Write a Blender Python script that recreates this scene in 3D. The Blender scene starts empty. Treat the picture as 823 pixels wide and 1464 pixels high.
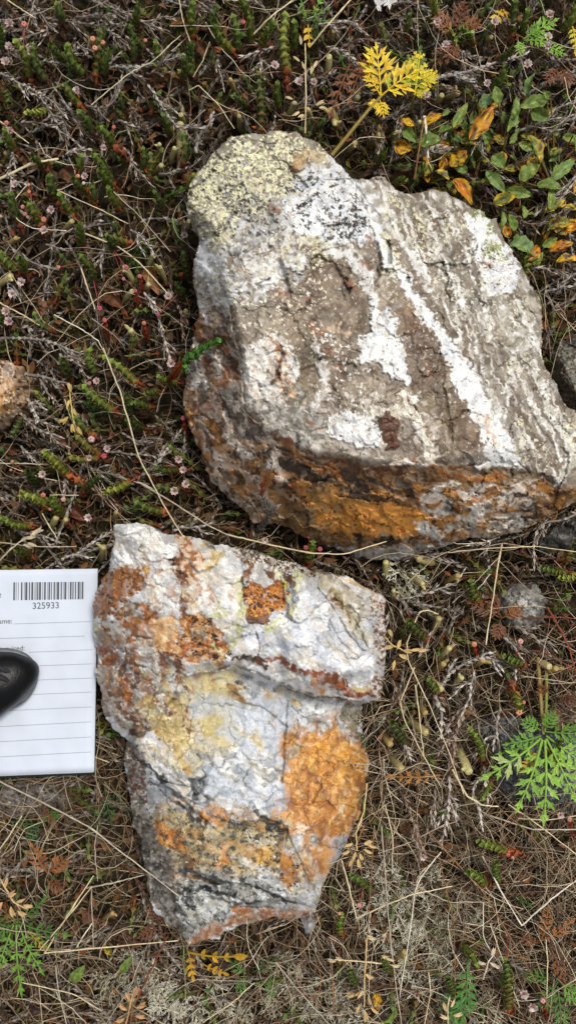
import bpy, math, random
import numpy as np
from mathutils import Vector
from mathutils.geometry import delaunay_2d_cdt

random.seed(7)
RNG = np.random.default_rng(11)
C = bpy.context.scene.collection
scene = bpy.context.scene

# ---------------------------------------------------------------- camera, sky, sun, exposure
K = 0.00035            # metres per unit; all modelling below is in units of 0.35 mm
H = 1200.0             # camera height in units (0.42 m)
cam_d = bpy.data.cameras.new('camera')
cam = bpy.data.objects.new('camera', cam_d)
C.objects.link(cam)
cam.location = (0, 0, H * K)
cam.rotation_euler = (0, 0, 0)
cam_d.sensor_fit = 'VERTICAL'
cam_d.angle = 2 * math.atan(732.0 / H)
cam_d.clip_start = 0.005
cam_d.clip_end = 50
scene.camera = cam

SUN_EL, SUN_AZ = 66, 42          # azimuth counted from +Y (image up) clockwise towards +X (image right)
world = bpy.data.worlds.new('World')
scene.world = world
world.use_nodes = True
nt = world.node_tree
bg = nt.nodes['Background']
sky = nt.nodes.new('ShaderNodeTexSky')
sky.sky_type = 'NISHITA'
sky.sun_disc = False
sky.sun_elevation = math.radians(SUN_EL)
sky.sun_rotation = math.radians(SUN_AZ)
sky.dust_density = 4.0
sky.air_density = 0.8
hs = nt.nodes.new('ShaderNodeHueSaturation')      # thin overcast: the blue is washed out evenly
hs.inputs['Saturation'].default_value = 0.3
nt.links.new(sky.outputs[0], hs.inputs['Color'])
nt.links.new(hs.outputs[0], bg.inputs[0])
bg.inputs[1].default_value = 0.075
sd = bpy.data.lights.new('sun', 'SUN')
sd.energy = 1.5
sd.angle = math.radians(12)
sd.color = (1.0, 0.93, 0.82)
sun = bpy.data.objects.new('sun', sd)
C.objects.link(sun)
el, az = math.radians(SUN_EL), math.radians(SUN_AZ)
sdir = Vector((math.sin(az) * math.cos(el), math.cos(az) * math.cos(el), math.sin(el)))
sun.rotation_euler = sdir.to_track_quat('Z', 'Y').to_euler()
scene.view_settings.view_transform = 'Standard'
scene.view_settings.look = 'None'
scene.view_settings.gamma = 1.0
scene.view_settings.exposure = 0.58

# ---------------------------------------------------------------- helpers
def lin(c):
    c = np.asarray(c, float) / 255.0
    return np.where(c <= 0.04045, c / 12.92, ((c + 0.055) / 1.055) ** 2.4)

def W(u, v, z=0.0):
    """photo pixel (823x1464) at height z -> place, in units"""
    s = (H - z) / H
    return np.array([(u - 411.5) * s, -(v - 732.0) * s, z])

def WA(u, v, z):
    s = (H - z) / H
    return np.stack([(u - 411.5) * s, -(v - 732.0) * s, z + 0 * u], -1)

_lat = {}
def vnoise(x, y, seed):
    if seed not in _lat:
        _lat[seed] = np.random.default_rng(1000 + seed).random((256, 256)).astype(np.float32)
    L = _lat[seed]
    xi = np.floor(x).astype(np.int64); yi = np.floor(y).astype(np.int64)
    fx = x - xi; fy = y - yi
    fx = fx * fx * (3 - 2 * fx); fy = fy * fy * (3 - 2 * fy)
    x0 = xi & 255; x1 = (xi + 1) & 255; y0 = yi & 255; y1 = (yi + 1) & 255
    a = L[x0, y0]; b = L[x1, y0]; c = L[x0, y1]; d = L[x1, y1]
    return (a + (b - a) * fx) * (1 - fy) + (c + (d - c) * fx) * fy

def fbm(x, y, scale, octv=3, seed=0, gain=0.5):
    t = 0; a = 1.0; n = 0
    ca, sa = 0.8, 0.6
    X = x / scale; Y = y / scale
    for i in range(octv):
        t = t + a * (vnoise(X + 17.3 * i, Y + 9.1 * i, seed + i) * 2 - 1)
        n += a; a *= gain
        X, Y = (X * ca - Y * sa) * 2.03, (X * sa + Y * ca) * 2.03
    return t / n * 1.6

def worley(x, y, cell, seed):
    """F1, F2, id, dx, dy to the nearest jittered point"""
    X = x / cell; Y = y / cell
    xi = np.floor(X).astype(np.int64); yi = np.floor(Y).astype(np.int64)
    r = np.random.default_rng(5000 + seed)
    jx = r.random((256, 256)); jy = r.random((256, 256)); idd = r.random((256, 256))
    f1 = np.full(x.shape, 9.0); f2 = np.full(x.shape, 9.0)
    ii = np.zeros(x.shape); DX = np.zeros(x.shape); DY = np.zeros(x.shape)
    for a in (-1, 0, 1):
        for b in (-1, 0, 1):
            cx = (xi + a) & 255; cy = (yi + b) & 255
            dx = X - (xi + a + jx[cx, cy]); dy = Y - (yi + b + jy[cx, cy])
            d = np.sqrt(dx * dx + dy * dy)
            nw = d < f1
            f2 = np.where(nw, f1, np.minimum(f2, d))
            ii = np.where(nw, idd[cx, cy], ii)
            DX = np.where(nw, dx, DX); DY = np.where(nw, dy, DY)
            f1 = np.where(nw, d, f1)
    return f1, f2, ii, DX * cell, DY * cell

def sd_poly(x, y, pts):
    p = np.asarray(pts, float)
    d = np.full(x.shape, 1e9); ins = np.zeros(x.shape, bool)
    n = len(p)
    for i in range(n):
        ax, ay = p[i]; bx, by = p[(i + 1) % n]
        ex, ey = bx - ax, by - ay
        t = np.clip(((x - ax) * ex + (y - ay) * ey) / (ex * ex + ey * ey + 1e-9), 0, 1)
        d = np.minimum(d, (x - ax - t * ex) ** 2 + (y - ay - t * ey) ** 2)
        if ay != by:
            c = ((ay > y) != (by > y)) & (x < (bx - ax) * (y - ay) / (by - ay) + ax)
            ins ^= c
    d = np.sqrt(d)
    return np.where(ins, -d, d)

def sd_line(x, y, pts, w):
    p = np.asarray(pts, float)
    w = np.full(len(p), float(w)) if np.isscalar(w) else np.asarray(w, float)
    d = np.full(x.shape, 1e9)
    for i in range(len(p) - 1):
        ax, ay = p[i]; bx, by = p[i + 1]
        ex, ey = bx - ax, by - ay
        t = np.clip(((x - ax) * ex + (y - ay) * ey) / (ex * ex + ey * ey + 1e-9), 0, 1)
        dd = np.hypot(x - ax - t * ex, y - ay - t * ey) - 0.5 * (w[i] + (w[i + 1] - w[i]) * t)
        d = np.minimum(d, dd)
    return d

def sstep(t):
    t = np.clip(t, 0, 1)
    return t * t * (3 - 2 * t)

# ---------------------------------------------------------------- materials
def mat_pigment(name, rough=0.7, spec=0.3, vary=0.25, vscale=900, bump=0.35, bscale=1600, trans=0.0, bdist=0.0004):
    """pigment read from the mesh's own colour attribute, broken up by 3-D noise"""
    m = bpy.data.materials.new(name)
    m.use_nodes = True
    n = m.node_tree; L = n.links
    b = n.nodes['Principled BSDF']
    at = n.nodes.new('ShaderNodeAttribute'); at.attribute_name = 'Col'
    tc = n.nodes.new('ShaderNodeNewGeometry')
    nz = n.nodes.new('ShaderNodeTexNoise')
    nz.inputs['Scale'].default_value = vscale; nz.inputs['Detail'].default_value = 4
    L.new(tc.outputs['Position'], nz.inputs['Vector'])
    mr = n.nodes.new('ShaderNodeMapRange')
    mr.inputs[1].default_value = 0.3; mr.inputs[2].default_value = 0.7
    mr.inputs[3].default_value = 1 - vary; mr.inputs[4].default_value = 1 + vary
    L.new(nz.outputs['Fac'], mr.inputs[0])
    mx = n.nodes.new('ShaderNodeVectorMath'); mx.operation = 'SCALE'
    L.new(at.outputs['Color'], mx.inputs[0]); L.new(mr.outputs[0], mx.inputs['Scale'])
    L.new(mx.outputs[0], b.inputs['Base Color'])
    b.inputs['Roughness'].default_value = rough
    b.inputs['Specular IOR Level'].default_value = spec
    if bump:
        nb = n.nodes.new('ShaderNodeTexNoise')
        nb.inputs['Scale'].default_value = bscale; nb.inputs['Detail'].default_value = 5
        nb.inputs['Roughness'].default_value = 0.65
        L.new(tc.outputs['Position'], nb.inputs['Vector'])
        bp = n.nodes.new('ShaderNodeBump'); bp.inputs['Strength'].default_value = bump
        bp.inputs['Distance'].default_value = bdist
        L.new(nb.outputs['Fac'], bp.inputs['Height'])
        L.new(bp.outputs[0], b.inputs['Normal'])
    if trans:
        tr = n.nodes.new('ShaderNodeBsdfTranslucent')
        L.new(mx.outputs[0], tr.inputs[0])
        ms = n.nodes.new('ShaderNodeMixShader'); ms.inputs[0].default_value = trans
        L.new(b.outputs[0], ms.inputs[1]); L.new(tr.outputs[0], ms.inputs[2])
        L.new(ms.outputs[0], n.nodes['Material Output'].inputs[0])
    return m

M_ROCK = mat_pigment('weathered_quartz_rock', rough=0.46, spec=0.45, vary=0.14, vscale=1500, bump=0.2, bscale=1300, bdist=0.0006)
M_LEAF = mat_pigment('leaf', rough=0.5, spec=0.4, vary=0.18, vscale=700, bump=0.25, bscale=1200, trans=0.18)
M_SCALE = mat_pigment('heather_scale_leaf', rough=0.5, spec=0.4, vary=0.2, vscale=1200, bump=0.0, trans=0.08)
M_DRY = mat_pigment('dry_stalk', rough=0.7, spec=0.25, vary=0.22, vscale=900, bump=0.2)
M_LITTER = mat_pigment('litter', rough=0.85, spec=0.15, vary=0.3, vscale=600, bump=0.3)
M_LICHEN = mat_pigment('lichen', rough=0.8, spec=0.2, vary=0.2, vscale=900, bump=0.3)
M_BERRY = mat_pigment('seed_capsule', rough=0.4, spec=0.45, vary=0.25, vscale=900, bump=0.1)

def mat_plain(name, col, rough=0.6, spec=0.3):
    m = bpy.data.materials.new(name); m.use_nodes = True
    b = m.node_tree.nodes['Principled BSDF']
    b.inputs['Base Color'].default_value = (*lin(col), 1)
    b.inputs['Roughness'].default_value = rough
    b.inputs['Specular IOR Level'].default_value = spec
    return m

# ---------------------------------------------------------------- object building
LOC = {}
THINGS = []      # (object, look, u, v)

def mesh_np(name, V, loops, sizes, cols, mat, smooth=True):
    me = bpy.data.meshes.new(name)
    V = np.ascontiguousarray(V, np.float32)
    loops = np.ascontiguousarray(loops, np.int32).ravel(); sizes = np.ascontiguousarray(sizes, np.int32)
    me.vertices.add(len(V)); me.vertices.foreach_set('co', V.ravel())
    me.loops.add(len(loops)); me.loops.foreach_set('vertex_index', loops)
    me.polygons.add(len(sizes))
    st = np.zeros(len(sizes), np.int32); st[1:] = np.cumsum(sizes)[:-1]
    me.polygons.foreach_set('loop_start', st)
    me.polygons.foreach_set('use_smooth', np.full(len(sizes), smooth))
    if cols is not None:
        ca = me.color_attributes.new('Col', 'FLOAT_COLOR', 'POINT')
        cc = np.ones((len(V), 4), np.float32); cc[:, :3] = cols
        ca.data.foreach_set('color', cc.ravel())
    if mat: me.materials.append(mat)
    me.update(calc_edges=True)
    me.validate()
    return me

class MB:
    """collects coloured triangles and quads; build() links them as ONE mesh object"""
    def __init__(s):
        s.V = []; s.F = []; s.c = []; s.n = 0
    def add(s, v, f, c):
        v = np.asarray(v, float); c = np.asarray(c, float)
        if c.ndim == 1: c = np.repeat(c[None], len(v), 0)
        s.V.append(v); s.c.append(c)
        f = np.asarray(f)
        s.F.append(f + s.n); s.n += len(v)
    def build(s, name, mat, parent=None, loc=None, smooth=True):
        V = np.concatenate(s.V); cc = np.clip(np.concatenate(s.c), 0, 1)
        loops = np.concatenate([f.ravel() for f in s.F])
        sizes = np.concatenate([np.full(len(f), f.shape[1]) for f in s.F])
        base = LOC.get(parent.name, np.zeros(3)) if parent else (np.zeros(3) if loc is None else np.asarray(loc, float))
        me = mesh_np(name, (V - base) * K, loops, sizes, cc, mat, smooth)
        o = bpy.data.objects.new(name, me); C.objects.link(o)
        if parent: o.parent = parent
        else: o.location = base * K
        LOC[o.name] = base
        return o

def thing(name, look, cat, loc, uv=None, group=None, label=None):
    o = bpy.data.objects.new(name, None); C.objects.link(o)
    o.empty_display_size = 0.005
    o.location = np.asarray(loc) * K
    LOC[o.name] = np.asarray(loc, float)
    o['category'] = cat
    if group: o['group'] = group
    if label: o['label'] = label
    else: THINGS.append((o, look, uv[0], uv[1]))
    return o

def tag(o, label, cat, group=None):
    o['label'] = label; o['category'] = cat
    if group: o['group'] = group

def kind(o, k):
    o['kind'] = k; return o

def smooth_path(pts, n):
    """Catmull-Rom through points, n samples"""
    p = np.asarray(pts, float)
    if len(p) == 2:
        t = np.linspace(0, 1, n)[:, None]
        return p[0] * (1 - t) + p[1] * t
    q = np.concatenate([[2 * p[0] - p[1]], p, [2 * p[-1] - p[-2]]])
    out = []
    m = len(p) - 1
    for x in np.linspace(0, m, n):
        i = min(int(x), m - 1); t = x - i
        a, b, c, d = q[i:i + 4]
        out.append(0.5 * ((2 * b) + (-a + c) * t + (2 * a - 5 * b + 4 * c - d) * t * t + (-a + 3 * b - 3 * c + d) * t ** 3))
    return np.array(out)

def frames(P):
    T = np.gradient(P, axis=0)
    T /= np.linalg.norm(T, axis=1, keepdims=True) + 1e-9
    up = np.array([0, 0, 1.0])
    N = up - T * (T @ up)[:, None]
    bad = np.linalg.norm(N, axis=1) < 0.15
    N[bad] = np.array([1.0, 0, 0]) - T[bad] * T[bad][:, :1]
    N /= np.linalg.norm(N, axis=1, keepdims=True) + 1e-9
    B = np.cross(T, N)
    return T, N, B

def tube(mb, P, r, col, sides=5, flat=1.0, cap=True):
    P = np.asarray(P, float); n = len(P)
    r = np.broadcast_to(np.asarray(r, float), (n,))
    T, N, B = frames(P)
    a = np.arange(sides) / sides * 2 * math.pi
    ring = P[:, None] + r[:, None, None] * (np.cos(a)[None, :, None] * B[:, None] + flat * np.sin(a)[None, :, None] * N[:, None])
    V = ring.reshape(-1, 3)
    i = np.arange(n - 1)[:, None] * sides; j = np.arange(sides)[None]; j2 = (j + 1) % sides
    F = np.stack([i + j, i + j2, i + sides + j2, i + sides + j], -1).reshape(-1, 4)
    col = np.asarray(col, float)
    cc = np.repeat(col, sides, 0) if col.ndim == 2 else np.repeat(col[None], n * sides, 0)
    mb.add(V, F, cc)

def ball(mb, c, r, col, seg=7, rings=5, squash=(1, 1, 1), coltop=None):
    th = np.linspace(0, math.pi, rings + 1); ph = np.arange(seg) / seg * 2 * math.pi
    V = []; cc = []
    for t in th:
        for p in ph:
            V.append([math.sin(t) * math.cos(p) * squash[0], math.sin(t) * math.sin(p) * squash[1], math.cos(t) * squash[2]])
            k = t / math.pi
            cc.append(np.asarray(col) if coltop is None else np.asarray(coltop) * (1 - k) + np.asarray(col) * k)
    V = np.array(V) * r + np.asarray(c)
    F = [[i * seg + j, i * seg + (j + 1) % seg, (i + 1) * seg + (j + 1) % seg, (i + 1) * seg + j] for i in range(rings) for j in range(seg)]
    mb.add(V, F, np.array(cc))

# ---------------------------------------------------------------- rocks
class Rock:
    """a boulder: facets through surveyed points, broken relief, mineral patches as pigment per vertex"""
    def __init__(s, outline, ctrl, step=1.25, rag=3.0, seed=0, steps=()):
        s.seed = seed; s.step = step
        o = np.array([(a, b) for a, b, c in outline], float)
        x0, y0 = o.min(0) - 10; x1, y1 = o.max(0) + 10
        gx = np.arange(x0, x1, step); gy = np.arange(y0, y1, step)
        s.u, s.v = np.meshgrid(gx, gy)
        u, v = s.u, s.v
        wu = u + rag * fbm(u, v, 26, 3, seed + 1) + 0.5 * rag * fbm(u, v, 7, 2, seed + 5)
        wv = v + rag * fbm(u, v, 26, 3, seed + 11) + 0.5 * rag * fbm(u, v, 7, 2, seed + 15)
        s.edge = -sd_poly(wu, wv, o)
        s.ins = s.edge > 0
        pts = [(a, b) for a, b, c in outline] + [(a, b) for a, b, c in ctrl]
        zs = np.array([c for a, b, c in outline] + [c for a, b, c in ctrl], float)
        res = delaunay_2d_cdt([Vector(p) for p in pts], [], [], 0, 1e-4)
        vs = np.array([(p.x, p.y) for p in res[0]])
        zz = np.array([np.mean(zs[list(ids)]) if len(ids) else 0 for ids in res[3]])
        Z = np.full(u.shape, np.nan)
        for f in res[2]:
            a, b, c = vs[f[0]], vs[f[1]], vs[f[2]]
            j0 = max(0, int((min(a[0], b[0], c[0]) - x0) / step)); j1 = int((max(a[0], b[0], c[0]) - x0) / step) + 2
            i0 = max(0, int((min(a[1], b[1], c[1]) - y0) / step)); i1 = int((max(a[1], b[1], c[1]) - y0) / step) + 2
            U = u[i0:i1, j0:j1]; Vv = v[i0:i1, j0:j1]
            det = (b[1] - c[1]) * (a[0] - c[0]) + (c[0] - b[0]) * (a[1] - c[1])
            if abs(det) < 1e-9: continue
            l1 = ((b[1] - c[1]) * (U - c[0]) + (c[0] - b[0]) * (Vv - c[1])) / det
            l2 = ((c[1] - a[1]) * (U - c[0]) + (a[0] - c[0]) * (Vv - c[1])) / det
            l3 = 1 - l1 - l2
            m = (l1 >= -1e-6) & (l2 >= -1e-6) & (l3 >= -1e-6)
            Z[i0:i1, j0:j1][m] = (l1 * zz[f[0]] + l2 * zz[f[1]] + l3 * zz[f[2]])[m]
        bad = np.isnan(Z) & (s.edge > -8)
        bu, bv = u[bad], v[bad]
        w = 0; acc = 0
        for (pu, pv), z in zip(pts, zs):
            k = 1 / ((bu - pu) ** 2 + (bv - pv) ** 2 + 1) ** 2
            w = w + k; acc = acc + k * z
        Z[bad] = acc / w
        Z[np.isnan(Z)] = 0
        s.Z = s.blur(Z, 2)
        s.wu = u + 4.5 * fbm(u, v, 24, 3, seed + 21) + 2.2 * fbm(u, v, 6, 2, seed + 25)
        s.wv = v + 4.5 * fbm(u, v, 24, 3, seed + 31) + 2.2 * fbm(u, v, 6, 2, seed + 35)
        s.col = np.zeros(u.shape + (3,)); s.k = 0
        s.n1 = fbm(u, v, 9, 3, seed + 41); s.n2 = fbm(u, v, 3.2, 2, seed + 45)
        s.n3 = fbm(u, v, 30, 4, seed + 48)
    @staticmethod
    def blur(Z, r):
        for _ in range(2):
            for ax in (0, 1):
                a = np.pad(Z, [(r, r) if k == ax else (0, 0) for k in (0, 1)], mode='edge')
                c = np.cumsum(a, ax); c = np.concatenate([np.zeros_like(np.take(c, [0], ax)), c], ax)
                n = 2 * r + 1
                Z = (np.take(c, range(n, c.shape[ax]), ax) - np.take(c, range(0, c.shape[ax] - n), ax)) / n
        return Z
    def box(s, pts, pad):
        p = np.asarray(pts, float)
        j0 = max(0, int((p[:, 0].min() - pad - s.u[0, 0]) / s.step)); j1 = int((p[:, 0].max() + pad - s.u[0, 0]) / s.step) + 1
        i0 = max(0, int((p[:, 1].min() - pad - s.v[0, 0]) / s.step)); i1 = int((p[:, 1].max() + pad - s.v[0, 0]) / s.step) + 1
        return slice(i0, max(i0 + 1, i1)), slice(j0, max(j0 + 1, j1))
    def base(s, c1, c2, scale=14):
        n = sstep(0.5 + 0.9 * fbm(s.u, s.v, scale, 4, s.seed + 61))[..., None]
        s.col = lin(c1) * (1 - n) + lin(c2) * n
    def sdist(s, pts, w, sl):
        if w is None: return sd_poly(s.wu[sl], s.wv[sl], pts)
        return sd_line(s.wu[sl], s.wv[sl], pts, w)
    def paint(s, pts, c1, c2=None, w=None, soft=3.0, rag=5.0, amt=1.0, dz=0.0, mix=7, bias=0.0, holes=.4):
        """a patch (polygon, or a vein when w is given); c1/c2 mottle at scale mix; dz lifts it"""
        s.k += 1
        if w is not None: rag = min(rag, 0.5 * float(np.mean(w)))
        else:
            q = np.asarray(pts, float); qx, qy = q[:, 0], q[:, 1]
            rag = min(rag, 0.16 * math.sqrt(0.5 * abs(np.dot(qx, np.roll(qy, 1)) - np.dot(qy, np.roll(qx, 1)))))
        sl = s.box(pts, (np.max(w) if w is not None else 0) + 3 * rag + 14)
        if s.u[sl].size == 0: return
        d = s.sdist(pts, w, sl) + rag * (0.7 * s.n1[sl] + 0.55 * s.n2[sl])
        m = sstep(0.5 - d / soft) * amt
        big = (1 if rag > 3 else .5) * (0 if soft > 7 else 1)
        m = m * (1 - holes * big * sstep((fbm(s.u[sl], s.v[sl], 6, 3, s.seed + 600 + s.k % 7) - .22) / .3))   # worn through in places
        a = lin(c1)
        if c2 is not None:
            n = sstep(0.5 + bias + 1.3 * fbm(s.u[sl], s.v[sl], mix, 3, s.seed + 70 + s.k))[..., None]
            a = a * (1 - n) + lin(c2) * n
        s.col[sl] = s.col[sl] * (1 - m[..., None]) + a * m[..., None]
        if dz: s.Z[sl] += dz * m
    def dots(s, pts, c1, cell=5, r=0.42, dens=0.6, c2=None, amt=1.0, w=None, feather=12, dz=0.0):
        """grains, flecks or lichen areoles inside a patch that thins out over 'feather'"""
        s.k += 1
        sl = s.box(pts, feather + (np.max(w) if w is not None else 0))
        if s.u[sl].size == 0: return
        uu = s.u[sl] + 0.5 * cell * s.n2[sl]; vv = s.v[sl] + 0.5 * cell * np.roll(s.n2, 7, 1)[sl]
        f1, f2, idd, _, _ = worley(uu, vv, cell, s.seed + 90 + s.k)
        d = s.sdist(pts, w, sl) + feather * 0.5 * s.n3[sl]
        dn = dens * sstep(0.5 - d / feather) * (0.7 + 0.6 * sstep(0.5 + s.n1[sl]))
        m = (idd < dn) * sstep((r * (0.65 + 0.7 * ((idd * 37) % 1)) - f1) / 0.12 + 0.5) * amt
        a = lin(c1)
        if c2 is not None:
            k = ((idd * 91) % 1)[..., None]; a = a * (1 - k) + lin(c2) * k
        s.col[sl] = s.col[sl] * (1 - m[..., None]) + a * m[..., None]
        if dz: s.Z[sl] += dz * m
    def mottle(s, pts, c, amt=.5, scale=20, bias=-.1, feather=14, ang=0.0, stretch=1.0, white=False):
        s.k += 1
        sl = s.box(pts, feather)
        ca, sa = math.cos(ang), math.sin(ang); X, Y = s.wu[sl], s.wv[sl]
        X, Y = (X * ca + Y * sa) / stretch, -X * sa + Y * ca      # streaks along ang when stretch > 1
        m = sstep(0.5 + bias + 1.6 * fbm(X, Y, scale, 4, s.seed + 150 + 3 * s.k)) * sstep(0.5 - sd_poly(s.wu[sl], s.wv[sl], pts) / feather) * amt
        if white:                                               # only over bare quartz
            q = s.col[sl]; mx = q.max(-1); m = m * sstep((mx - .34) / .16) * sstep((.42 - (mx - q.min(-1)) / (mx + .01)) / .2)
        s.col[sl] = s.col[sl] * (1 - m[..., None]) + lin(c) * m[..., None]
    def drop(s, pts, d, soft=4.0):
        m = sstep(0.5 - sd_poly(s.u + .35 * (s.wu - s.u), s.v + .35 * (s.wv - s.v), pts) / soft)
        s.Z -= (d(s.u, s.v) if callable(d) else d) * m
    def crack(s, pts, w=2.0, depth=5.0, col=(40, 34, 28), amt=0.85):
        sl = s.box(pts, w + 8)
        if s.u[sl].size == 0: return
        d = sd_line(.55 * s.u[sl] + .45 * s.wu[sl], .55 * s.v[sl] + .45 * s.wv[sl], pts, w) + .9 * np.clip(s.n1[sl], -.2, 9) * w
        m = sstep(0.5 - d / 1.6)
        s.Z[sl] -= depth * sstep(0.5 - d / 3.0)
        s.col[sl] = s.col[sl] * (1 - amt * m[..., None]) + lin(col) * amt * m[..., None]
    def facet(s, pts=None, cell=22, slope=0.3, lift=0.0, seed=0, groove=0.0, feather=10):
        """broken, planar chips"""
        sl = (slice(None), slice(None)) if pts is None else s.box(pts, feather)
        if s.u[sl].size == 0: return
        f1, f2, idd, dx, dy = worley(s.wu[sl], s.wv[sl], cell, s.seed + 200 + seed)
        ang = idd * 61.7
        dz = slope * (np.cos(ang) * dx + np.sin(ang) * dy) + lift * (((idd * 53) % 1) - .5)
        dz = dz - groove * sstep(1 - (f2 - f1) / 0.12)
        if pts is not None: dz = dz * sstep(0.5 - sd_poly(s.wu[sl], s.wv[sl], pts) / feather)
        s.Z[sl] += dz
    def relief(s, a40=3, a14=2.2, a5=1.2, a2=0.7):
        u, v = s.wu, s.wv
        s.Z += a40 * fbm(u, v, 40, 3, s.seed + 301) + a14 * (1 - 2 * np.abs(fbm(u, v, 15, 3, s.seed + 311))) + a5 * fbm(u, v, 5, 2, s.seed + 321) + a2 * fbm(s.u, s.v, 2.2, 2, s.seed + 331)
    def finish(s, name, lip=7, drop=9, tuck=0.16, zbot=-75, grain=0.09, contrast=0.3):
        u, v = s.u, s.v
        s.Z -= drop * np.exp(-np.clip(s.edge, 0, None) / lip)
        g = 1 + grain * fbm(u, v, 2.6, 2, s.seed + 401) + 0.7 * grain * fbm(u, v, 7, 2, s.seed + 405)
        grey = s.col.mean(-1, keepdims=True)
        col = (s.col * 0.9 + grey * 0.1) * (np.maximum(grey, .01) / 0.40) ** contrast
        col = np.clip(col * g[..., None], 0.004, 0.8)
        cell = s.ins[:-1, :-1] & s.ins[1:, :-1] & s.ins[:-1, 1:] & s.ins[1:, 1:]
        idx = np.full(u.shape, -1)
        used = np.zeros(u.shape, bool)
        used[:-1, :-1] |= cell; used[1:, :-1] |= cell; used[:-1, 1:] |= cell; used[1:, 1:] |= cell
        idx[used] = np.arange(used.sum())
        P = WA(u[used], v[used], s.Z[used]); cc = col[used]
        a, b, c, d = idx[:-1, :-1][cell], idx[:-1, 1:][cell], idx[1:, 1:][cell], idx[1:, :-1][cell]
        Q = np.stack([a, d, c, b], -1)
        E = np.concatenate([Q[:, [0, 1]], Q[:, [1, 2]], Q[:, [2, 3]], Q[:, [3, 0]]])
        n = len(P)
        key = E[:, 0].astype(np.int64) * n + E[:, 1]; rev = E[:, 1].astype(np.int64) * n + E[:, 0]
        B = E[~np.isin(key, rev)]
        bv = np.unique(B)
        mp = np.full(n, -1); 
        cen = P.mean(0)
        rings = []
        nv = n
        PV = [P]; CC = [cc]; QQ = [Q]
        prev = np.arange(n)
        lv = 14
        ang = np.arctan2(P[bv, 1] - cen[1], P[bv, 0] - cen[0]) * 160
        mean = cc.mean(0)
        for k in range(1, lv + 1):
            t = k / lv
            R = P[bv].copy()
            R[:, :2] += (cen[:2] - R[:, :2]) * tuck * t ** 1.5
            R[:, 2] = R[:, 2] * (1 - t) + zbot * t
            nz = 7 * fbm(ang, R[:, 2], 34, 4, s.seed + 411) * min(1, t * 4)
            dr = R[:, :2] - cen[:2]; R[:, :2] += dr / (np.linalg.norm(dr, axis=1, keepdims=True) + 1e-6) * nz[:, None]
            q1 = sstep(.5 + 1.4 * fbm(ang, R[:, 2], 22, 4, s.seed + 421))[:, None]; q2 = sstep(.2 + 1.4 * fbm(ang, R[:, 2] * 1.6, 16, 4, s.seed + 431))[:, None]
            side = mean * (.6 + .8 * q1); side = side * (1 - .6 * q2) + lin((150, 104, 66)) * .6 * q2
            kk = min(1, t * 2.5)
            cur = np.full(n, -1); cur[bv] = nv + np.arange(len(bv)); nv += len(bv)
            PV.append(R); CC.append(cc[bv] * (1 - kk) + side * kk)
            QQ.append(np.stack([prev[B[:, 1]], prev[B[:, 0]], cur[B[:, 0]], cur[B[:, 1]]], -1))
            prev = cur
        PV.append(np.array([[cen[0], cen[1], zbot - 2]])); CC.append(cc[:1])
        QQ = np.concatenate(QQ)
        tri = np.stack([prev[B[:, 1]], prev[B[:, 0]], np.full(len(B), nv)], -1)
        loops = np.concatenate([QQ.ravel(), tri.ravel()])
        sizes = np.concatenate([np.full(len(QQ), 4), np.full(len(tri), 3)])
        V = np.concatenate(PV); CV = np.concatenate(CC)
        base = np.array([cen[0], cen[1], 0.0])
        me = mesh_np(name, (V - base) * K, loops, sizes, CV, M_ROCK)
        o = bpy.data.objects.new(name, me); C.objects.link(o); o.location = base * K
        return o

# ---- the large boulder
OUT1 = [(268,285,110),(272,262,112),(292,232,112),(312,210,110),(330,193,108),(352,190,106),(378,192,105),(398,188,105),(425,190,105),(448,203,106),
 (470,215,108),(490,238,110),(503,253,112),(525,255,108),(545,252,106),(560,262,106),(568,273,108),(590,276,105),(620,270,102),(640,275,100),(660,285,98),
 (680,297,96),(697,307,94),(712,310,92),(716,330,90),(722,345,90),(735,358,88),(742,375,88),(750,395,88),(765,418,88),(774,432,88),(776,460,88),(772,500,90),
 (775,520,90),(790,545,90),(805,570,90),(823,592,88),(845,610,84),(856,650,80),(845,695,66),(823,716,52),(800,728,44),(770,745,34),(750,757,28),(725,765,24),
 (690,769,20),(660,774,16),(640,782,12),(600,792,8),(570,799,4),(540,802,0),(515,799,0),(490,787,4),(470,781,8),(440,776,8),(410,757,10),(385,750,8),
 (362,747,6),(345,730,6),(325,708,10),(305,690,14),(292,665,20),(283,640,26),(273,615,32),(262,595,38),(264,570,46),(267,540,56),(270,510,64),(275,480,72),
 (282,455,80),(281,430,88),(277,400,92),(277,370,96),(283,345,102),(277,315,106),(267,300,108)]
CT1 = [(400,300,172),(450,262,160),(520,330,176),(600,350,168),(680,400,148),(460,400,178),(420,372,188),(360,330,166),(312,330,142),(330,425,184),(350,500,196),
 (355,560,192),(378,608,188),(470,500,212),(520,560,214),(600,500,204),(560,420,192),(650,560,194),(720,500,150),(740,590,152),(700,640,176),(640,657,198),
 (540,660,205),(450,645,202),(785,680,120),(630,500,200),(640,505,192),(655,620,200),(664,622,190),(350,250,135),(430,230,130),(380,215,120),
 (300,480,104),(290,560,74),(305,640,62),(318,520,128),(330,600,132),(335,640,112),(400,690,130),(480,705,132),(560,722,128),(640,722,118),(700,722,104),(760,716,84),
 (345,690,64),(440,745,66),(540,772,52),(620,768,50),(690,752,52),(690,430,150),(745,460,110),(760,540,118),(700,330,108),(640,310,128),(560,300,140),(500,285,138)]
R = Rock(OUT1, CT1, seed=0)
TOP = [(270,285),(330,195),(450,200),(560,262),(700,307),(775,430),(775,510),(823,590),(850,650),(800,690),(740,674),(620,668),(540,668),(440,655),(390,632),(368,600),(345,560),(335,450),(300,380),(280,340)]
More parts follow.
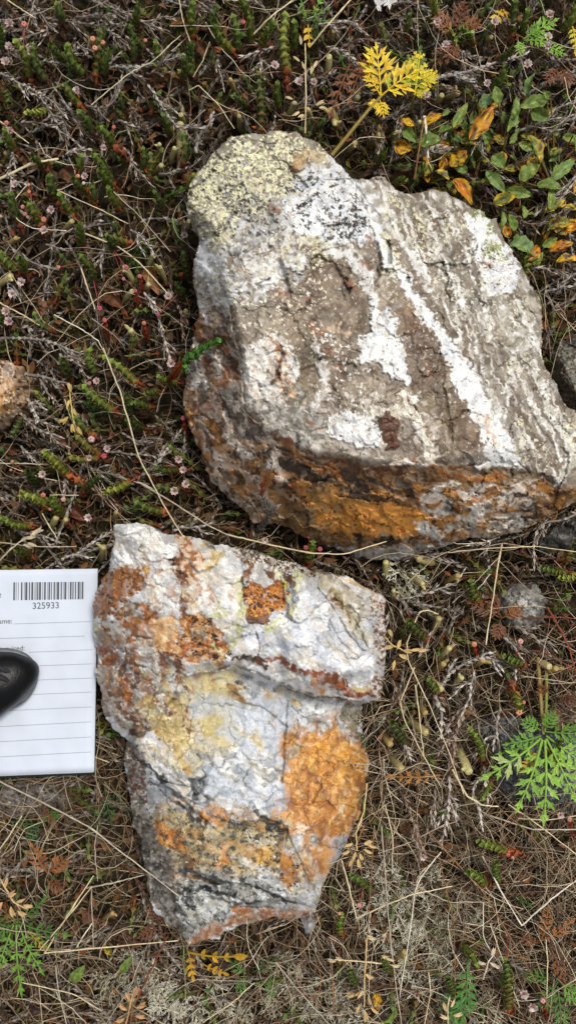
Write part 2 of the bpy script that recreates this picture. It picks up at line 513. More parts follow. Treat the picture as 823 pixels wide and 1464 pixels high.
# base greys and browns of the upper face
R.base((142,128,110), (172,160,144))
R.paint([(560,262),(640,275),(700,310),(775,430),(780,520),(823,600),(850,650),(800,690),(720,672),(660,560),(620,450),(560,360)], (134,122,106), (158,148,132), rag=8)
R.paint([(430,370),(480,355),(530,365),(530,430),(518,475),(470,470),(440,462),(400,445),(410,405)], (118,100,80), (142,126,104), rag=6)
R.paint([(372,405),(440,440),(440,470),(360,470),(330,440)], (120,108,92), (160,150,132), rag=6)
R.paint([(590,440),(622,462),(652,560),(662,640),(640,668),(615,660),(600,560),(583,480)], (112,92,66), (138,116,84), rag=4, mix=12)
R.paint([(560,440),(600,430),(612,470),(600,500),(575,480)], (116,82,56), (140,102,70), rag=5)
R.paint([(600,560),(640,560),(650,600),(640,650),(610,640)], (142,124,84), (120,104,76), rag=5, mix=14)
R.paint([(640,470),(660,520),(690,590),(680,650),(660,640),(650,560),(632,500)], (122,98,76), (140,118,96), rag=3, mix=10)
R.paint([(662,590),(690,600),(690,640),(668,650)], (124,92,66), (108,84,64), rag=4)
R.paint([(700,560),(760,545),(792,620),(795,672),(735,664),(716,620)], (126,112,98), (160,148,130), rag=6)
R.paint([(700,430),(775,425),(775,515),(740,520),(710,500)], (150,142,122), (186,180,160), rag=6)
R.paint([(580,474),(606,476),(604,505),(586,506)], (92,84,84), (112,100,92), rag=5)
R.paint([(452,486),(475,470),(520,480),(515,540),(520,590),(470,590),(458,540)], (124,110,92), (166,154,136), rag=6, mix=5)
R.paint([(415,478),(448,480),(452,560),(430,575),(420,530)], (138,126,96), (116,104,82), rag=4)
R.mottle(TOP, (104,88,70), .35, 14)
R.mottle(TOP, (176,168,152), .2, 9)
R.mottle(TOP, (128,96,70), .35, 22, -.25)
R.mottle([(345,365),(600,420),(740,660),(520,650),(345,560)], (196,176,150), .3, 16, -.2)
R.mottle([(545,262),(640,276),(700,310),(775,430),(778,520),(823,600),(840,650),(790,690),(735,668),(690,560),(620,430),(560,330)], (224,222,218), .85, 4.2, -.66, 10, 1.15, 7)
R.mottle([(545,262),(640,276),(700,310),(775,430),(778,520),(823,600),(840,650),(790,690),(735,668),(690,560),(620,430),(560,330)], (98,86,72), .6, 5, -.5, 10, 1.15, 5)
R.mottle([(545,262),(640,276),(700,310),(775,430),(778,520),(823,600),(840,650),(790,690),(735,668),(690,560),(620,430),(560,330)], (200,196,186), .3, 12, -.45, 10, 1.15, 4)
R.mottle([(280,320),(330,300),(440,345),(430,400),(390,420),(330,440),(284,380)], (212,216,222), .8, 7, .1, 12)
R.mottle([(280,320),(330,300),(440,345),(430,400),(330,440),(284,380)], (112,106,98), .6, 5, -.45, 10)
R.mottle([(340,290),(560,270),(560,350),(440,350)], (210,214,220), .6, 8, -.1, 14)
R.mottle([(440,360),(540,360),(540,480),(440,480),(400,430)], (104,80,58), .5, 12, -.1, 14)
R.mottle([(560,440),(660,500),(670,660),(600,660)], (112,82,56), .55, 14, 0, 12, 1.3, 2)
R.mottle([(345,560),(600,560),(660,655),(520,655),(380,630)], (216,210,200), .6, 9, -.3, 10)
R.mottle([(430,450),(620,440),(640,560),(600,650),(470,600)], (94,78,60), .5, 8, -.4, 10, 1.2, 2)
# quartz veins and patches
WH = (232,232,230); WB = (212,219,228); WG = (196,196,192)
R.paint([(280,345),(300,330),(322,372),(334,430),(326,446),(306,430),(284,395)], WB, (164,164,160), rag=6, dz=2)
R.paint([(345,365),(395,372),(440,362),(425,388),(398,398),(390,415),(366,402),(350,385)], WH, WG, rag=6, dz=3, soft=2)
R.paint([(310,260),(420,280),(440,335),(380,350),(330,340)], (190,194,196), (158,152,142), rag=9, mix=6)
R.paint([(400,272),(440,240),(462,222),(500,258),(520,300),(530,335),(520,352),(500,345),(470,348),(430,330),(405,305)], (224,228,232), (196,202,210), rag=7, dz=2)
R.paint([(476,222),(505,256),(522,290),(530,330)], (222,226,230), (190,196,204), w=[16,16,12,10], rag=5)
R.paint([(520,260),(540,292),(552,318)], (208,210,210), (170,166,154), w=[16,14,12], rag=6)
R.paint([(508,292),(538,330),(558,372),(588,420),(618,466),(648,508),(668,548),(690,592),(714,640),(726,662)], WH, WB, w=[11,13,16,18,18,26,34,30,37,37], rag=6, dz=1.5, soft=3, holes=.3)
R.paint([(560,330),(596,372),(614,410)], (206,206,202), WG, w=[6,10,12], rag=6)
R.paint([(468,350),(500,372),(522,396),(532,428),(534,470)], (206,208,208), WG, w=[14,14,18,12,12], rag=7, dz=1.5)
R.paint([(530,432),(543,446),(556,432),(566,462),(580,500),(586,545),(578,556),(556,532),(538,520),(512,518),(510,490),(528,470)], WH, (206,212,218), rag=5, dz=3.5, soft=2)
R.paint([(666,310),(690,306),(714,338),(736,366),(742,398),(724,424),(700,424),(688,400),(676,360)], WH, WB, rag=6, dz=2.5)
R.paint([(700,300),(716,345)], (150,144,126), w=6, rag=3)
for pts, w in (([(690,405),(697,462)],[9,5]), ([(716,438),(744,468),(762,492)],[6,9,4]), ([(640,380),(652,430),(660,505)],[4,5,4]), ([(655,420),(664,455)],[4,2]),
               ([(733,508),(728,545),(718,562)],[4,10,4]), ([(725,475),(745,480),(750,492),(728,500)],8), ([(764,528),(786,580),(812,632),(822,655)],[10,16,14,10]),
               ([(798,590),(818,620)],[8,8]), ([(820,640),(808,672),(792,692)],[14,12,14]), ([(845,640),(815,664),(788,700)],[10,12,16]), ([(730,520),(724,570)],[5,3]),
               ([(640,300),(645,330)],[3,2]), ([(612,350),(634,402)],[5,6]), ([(700,560),(704,610)],[3,2])):
    R.paint(pts, (218,218,212), (184,180,168), w=w, rag=4, soft=2, dz=1)
R.paint([(450,478),(458,520),(462,560),(444,592)], (218,216,212), (190,184,172), w=[8,12,12,10], rag=5, dz=1.5)
R.paint([(345,492),(372,482),(402,478),(424,505),(428,560),(414,576),(388,590),(362,584),(344,540)], (230,226,220), (206,198,188), rag=6, dz=2)
R.paint([(366,570),(420,580),(470,592),(470,622),(450,642),(402,640),(380,612)], (186,182,174), (144,138,126), rag=6, mix=6, dz=1)
R.paint([(400,540),(440,556),(426,578),(404,570)], (168,164,152), (136,130,114), rag=5)
R.paint([(392,486),(406,500),(410,540),(398,560),(388,530)], (178,118,70), (226,206,184), rag=6, mix=4)
R.paint([(404,496),(396,528),(388,548)], (104,74,58), (150,96,60), w=[4,6,6], rag=3)
R.paint([(414,540),(424,566),(410,570)], (226,186,150), (216,160,110), rag=5, mix=4)
R.paint([(446,472),(480,470),(500,480)], (206,176,150), (170,140,110), w=8, rag=5)
R.paint([(465,602),(498,584),(535,596),(545,630),(520,644),(492,632),(474,626)], WH, (204,206,208), rag=6, dz=3, soft=2)
R.paint([(522,578),(560,578),(596,568),(600,606),(580,600),(545,598)], (222,218,206), (186,178,160), rag=6, dz=2)
R.paint([(574,560),(596,600),(610,640),(612,664)], (228,222,212), (206,196,178), w=[12,14,14,18], rag=5, dz=2)
R.paint([(556,668),(585,662),(622,668)], (232,224,216), (206,190,172), w=[10,16,10], rag=5, dz=1.5)
R.paint([(620,560),(596,478),(584,440)], (150,96,52), (128,92,62), w=[2,3,2], rag=2)
R.paint([(700,650),(728,664),(690,668)], (236,232,226), WH, w=14, rag=4)
R.paint([(692,590),(704,640)], (206,160,120), (230,220,205), w=[6,8], rag=4)
for pts, w in (([(598,300),(622,340),(646,392),(668,450)],4), ([(578,326),(596,360),(616,404)],5), ([(650,398),(670,462),(688,520),(700,566)],4), ([(690,428),(700,486)],5), ([(704,322),(696,372),(690,410)],4), ([(736,424),(758,470),(772,508)],5),
               ([(724,556),(720,604)],3), ([(756,556),(784,616),(800,656)],5), ([(540,262),(556,300),(572,336),(590,372)],5), ([(610,286),(626,318)],3), ([(664,470),(676,512),(690,560)],3), ([(486,340),(500,356),(520,372)],5), ([(530,390),(534,432)],5), ([(640,300),(660,350),(676,400)],3), ([(740,590),(760,640)],3)):
    R.paint(pts, (226,226,222), (192,190,182), w=w, rag=3, soft=2, dz=.6)
# red-brown chip set in the quartz
R.paint([(542,596),(556,588),(570,600),(568,634),(556,642),(544,624)], (124,86,58), (106,72,50), rag=1.5, soft=1.5, dz=5)
R.paint([(570,605),(590,602),(594,650),(568,650)], (128,112,98), (152,140,126), rag=3, dz=-2)
# stains
for p in ((400,418,8),(392,300,6),(500,408,5),(440,430,5),(452,470,8),(470,505,9),(520,380,6),(612,405,4),(695,380,7),(485,530,6),(448,610,7),(590,655,5),(688,300,4),(532,345,5)):
    R.paint([(p[0]-p[2],p[1]-p[2]*.6),(p[0]+p[2],p[1]+p[2]*.6)], (170,108,66), (140,94,66), w=p[2], rag=5, amt=.85, mix=4)
for p in ((493,415,7),(444,434,5),(380,398,4),(446,458,4),(456,512,7),(560,388,4),(505,300,4)):
    R.paint([(p[0]-p[2],p[1]),(p[0]+p[2],p[1]+1)], (64,54,54), (84,68,60), w=p[2]*1.1, rag=4)
# lichen crust over the top corner, and its scattered outposts
LICH = [(266,287),(292,232),(330,193),(400,186),(448,202),(470,232),(440,236),(415,258),(380,300),(350,302),(335,300),(325,350),(300,362),(272,310)]
R.paint(LICH, (172,168,152), (140,136,122), rag=10, soft=24, amt=.7)
R.paint([(348,208),(345,250),(360,300)], (182,190,196), (150,152,146), w=[10,8,12], rag=7)
R.paint([(312,262),(332,300)], (180,186,192), (150,150,146), w=[10,12], rag=7)
R.dots(LICH, (228,222,176), cell=4.4, r=.5, dens=.95, c2=(214,210,172), feather=34, dz=.8)
R.dots(LICH, (84,82,72), cell=4.8, r=.36, dens=.4, feather=24)
R.paint([(418,222),(440,222),(440,236),(424,244),(412,236)], (200,170,116), (176,140,90), rag=4, dz=3)
R.paint([(410,240),(428,246)], (120,84,46), w=4, rag=2)
R.paint([(436,216),(456,226),(466,240)], (204,180,140), (168,146,112), w=[10,12,6], rag=6, mix=4)
for pts, d in (([(290,305),(330,300),(330,345),(300,350)],.75), ([(370,268),(400,262),(410,290),(380,290)],.5), ([(380,330),(470,335),(470,375),(400,372)],.4), ([(445,335),(470,338),(468,372),(446,368)],.85),
               ([(536,262),(562,272),(575,330),(560,420),(545,400),(548,330)],.7), ([(575,285),(640,300),(650,360),(600,350)],.45), ([(640,290),(668,310),(668,350)],.45),
               ([(300,380),(340,370),(350,420),(320,440)],.3), ([(720,520),(760,500),(772,530),(740,540)],.3), ([(795,580),(823,600),(830,660),(812,640)],.5), ([(745,600),(790,660),(720,668)],.3)):
    R.dots(pts, (212,206,158), cell=4.2, r=.5, dens=d*.75, c2=(222,218,190), feather=16, dz=.5, amt=.85)
# black lichen dots on the white quartz
for pts, d in (([(400,272),(440,240),(500,258),(528,335),(480,350),(420,335)],.42), ([(460,300),(520,310),(520,345),(470,345)],.5), ([(330,280),(420,300),(400,350),(340,330)],.4), ([(560,380),(620,440),(600,440)],.3),
               ([(670,330),(735,380),(735,420),(690,410)],.12), ([(680,420),(700,430),(690,450)],.4), ([(770,540),(815,640),(800,640)],.35), ([(690,600),(720,660),(690,640)],.2)):
    R.dots(pts, (62,62,60), cell=6.0, r=.42, dens=d*.5, c2=(92,90,84), feather=12)
    R.dots(pts, (70,70,66), cell=3.4, r=.5, dens=d*.35, c2=(110,106,96), feather=12)
for pts in ([(680,300),(690,310)], [(700,322),(704,332)], [(695,362),(712,352)], [(700,350),(716,366)]):
    R.dots(pts, (120,140,60), cell=3.6, r=.5, dens=.9, c2=(168,176,96), w=12, feather=6)
# pale flecks over all of the upper face
R.dots(TOP, (222,216,204), cell=4.2, r=.34, dens=0.06, c2=(206,198,176), amt=.6, feather=16)
R.dots(TOP, (226,222,214), cell=2.8, r=.42, dens=0.04, amt=.6, feather=16)
R.dots(TOP, (92,80,66), cell=3.6, r=.4, dens=0.05, c2=(112,96,78), feather=14, amt=.8)
R.dots([(380,270),(470,330),(470,480),(330,480),(300,360)], (232,226,208), cell=4.0, r=.44, dens=.2, c2=(190,180,150), feather=24)
R.dots([(455,480),(520,480),(545,590),(470,600)], (228,224,216), cell=4.0, r=.46, dens=.2, feather=14)
R.dots([(560,290),(690,300),(760,430),(700,500),(650,470),(600,380)], (214,210,190), cell=3.8, r=.4, dens=.2, c2=(190,186,160), feather=16)
R.dots([(600,330),(680,330),(700,440),(650,440)], (110,108,98), cell=4.4, r=.4, dens=.3, feather=16)
R.mottle(TOP, (120,104,86), .25, 5, -.7, 10, 1.0, 1.6)
R.mottle(TOP, (160,150,136), .2, 10, -.5)
# left face: rust, dark brown and white slips
LEFT = [(284,395),(310,440),(334,450),(345,560),(372,602),(392,640),(365,690),(300,700),(255,600),(268,520)]
R.paint(LEFT, (164,118,78), (206,184,158), rag=6, mix=12)
R.mottle(LEFT, (104,74,54), .4, 14)
R.paint([(282,440),(306,470),(312,520),(290,530),(272,510)], (136,84,50), (160,104,64), rag=6)
R.paint([(312,470),(334,490),(344,540),(336,548),(316,515)], (86,56,42), (108,72,54), rag=4)
R.paint([(284,400),(320,445),(330,480)], (206,204,198), (150,138,122), w=[18,12,8], rag=6)
R.paint([(288,428),(300,462),(296,452)], (214,214,212), (176,170,160), w=[10,8,6], rag=5)
R.paint([(308,492),(316,520),(326,545)], (196,184,166), (160,138,112), w=[12,14,8], rag=5)
R.paint([(272,525),(284,545),(298,575)], (204,206,208), (170,160,148), w=[20,20,18], rag=6, dz=2)
R.paint([(286,516),(294,536)], (70,66,66), (96,88,80), w=6, rag=4)
R.paint([(306,560),(330,560),(340,592),(322,600)], (94,80,78), (124,108,100), rag=6)
R.paint([(318,588),(324,602)], (220,220,220), w=6, rag=3)
R.paint([(264,560),(280,590),(292,640),(282,630),(266,600)], (156,112,56), (120,84,44), rag=5)
R.paint([(286,590),(320,600),(326,640),(300,640)], (148,92,52), (120,80,52), rag=6)
R.paint([(345,590),(358,612),(362,624)], (112,98,80), (130,116,92), w=10, rag=4)
R.paint([(336,626),(344,640)], (226,224,220), (200,190,176), w=[10,8], rag=5)
R.paint([(292,640),(310,672),(340,715)], (192,186,176), (140,112,80), w=[12,14,14], rag=6)
# front face: iron-stained bands
FRONT = [(366,604),(392,632),(440,652),(540,667),(620,666),(690,668),(745,674),(790,690),(830,700),(825,716),(770,746),(690,772),(600,794),(520,806),(440,780),(362,750),(320,705),(330,640)]
R.paint(FRONT, (146,96,54), (182,134,84), rag=4, mix=14, soft=2)
R.mottle(FRONT, (70,48,36), .75, 9, -.1, 8, .12, 3.2)
R.mottle(FRONT, (186,122,44), .75, 9, -.2, 8, .1, 2.6)
R.mottle(FRONT, (178,160,132), .6, 7, -.35, 8, .1, 2.4)
R.paint([(300,690),(345,680),(420,730),(450,782),(360,752)], (190,156,108), (150,112,70), rag=8, mix=8)
R.paint([(370,735),(345,715),(310,690)], (212,204,190), (168,148,120), w=[26,16,12], rag=6)
for pts, w in (([(372,618),(420,640),(470,655)],[10,8,6]), ([(430,662),(520,672),(600,676)],[8,14,8]), ([(640,680),(700,690)],[12,8])):
    R.paint(pts, (110,62,36), (140,86,44), w=w, rag=6)
for pts, w in (([(330,650),(380,655),(440,676),(500,700),(545,708),(590,706)],[10,18,22,18,14,6]), ([(395,690),(440,706),(470,742),(474,770)],[18,26,20,10]), ([(466,668),(500,680),(540,688)],[8,14,10]),
               ([(490,750),(520,768),(560,776),(600,764)],[8,18,12,6]), ([(610,705),(640,712),(640,745),(620,755)],[10,18,16,8]), ([(650,706),(690,704)],[10,8]), ([(724,700),(760,712)],[12,10]),
               ([(712,716),(724,734)],[10,10]), ([(690,752),(740,748),(765,738)],[12,16,10]), ([(740,726),(762,726)],[8,6]), ([(640,732),(660,738)],[8,10])):
    R.paint(pts, (58,46,38), (84,62,46), w=w, rag=7, mix=5)
for pts in ([(430,690),(470,696),(520,716),(500,770),(470,760),(440,720)], ):
    R.paint(pts, (190,148,80), (204,138,48), rag=7, mix=8)
R.paint([(500,716),(560,716),(615,730),(618,752),(580,768),(520,762),(482,752),(480,738)], (218,150,46), (196,124,38), rag=6, mix=9)
R.paint([(540,712),(580,700),(600,720),(560,726)], (150,104,46), (128,84,44), rag=6)
R.paint([(460,668),(480,672),(488,682)], (196,124,44), (170,104,40), w=[8,10,6], rag=4)
R.paint([(378,682),(400,690)], (192,130,56), w=[8,10], rag=4)
R.paint([(326,656),(350,664)], (186,122,56), (150,96,52), w=[14,10], rag=6)
R.paint([(620,720),(660,706),(648,742),(640,748)], (186,118,44), (150,92,42), w=[6,8,8,6], rag=6)
R.paint([(660,710),(690,704),(700,724),(680,748),(700,752),(660,750)], (190,182,170), (156,138,112), rag=6, mix=6, dz=2)
R.paint([(736,700),(768,706),(780,712)], (200,194,184), (160,140,116), w=[8,10,6], rag=6)
R.paint([(700,668),(760,672),(778,680),(770,696),(720,692)], (168,152,126), (146,118,82), rag=4, mix=9)
R.paint([(770,678),(786,684)], (84,52,38), w=10, rag=4)
R.paint([(600,752),(620,758)], (214,204,190), w=[14,10], rag=5)
R.paint([(385,664),(392,672)], (218,216,212), (190,184,176), w=[12,8], rag=4, dz=2)
R.paint([(430,740),(450,756),(480,774)], (172,148,104), (132,104,68), w=[10,14,10], rag=6)
R.paint([(640,756),(690,764),(740,752),(770,740)], (196,194,188), (150,140,124), w=[12,12,6,3], rag=5)
R.paint([(468,788),(520,800),(560,796),(620,786),(650,775)], (176,178,178), (132,134,132), w=[10,26,28,18,10], rag=6, mix=8)
R.paint([(850,690),(815,712),(780,735),(750,756)], (196,148,74), (150,104,52), w=[8,8,5,4], rag=3)
R.paint([(860,700),(820,724),(780,742)], (206,196,176), (170,150,120), w=[6,8,6], rag=3)
R.mottle(FRONT, (196,172,134), .4, 6, -.7, 8, .15, 2.6)
R.mottle(FRONT, (60,42,32), .45, 6, -.6, 8, .15, 2.6)
R.paint([(486,735),(520,722),(560,720),(604,732),(612,750),(580,764),(520,760)], (232,160,46), (204,128,38), rag=7, mix=6, amt=.85, soft=8)
R.mottle([(420,690),(700,690),(780,700),(690,765),(480,775)], (226,152,52), .6, 9, -.3, 8, .1, 2.4)
R.mottle([(600,690),(770,690),(760,745),(610,770)], (224,216,204), .7, 7, -.45, 8, .1, 2.6)
for pts, w in (([(278,500),(292,540),(300,575)],12), ([(300,500),(312,540)],8), ([(270,590),(290,630),(300,660)],8), ([(320,600),(330,640)],8), ([(660,708),(690,716),(676,744)],16), ([(600,756),(625,762)],12), ([(700,756),(740,746)],10), ([(630,700),(650,694)],8), ([(720,704),(750,700)],8)):
    R.paint(pts, (226,222,214), (196,184,166), w=w, rag=6, soft=3, mix=5)
for pts, w in (([(268,590),(284,630),(300,668)],9), ([(296,600),(312,640),(326,668)],10), ([(318,660),(350,676),(384,690)],9), ([(440,664),(480,668)],6), ([(630,676),(680,684),(720,682)],8), ([(420,696),(436,706)],10), ([(664,724),(690,712)],6)):
    R.paint(pts, (206,136,52), (182,108,42), w=w, rag=6, soft=4, mix=5, amt=.9)
R.mottle([(262,560),(330,600),(400,640),(420,760),(330,740),(280,660)], (212,150,72), .75, 10, -.3, 10, .9, 2.4)
R.mottle([(262,500),(345,540),(400,640),(420,760),(330,740),(270,640)], (226,212,196), .75, 8, -.45, 10, .9, 2.6)
R.mottle([(262,440),(330,470),(345,560),(300,600),(262,590)], (190,120,70), .7, 9, -.35, 10, 1.2, 2.4)
R.paint([(542,596),(556,588),(570,600),(568,634),(556,642),(544,624)], (126,80,52), (104,66,46), rag=1.5, soft=1.5, holes=0)
R.dots(FRONT, (66,46,34), cell=4.0, r=.42, dens=0.12, c2=(100,70,44), feather=8, amt=.8)
R.mottle(LEFT, (206,200,190), .6, 6, -.5, 8, 1.1, 2.6)
R.mottle(LEFT, (66,46,38), .65, 6, -.4, 8, 1.1, 2.6)
R.dots(LEFT, (78,56,42), cell=4.2, r=.42, dens=0.12, feather=8, amt=.8)
# relief
R.facet(cell=62, slope=.13, lift=3, seed=1)
R.facet(cell=32, slope=.12, lift=2, seed=2)
R.facet(cell=11, slope=.05, lift=.5, seed=9)
R.facet([(345,492),(424,480),(430,575),(362,584)], cell=18, slope=.22, lift=3, seed=3)
R.facet(FRONT, cell=30, slope=.22, lift=6, seed=4, groove=1.5)
R.facet(LEFT, cell=26, slope=.2, lift=5, seed=5)
R.relief(2.2, .7, .4, .22)
for pts, w, d in (([(555,345),(558,375)],4,8), ([(628,500),(636,560),(648,640)],2,4), ([(400,440),(420,445),(440,440)],2.5,5), ([(330,440),(345,520),(352,590),(372,604)],2,4), ([(712,490),(740,512),(766,532)],2,4),
                  ([(430,388),(450,370),(462,360)],2,4), ([(545,258),(560,290)],2,4), ([(505,256),(520,280),(545,312)],2,3), ([(740,660),(756,676)],2,4), ([(394,640),(440,656),(480,672)],2,4),
                  ([(480,708),(540,716),(590,708)],2,5), ([(330,700),(370,735),(400,752)],2,4), ([(640,672),(700,660)],2,4), ([(800,690),(823,670)],2,4), ([(760,590),(790,640)],1.6,3),
                  ([(720,640),(740,650),(770,640)],1.6,3), ([(470,520),(484,516)],4,5), ([(700,745),(760,742)],2,4)):
    R.crack(pts, w, d, amt=.5)
rock_large = R.finish('boulder')
tag(rock_large, 'large angular boulder with white quartz veins, rusty front face and yellow lichen crust', 'rock')

# ---- the lower, stepped rock
OUT2 = [(163,750,128),(190,748,128),(215,752,130),(232,762,130),(262,765,130),(285,768,130),(300,778,130),(330,782,130),(345,785,128),(370,790,126),(400,800,124),
 (430,806,122),(447,815,120),(470,818,118),(505,828,114),(525,838,110),(549,856,104),(553,880,100),(554,920,96),(549,960,92),(546,1001,90),(527,1004,86),(516,1008,62),
 (516,1030,48),(522,1060,44),(528,1090,42),(526,1120,40),(519,1150,38),(506,1185,34),(491,1215,32),(476,1240,30),(463,1265,28),(456,1290,24),(448,1310,20),(430,1315,22),
 (400,1313,26),(370,1319,26),(340,1326,24),(310,1341,20),(290,1348,16),(268,1354,10),(260,1340,12),(244,1322,14),(224,1305,14),(211,1280,14),(211,1255,18),(204,1230,20),
 (201,1200,22),(187,1180,24),(184,1150,28),(181,1110,34),(177,1080,40),(182,1058,46),(165,1045,52),(150,1025,58),(145,1000,62),(140,975,66),(138,930,72),(135,905,76),
 (130,875,80),(135,850,86),(150,820,100),(157,790,112),(163,775,120)]
CT2 = [(180,765,142),(230,790,150),(300,800,150),(350,805,150),(440,840,150),(520,870,134),(535,950,126),(530,992,120),(440,975,138),(340,945,142),(270,950,140),(235,940,138),
 (330,957,106),(400,988,98),(470,1006,84),(270,974,112),(430,993,104),(515,1002,108),(220,880,150),(400,900,156),(300,880,150),(165,870,128),(160,830,128),
 (180,940,122),(200,1000,112),(180,1025,92),(240,1010,112),(270,1060,108),(330,1040,104),(390,1060,108),(410,1120,112),(330,1120,108),(480,1050,88),(500,1100,80),(470,1160,90),
 (260,1130,104),(230,1160,88),(215,1100,92),(200,1060,84),(205,1120,66),(205,1160,50),(228,1200,78),(300,1170,104),(380,1180,108),(380,1185,98),(300,1245,88),(390,1262,86),(440,1240,70),
 (300,1256,76),(390,1275,74),(250,1265,62),(262,1320,40),(300,1310,54),(350,1300,52),(430,1290,48),(235,1270,44),(430,1200,90),(250,1230,76)]
R = Rock(OUT2, CT2, seed=500, rag=2.6)
R.base((198,202,208), (222,222,222))
SLAB = [(163,748),(300,776),(447,813),(553,860),(546,1002),(480,1000),(400,975),(330,948),(265,960),(190,1056),(130,1000),(130,870)]
LOW = [(265,968),(330,958),(400,982),(480,1004),(516,1010),(528,1090),(500,1200),(448,1312),(340,1326),(268,1354),(210,1280),(185,1150),(182,1060),(230,1040)]
AMB = [(432,1062),(444,1046),(462,1050),(478,1036),(505,1058),(526,1086),(520,1150),(500,1190),(478,1196),(455,1178),(436,1190),(418,1178),(400,1168),(414,1132),(404,1112),(420,1092)]
R.mottle(SLAB, (186,188,192), .6, 26)
R.mottle(SLAB, (176,160,130), .4, 18, -.2)
R.mottle(SLAB, (160,164,170), .45, 10, -.2)
R.mottle(SLAB, (150,154,160), .45, 16, -.35, 8, .7, 2)
R.mottle(SLAB, (234,234,232), .35, 12, -.3, 8, 2.2, 2)
R.mottle(LOW, (158,168,182), .75, 26, .1)
R.mottle(LOW, (196,174,118), .7, 24, -.12)
R.mottle(LOW, (150,148,142), .45, 10, -.2)
R.mottle(LOW, (232,232,230), .35, 16, -.35, 8, .9, 2.4)
R.mottle(LOW, (128,134,142), .5, 10, -.5, 8, -.6, 2.6)
R.paint([(280,785),(345,788),(352,870),(335,910),(300,895),(280,850)], (228,226,222), (208,206,200), rag=5)
R.paint([(390,880),(450,850),(530,930),(530,960),(440,960),(380,935),(350,910)], (200,206,216), (222,224,226), rag=8, mix=14)
R.paint([(430,870),(470,860),(520,930),(490,950),(450,900)], (216,214,210), (198,200,204), rag=6)
R.paint([(440,850),(475,900),(452,930)], (176,184,196), (206,210,216), w=[8,12,18], rag=8)
# left mass
R.paint([(132,890),(200,890),(250,940),(265,970),(230,1010),(190,1056),(140,1010)], (196,192,184), (168,158,144), rag=6, mix=8)
R.paint([(186,930),(222,925),(228,985),(205,1000),(190,975)], (204,204,200), (182,180,174), rag=4, mix=10, dz=3)
R.paint([(165,935),(185,960),(176,985)], (198,200,206), (176,178,184), w=[14,18,14], rag=5, dz=2)
R.paint([(138,895),(160,925)], (206,204,196), (186,182,160), w=[18,12], rag=5, dz=2)
R.paint([(136,905),(150,915)], (170,168,112), w=10, rag=4)
for pts, w in (([(150,900),(170,930)],[8,6]), ([(178,905),(182,935),(172,985)],[5,4,6]), ([(225,905),(232,945),(230,975)],[7,10,7]), ([(160,990),(180,985),(200,1020)],[6,6,5]), ([(170,1005),(190,1035)],[8,8]), ([(190,940),(196,980)],[4,6]),
               ([(255,935),(258,975),(264,990)],[12,8,10]), ([(140,985),(152,1020)],[6,8])):
    R.paint(pts, (140,92,60), (112,78,62), w=w, rag=6, mix=5)
R.mottle([(132,890),(200,890),(250,940),(265,970),(230,1010),(190,1056),(140,1010)], (142,98,68), .7, 9, -.45, 8, 1.2, 2)
R.mottle([(132,890),(250,940),(265,970),(230,1010),(190,1056),(140,1010)], (96,72,62), .6, 6, -.6, 8, 1.0, 2)
R.mottle([(190,1000),(300,1045),(330,1075),(280,1100),(225,1050)], (204,180,116), .7, 8, -.2, 10)
R.mottle([(190,1000),(300,1045),(280,1090),(225,1050)], (142,96,66), .6, 6, -.6, 10)
for pts, w in (([(140,930),(160,950)],[12,18]), ([(180,975),(186,1005)],[16,10]), ([(150,925),(168,945)],[8,6])):
    R.paint(pts, (176,108,50), (140,84,48), w=w, rag=5, mix=5)
R.paint([(190,1030),(216,1040),(206,1058),(180,1052)], (96,62,54), (126,92,80), rag=7, mix=5)
R.paint([(200,1000),(240,990),(262,1010),(300,1050),(250,1062),(222,1046)], (198,178,140), (160,116,76), rag=8, mix=5)
R.paint([(225,980),(262,975),(266,1010),(235,1020)], (196,194,186), (150,140,128), rag=7, mix=5)
R.paint([(240,972),(234,985)], (166,196,190), w=[10,6], rag=5, amt=.8)
R.paint([(216,1022),(228,1014)], (168,196,196), w=[9,10], rag=4, amt=.85)
R.paint([(250,1000),(258,1014)], (70,60,52), w=6, rag=5)
# orange, gossan and white of the slab
R.paint([(152,815),(200,812),(214,830),(205,846),(186,850),(170,878),(150,892),(131,880),(132,850)], (168,106,50), (140,92,50), rag=6, mix=5, dz=-2)
R.paint([(168,862),(196,858),(210,890),(180,905),(160,890)], (190,186,180), (140,104,70), rag=8, mix=5)
R.paint([(196,862),(214,862),(228,886),(208,892)], (178,112,48), (148,88,40), rag=4, mix=4, dz=-2)
R.paint([(166,880),(190,900),(184,915)], (172,110,54), (150,96,60), w=[8,10,6], rag=6)
R.paint([(206,810),(216,815),(210,842)], (206,160,70), (180,110,46), w=[7,8,6], rag=5, mix=4)
R.paint([(165,754),(190,750),(216,756),(240,775),(252,800),(240,812),(214,810),(186,808),(160,795),(160,780)], (232,232,230), (214,214,212), rag=3, soft=2, dz=4)
R.paint([(216,815),(246,812),(262,850),(258,886),(236,880),(214,872),(208,842)], (222,220,216), (204,202,196), rag=4, dz=3)
R.paint([(215,886),(256,886),(252,930),(226,926)], (224,198,158), (212,166,110), rag=6, mix=6)
R.paint([(262,768),(272,800),(268,830)], (178,112,62), (206,180,150), w=[22,32,22], rag=6, mix=5)
R.paint([(250,800),(264,830),(264,870),(268,900)], (110,70,48), (140,90,54), w=[10,10,12,8], rag=4, mix=4, dz=-4)
R.paint([(265,845),(272,850)], (206,190,160), w=[10,14], rag=5)
R.paint([(262,880),(300,884),(318,905),(328,935),(318,952),(280,948),(250,940),(236,924),(258,915)], (176,112,46), (202,160,104), rag=7, mix=5, dz=-3)
R.dots([(262,880),(300,884),(328,935),(280,948),(250,940)], (70,46,30), cell=7, r=.4, dens=.35, feather=8, dz=-3)
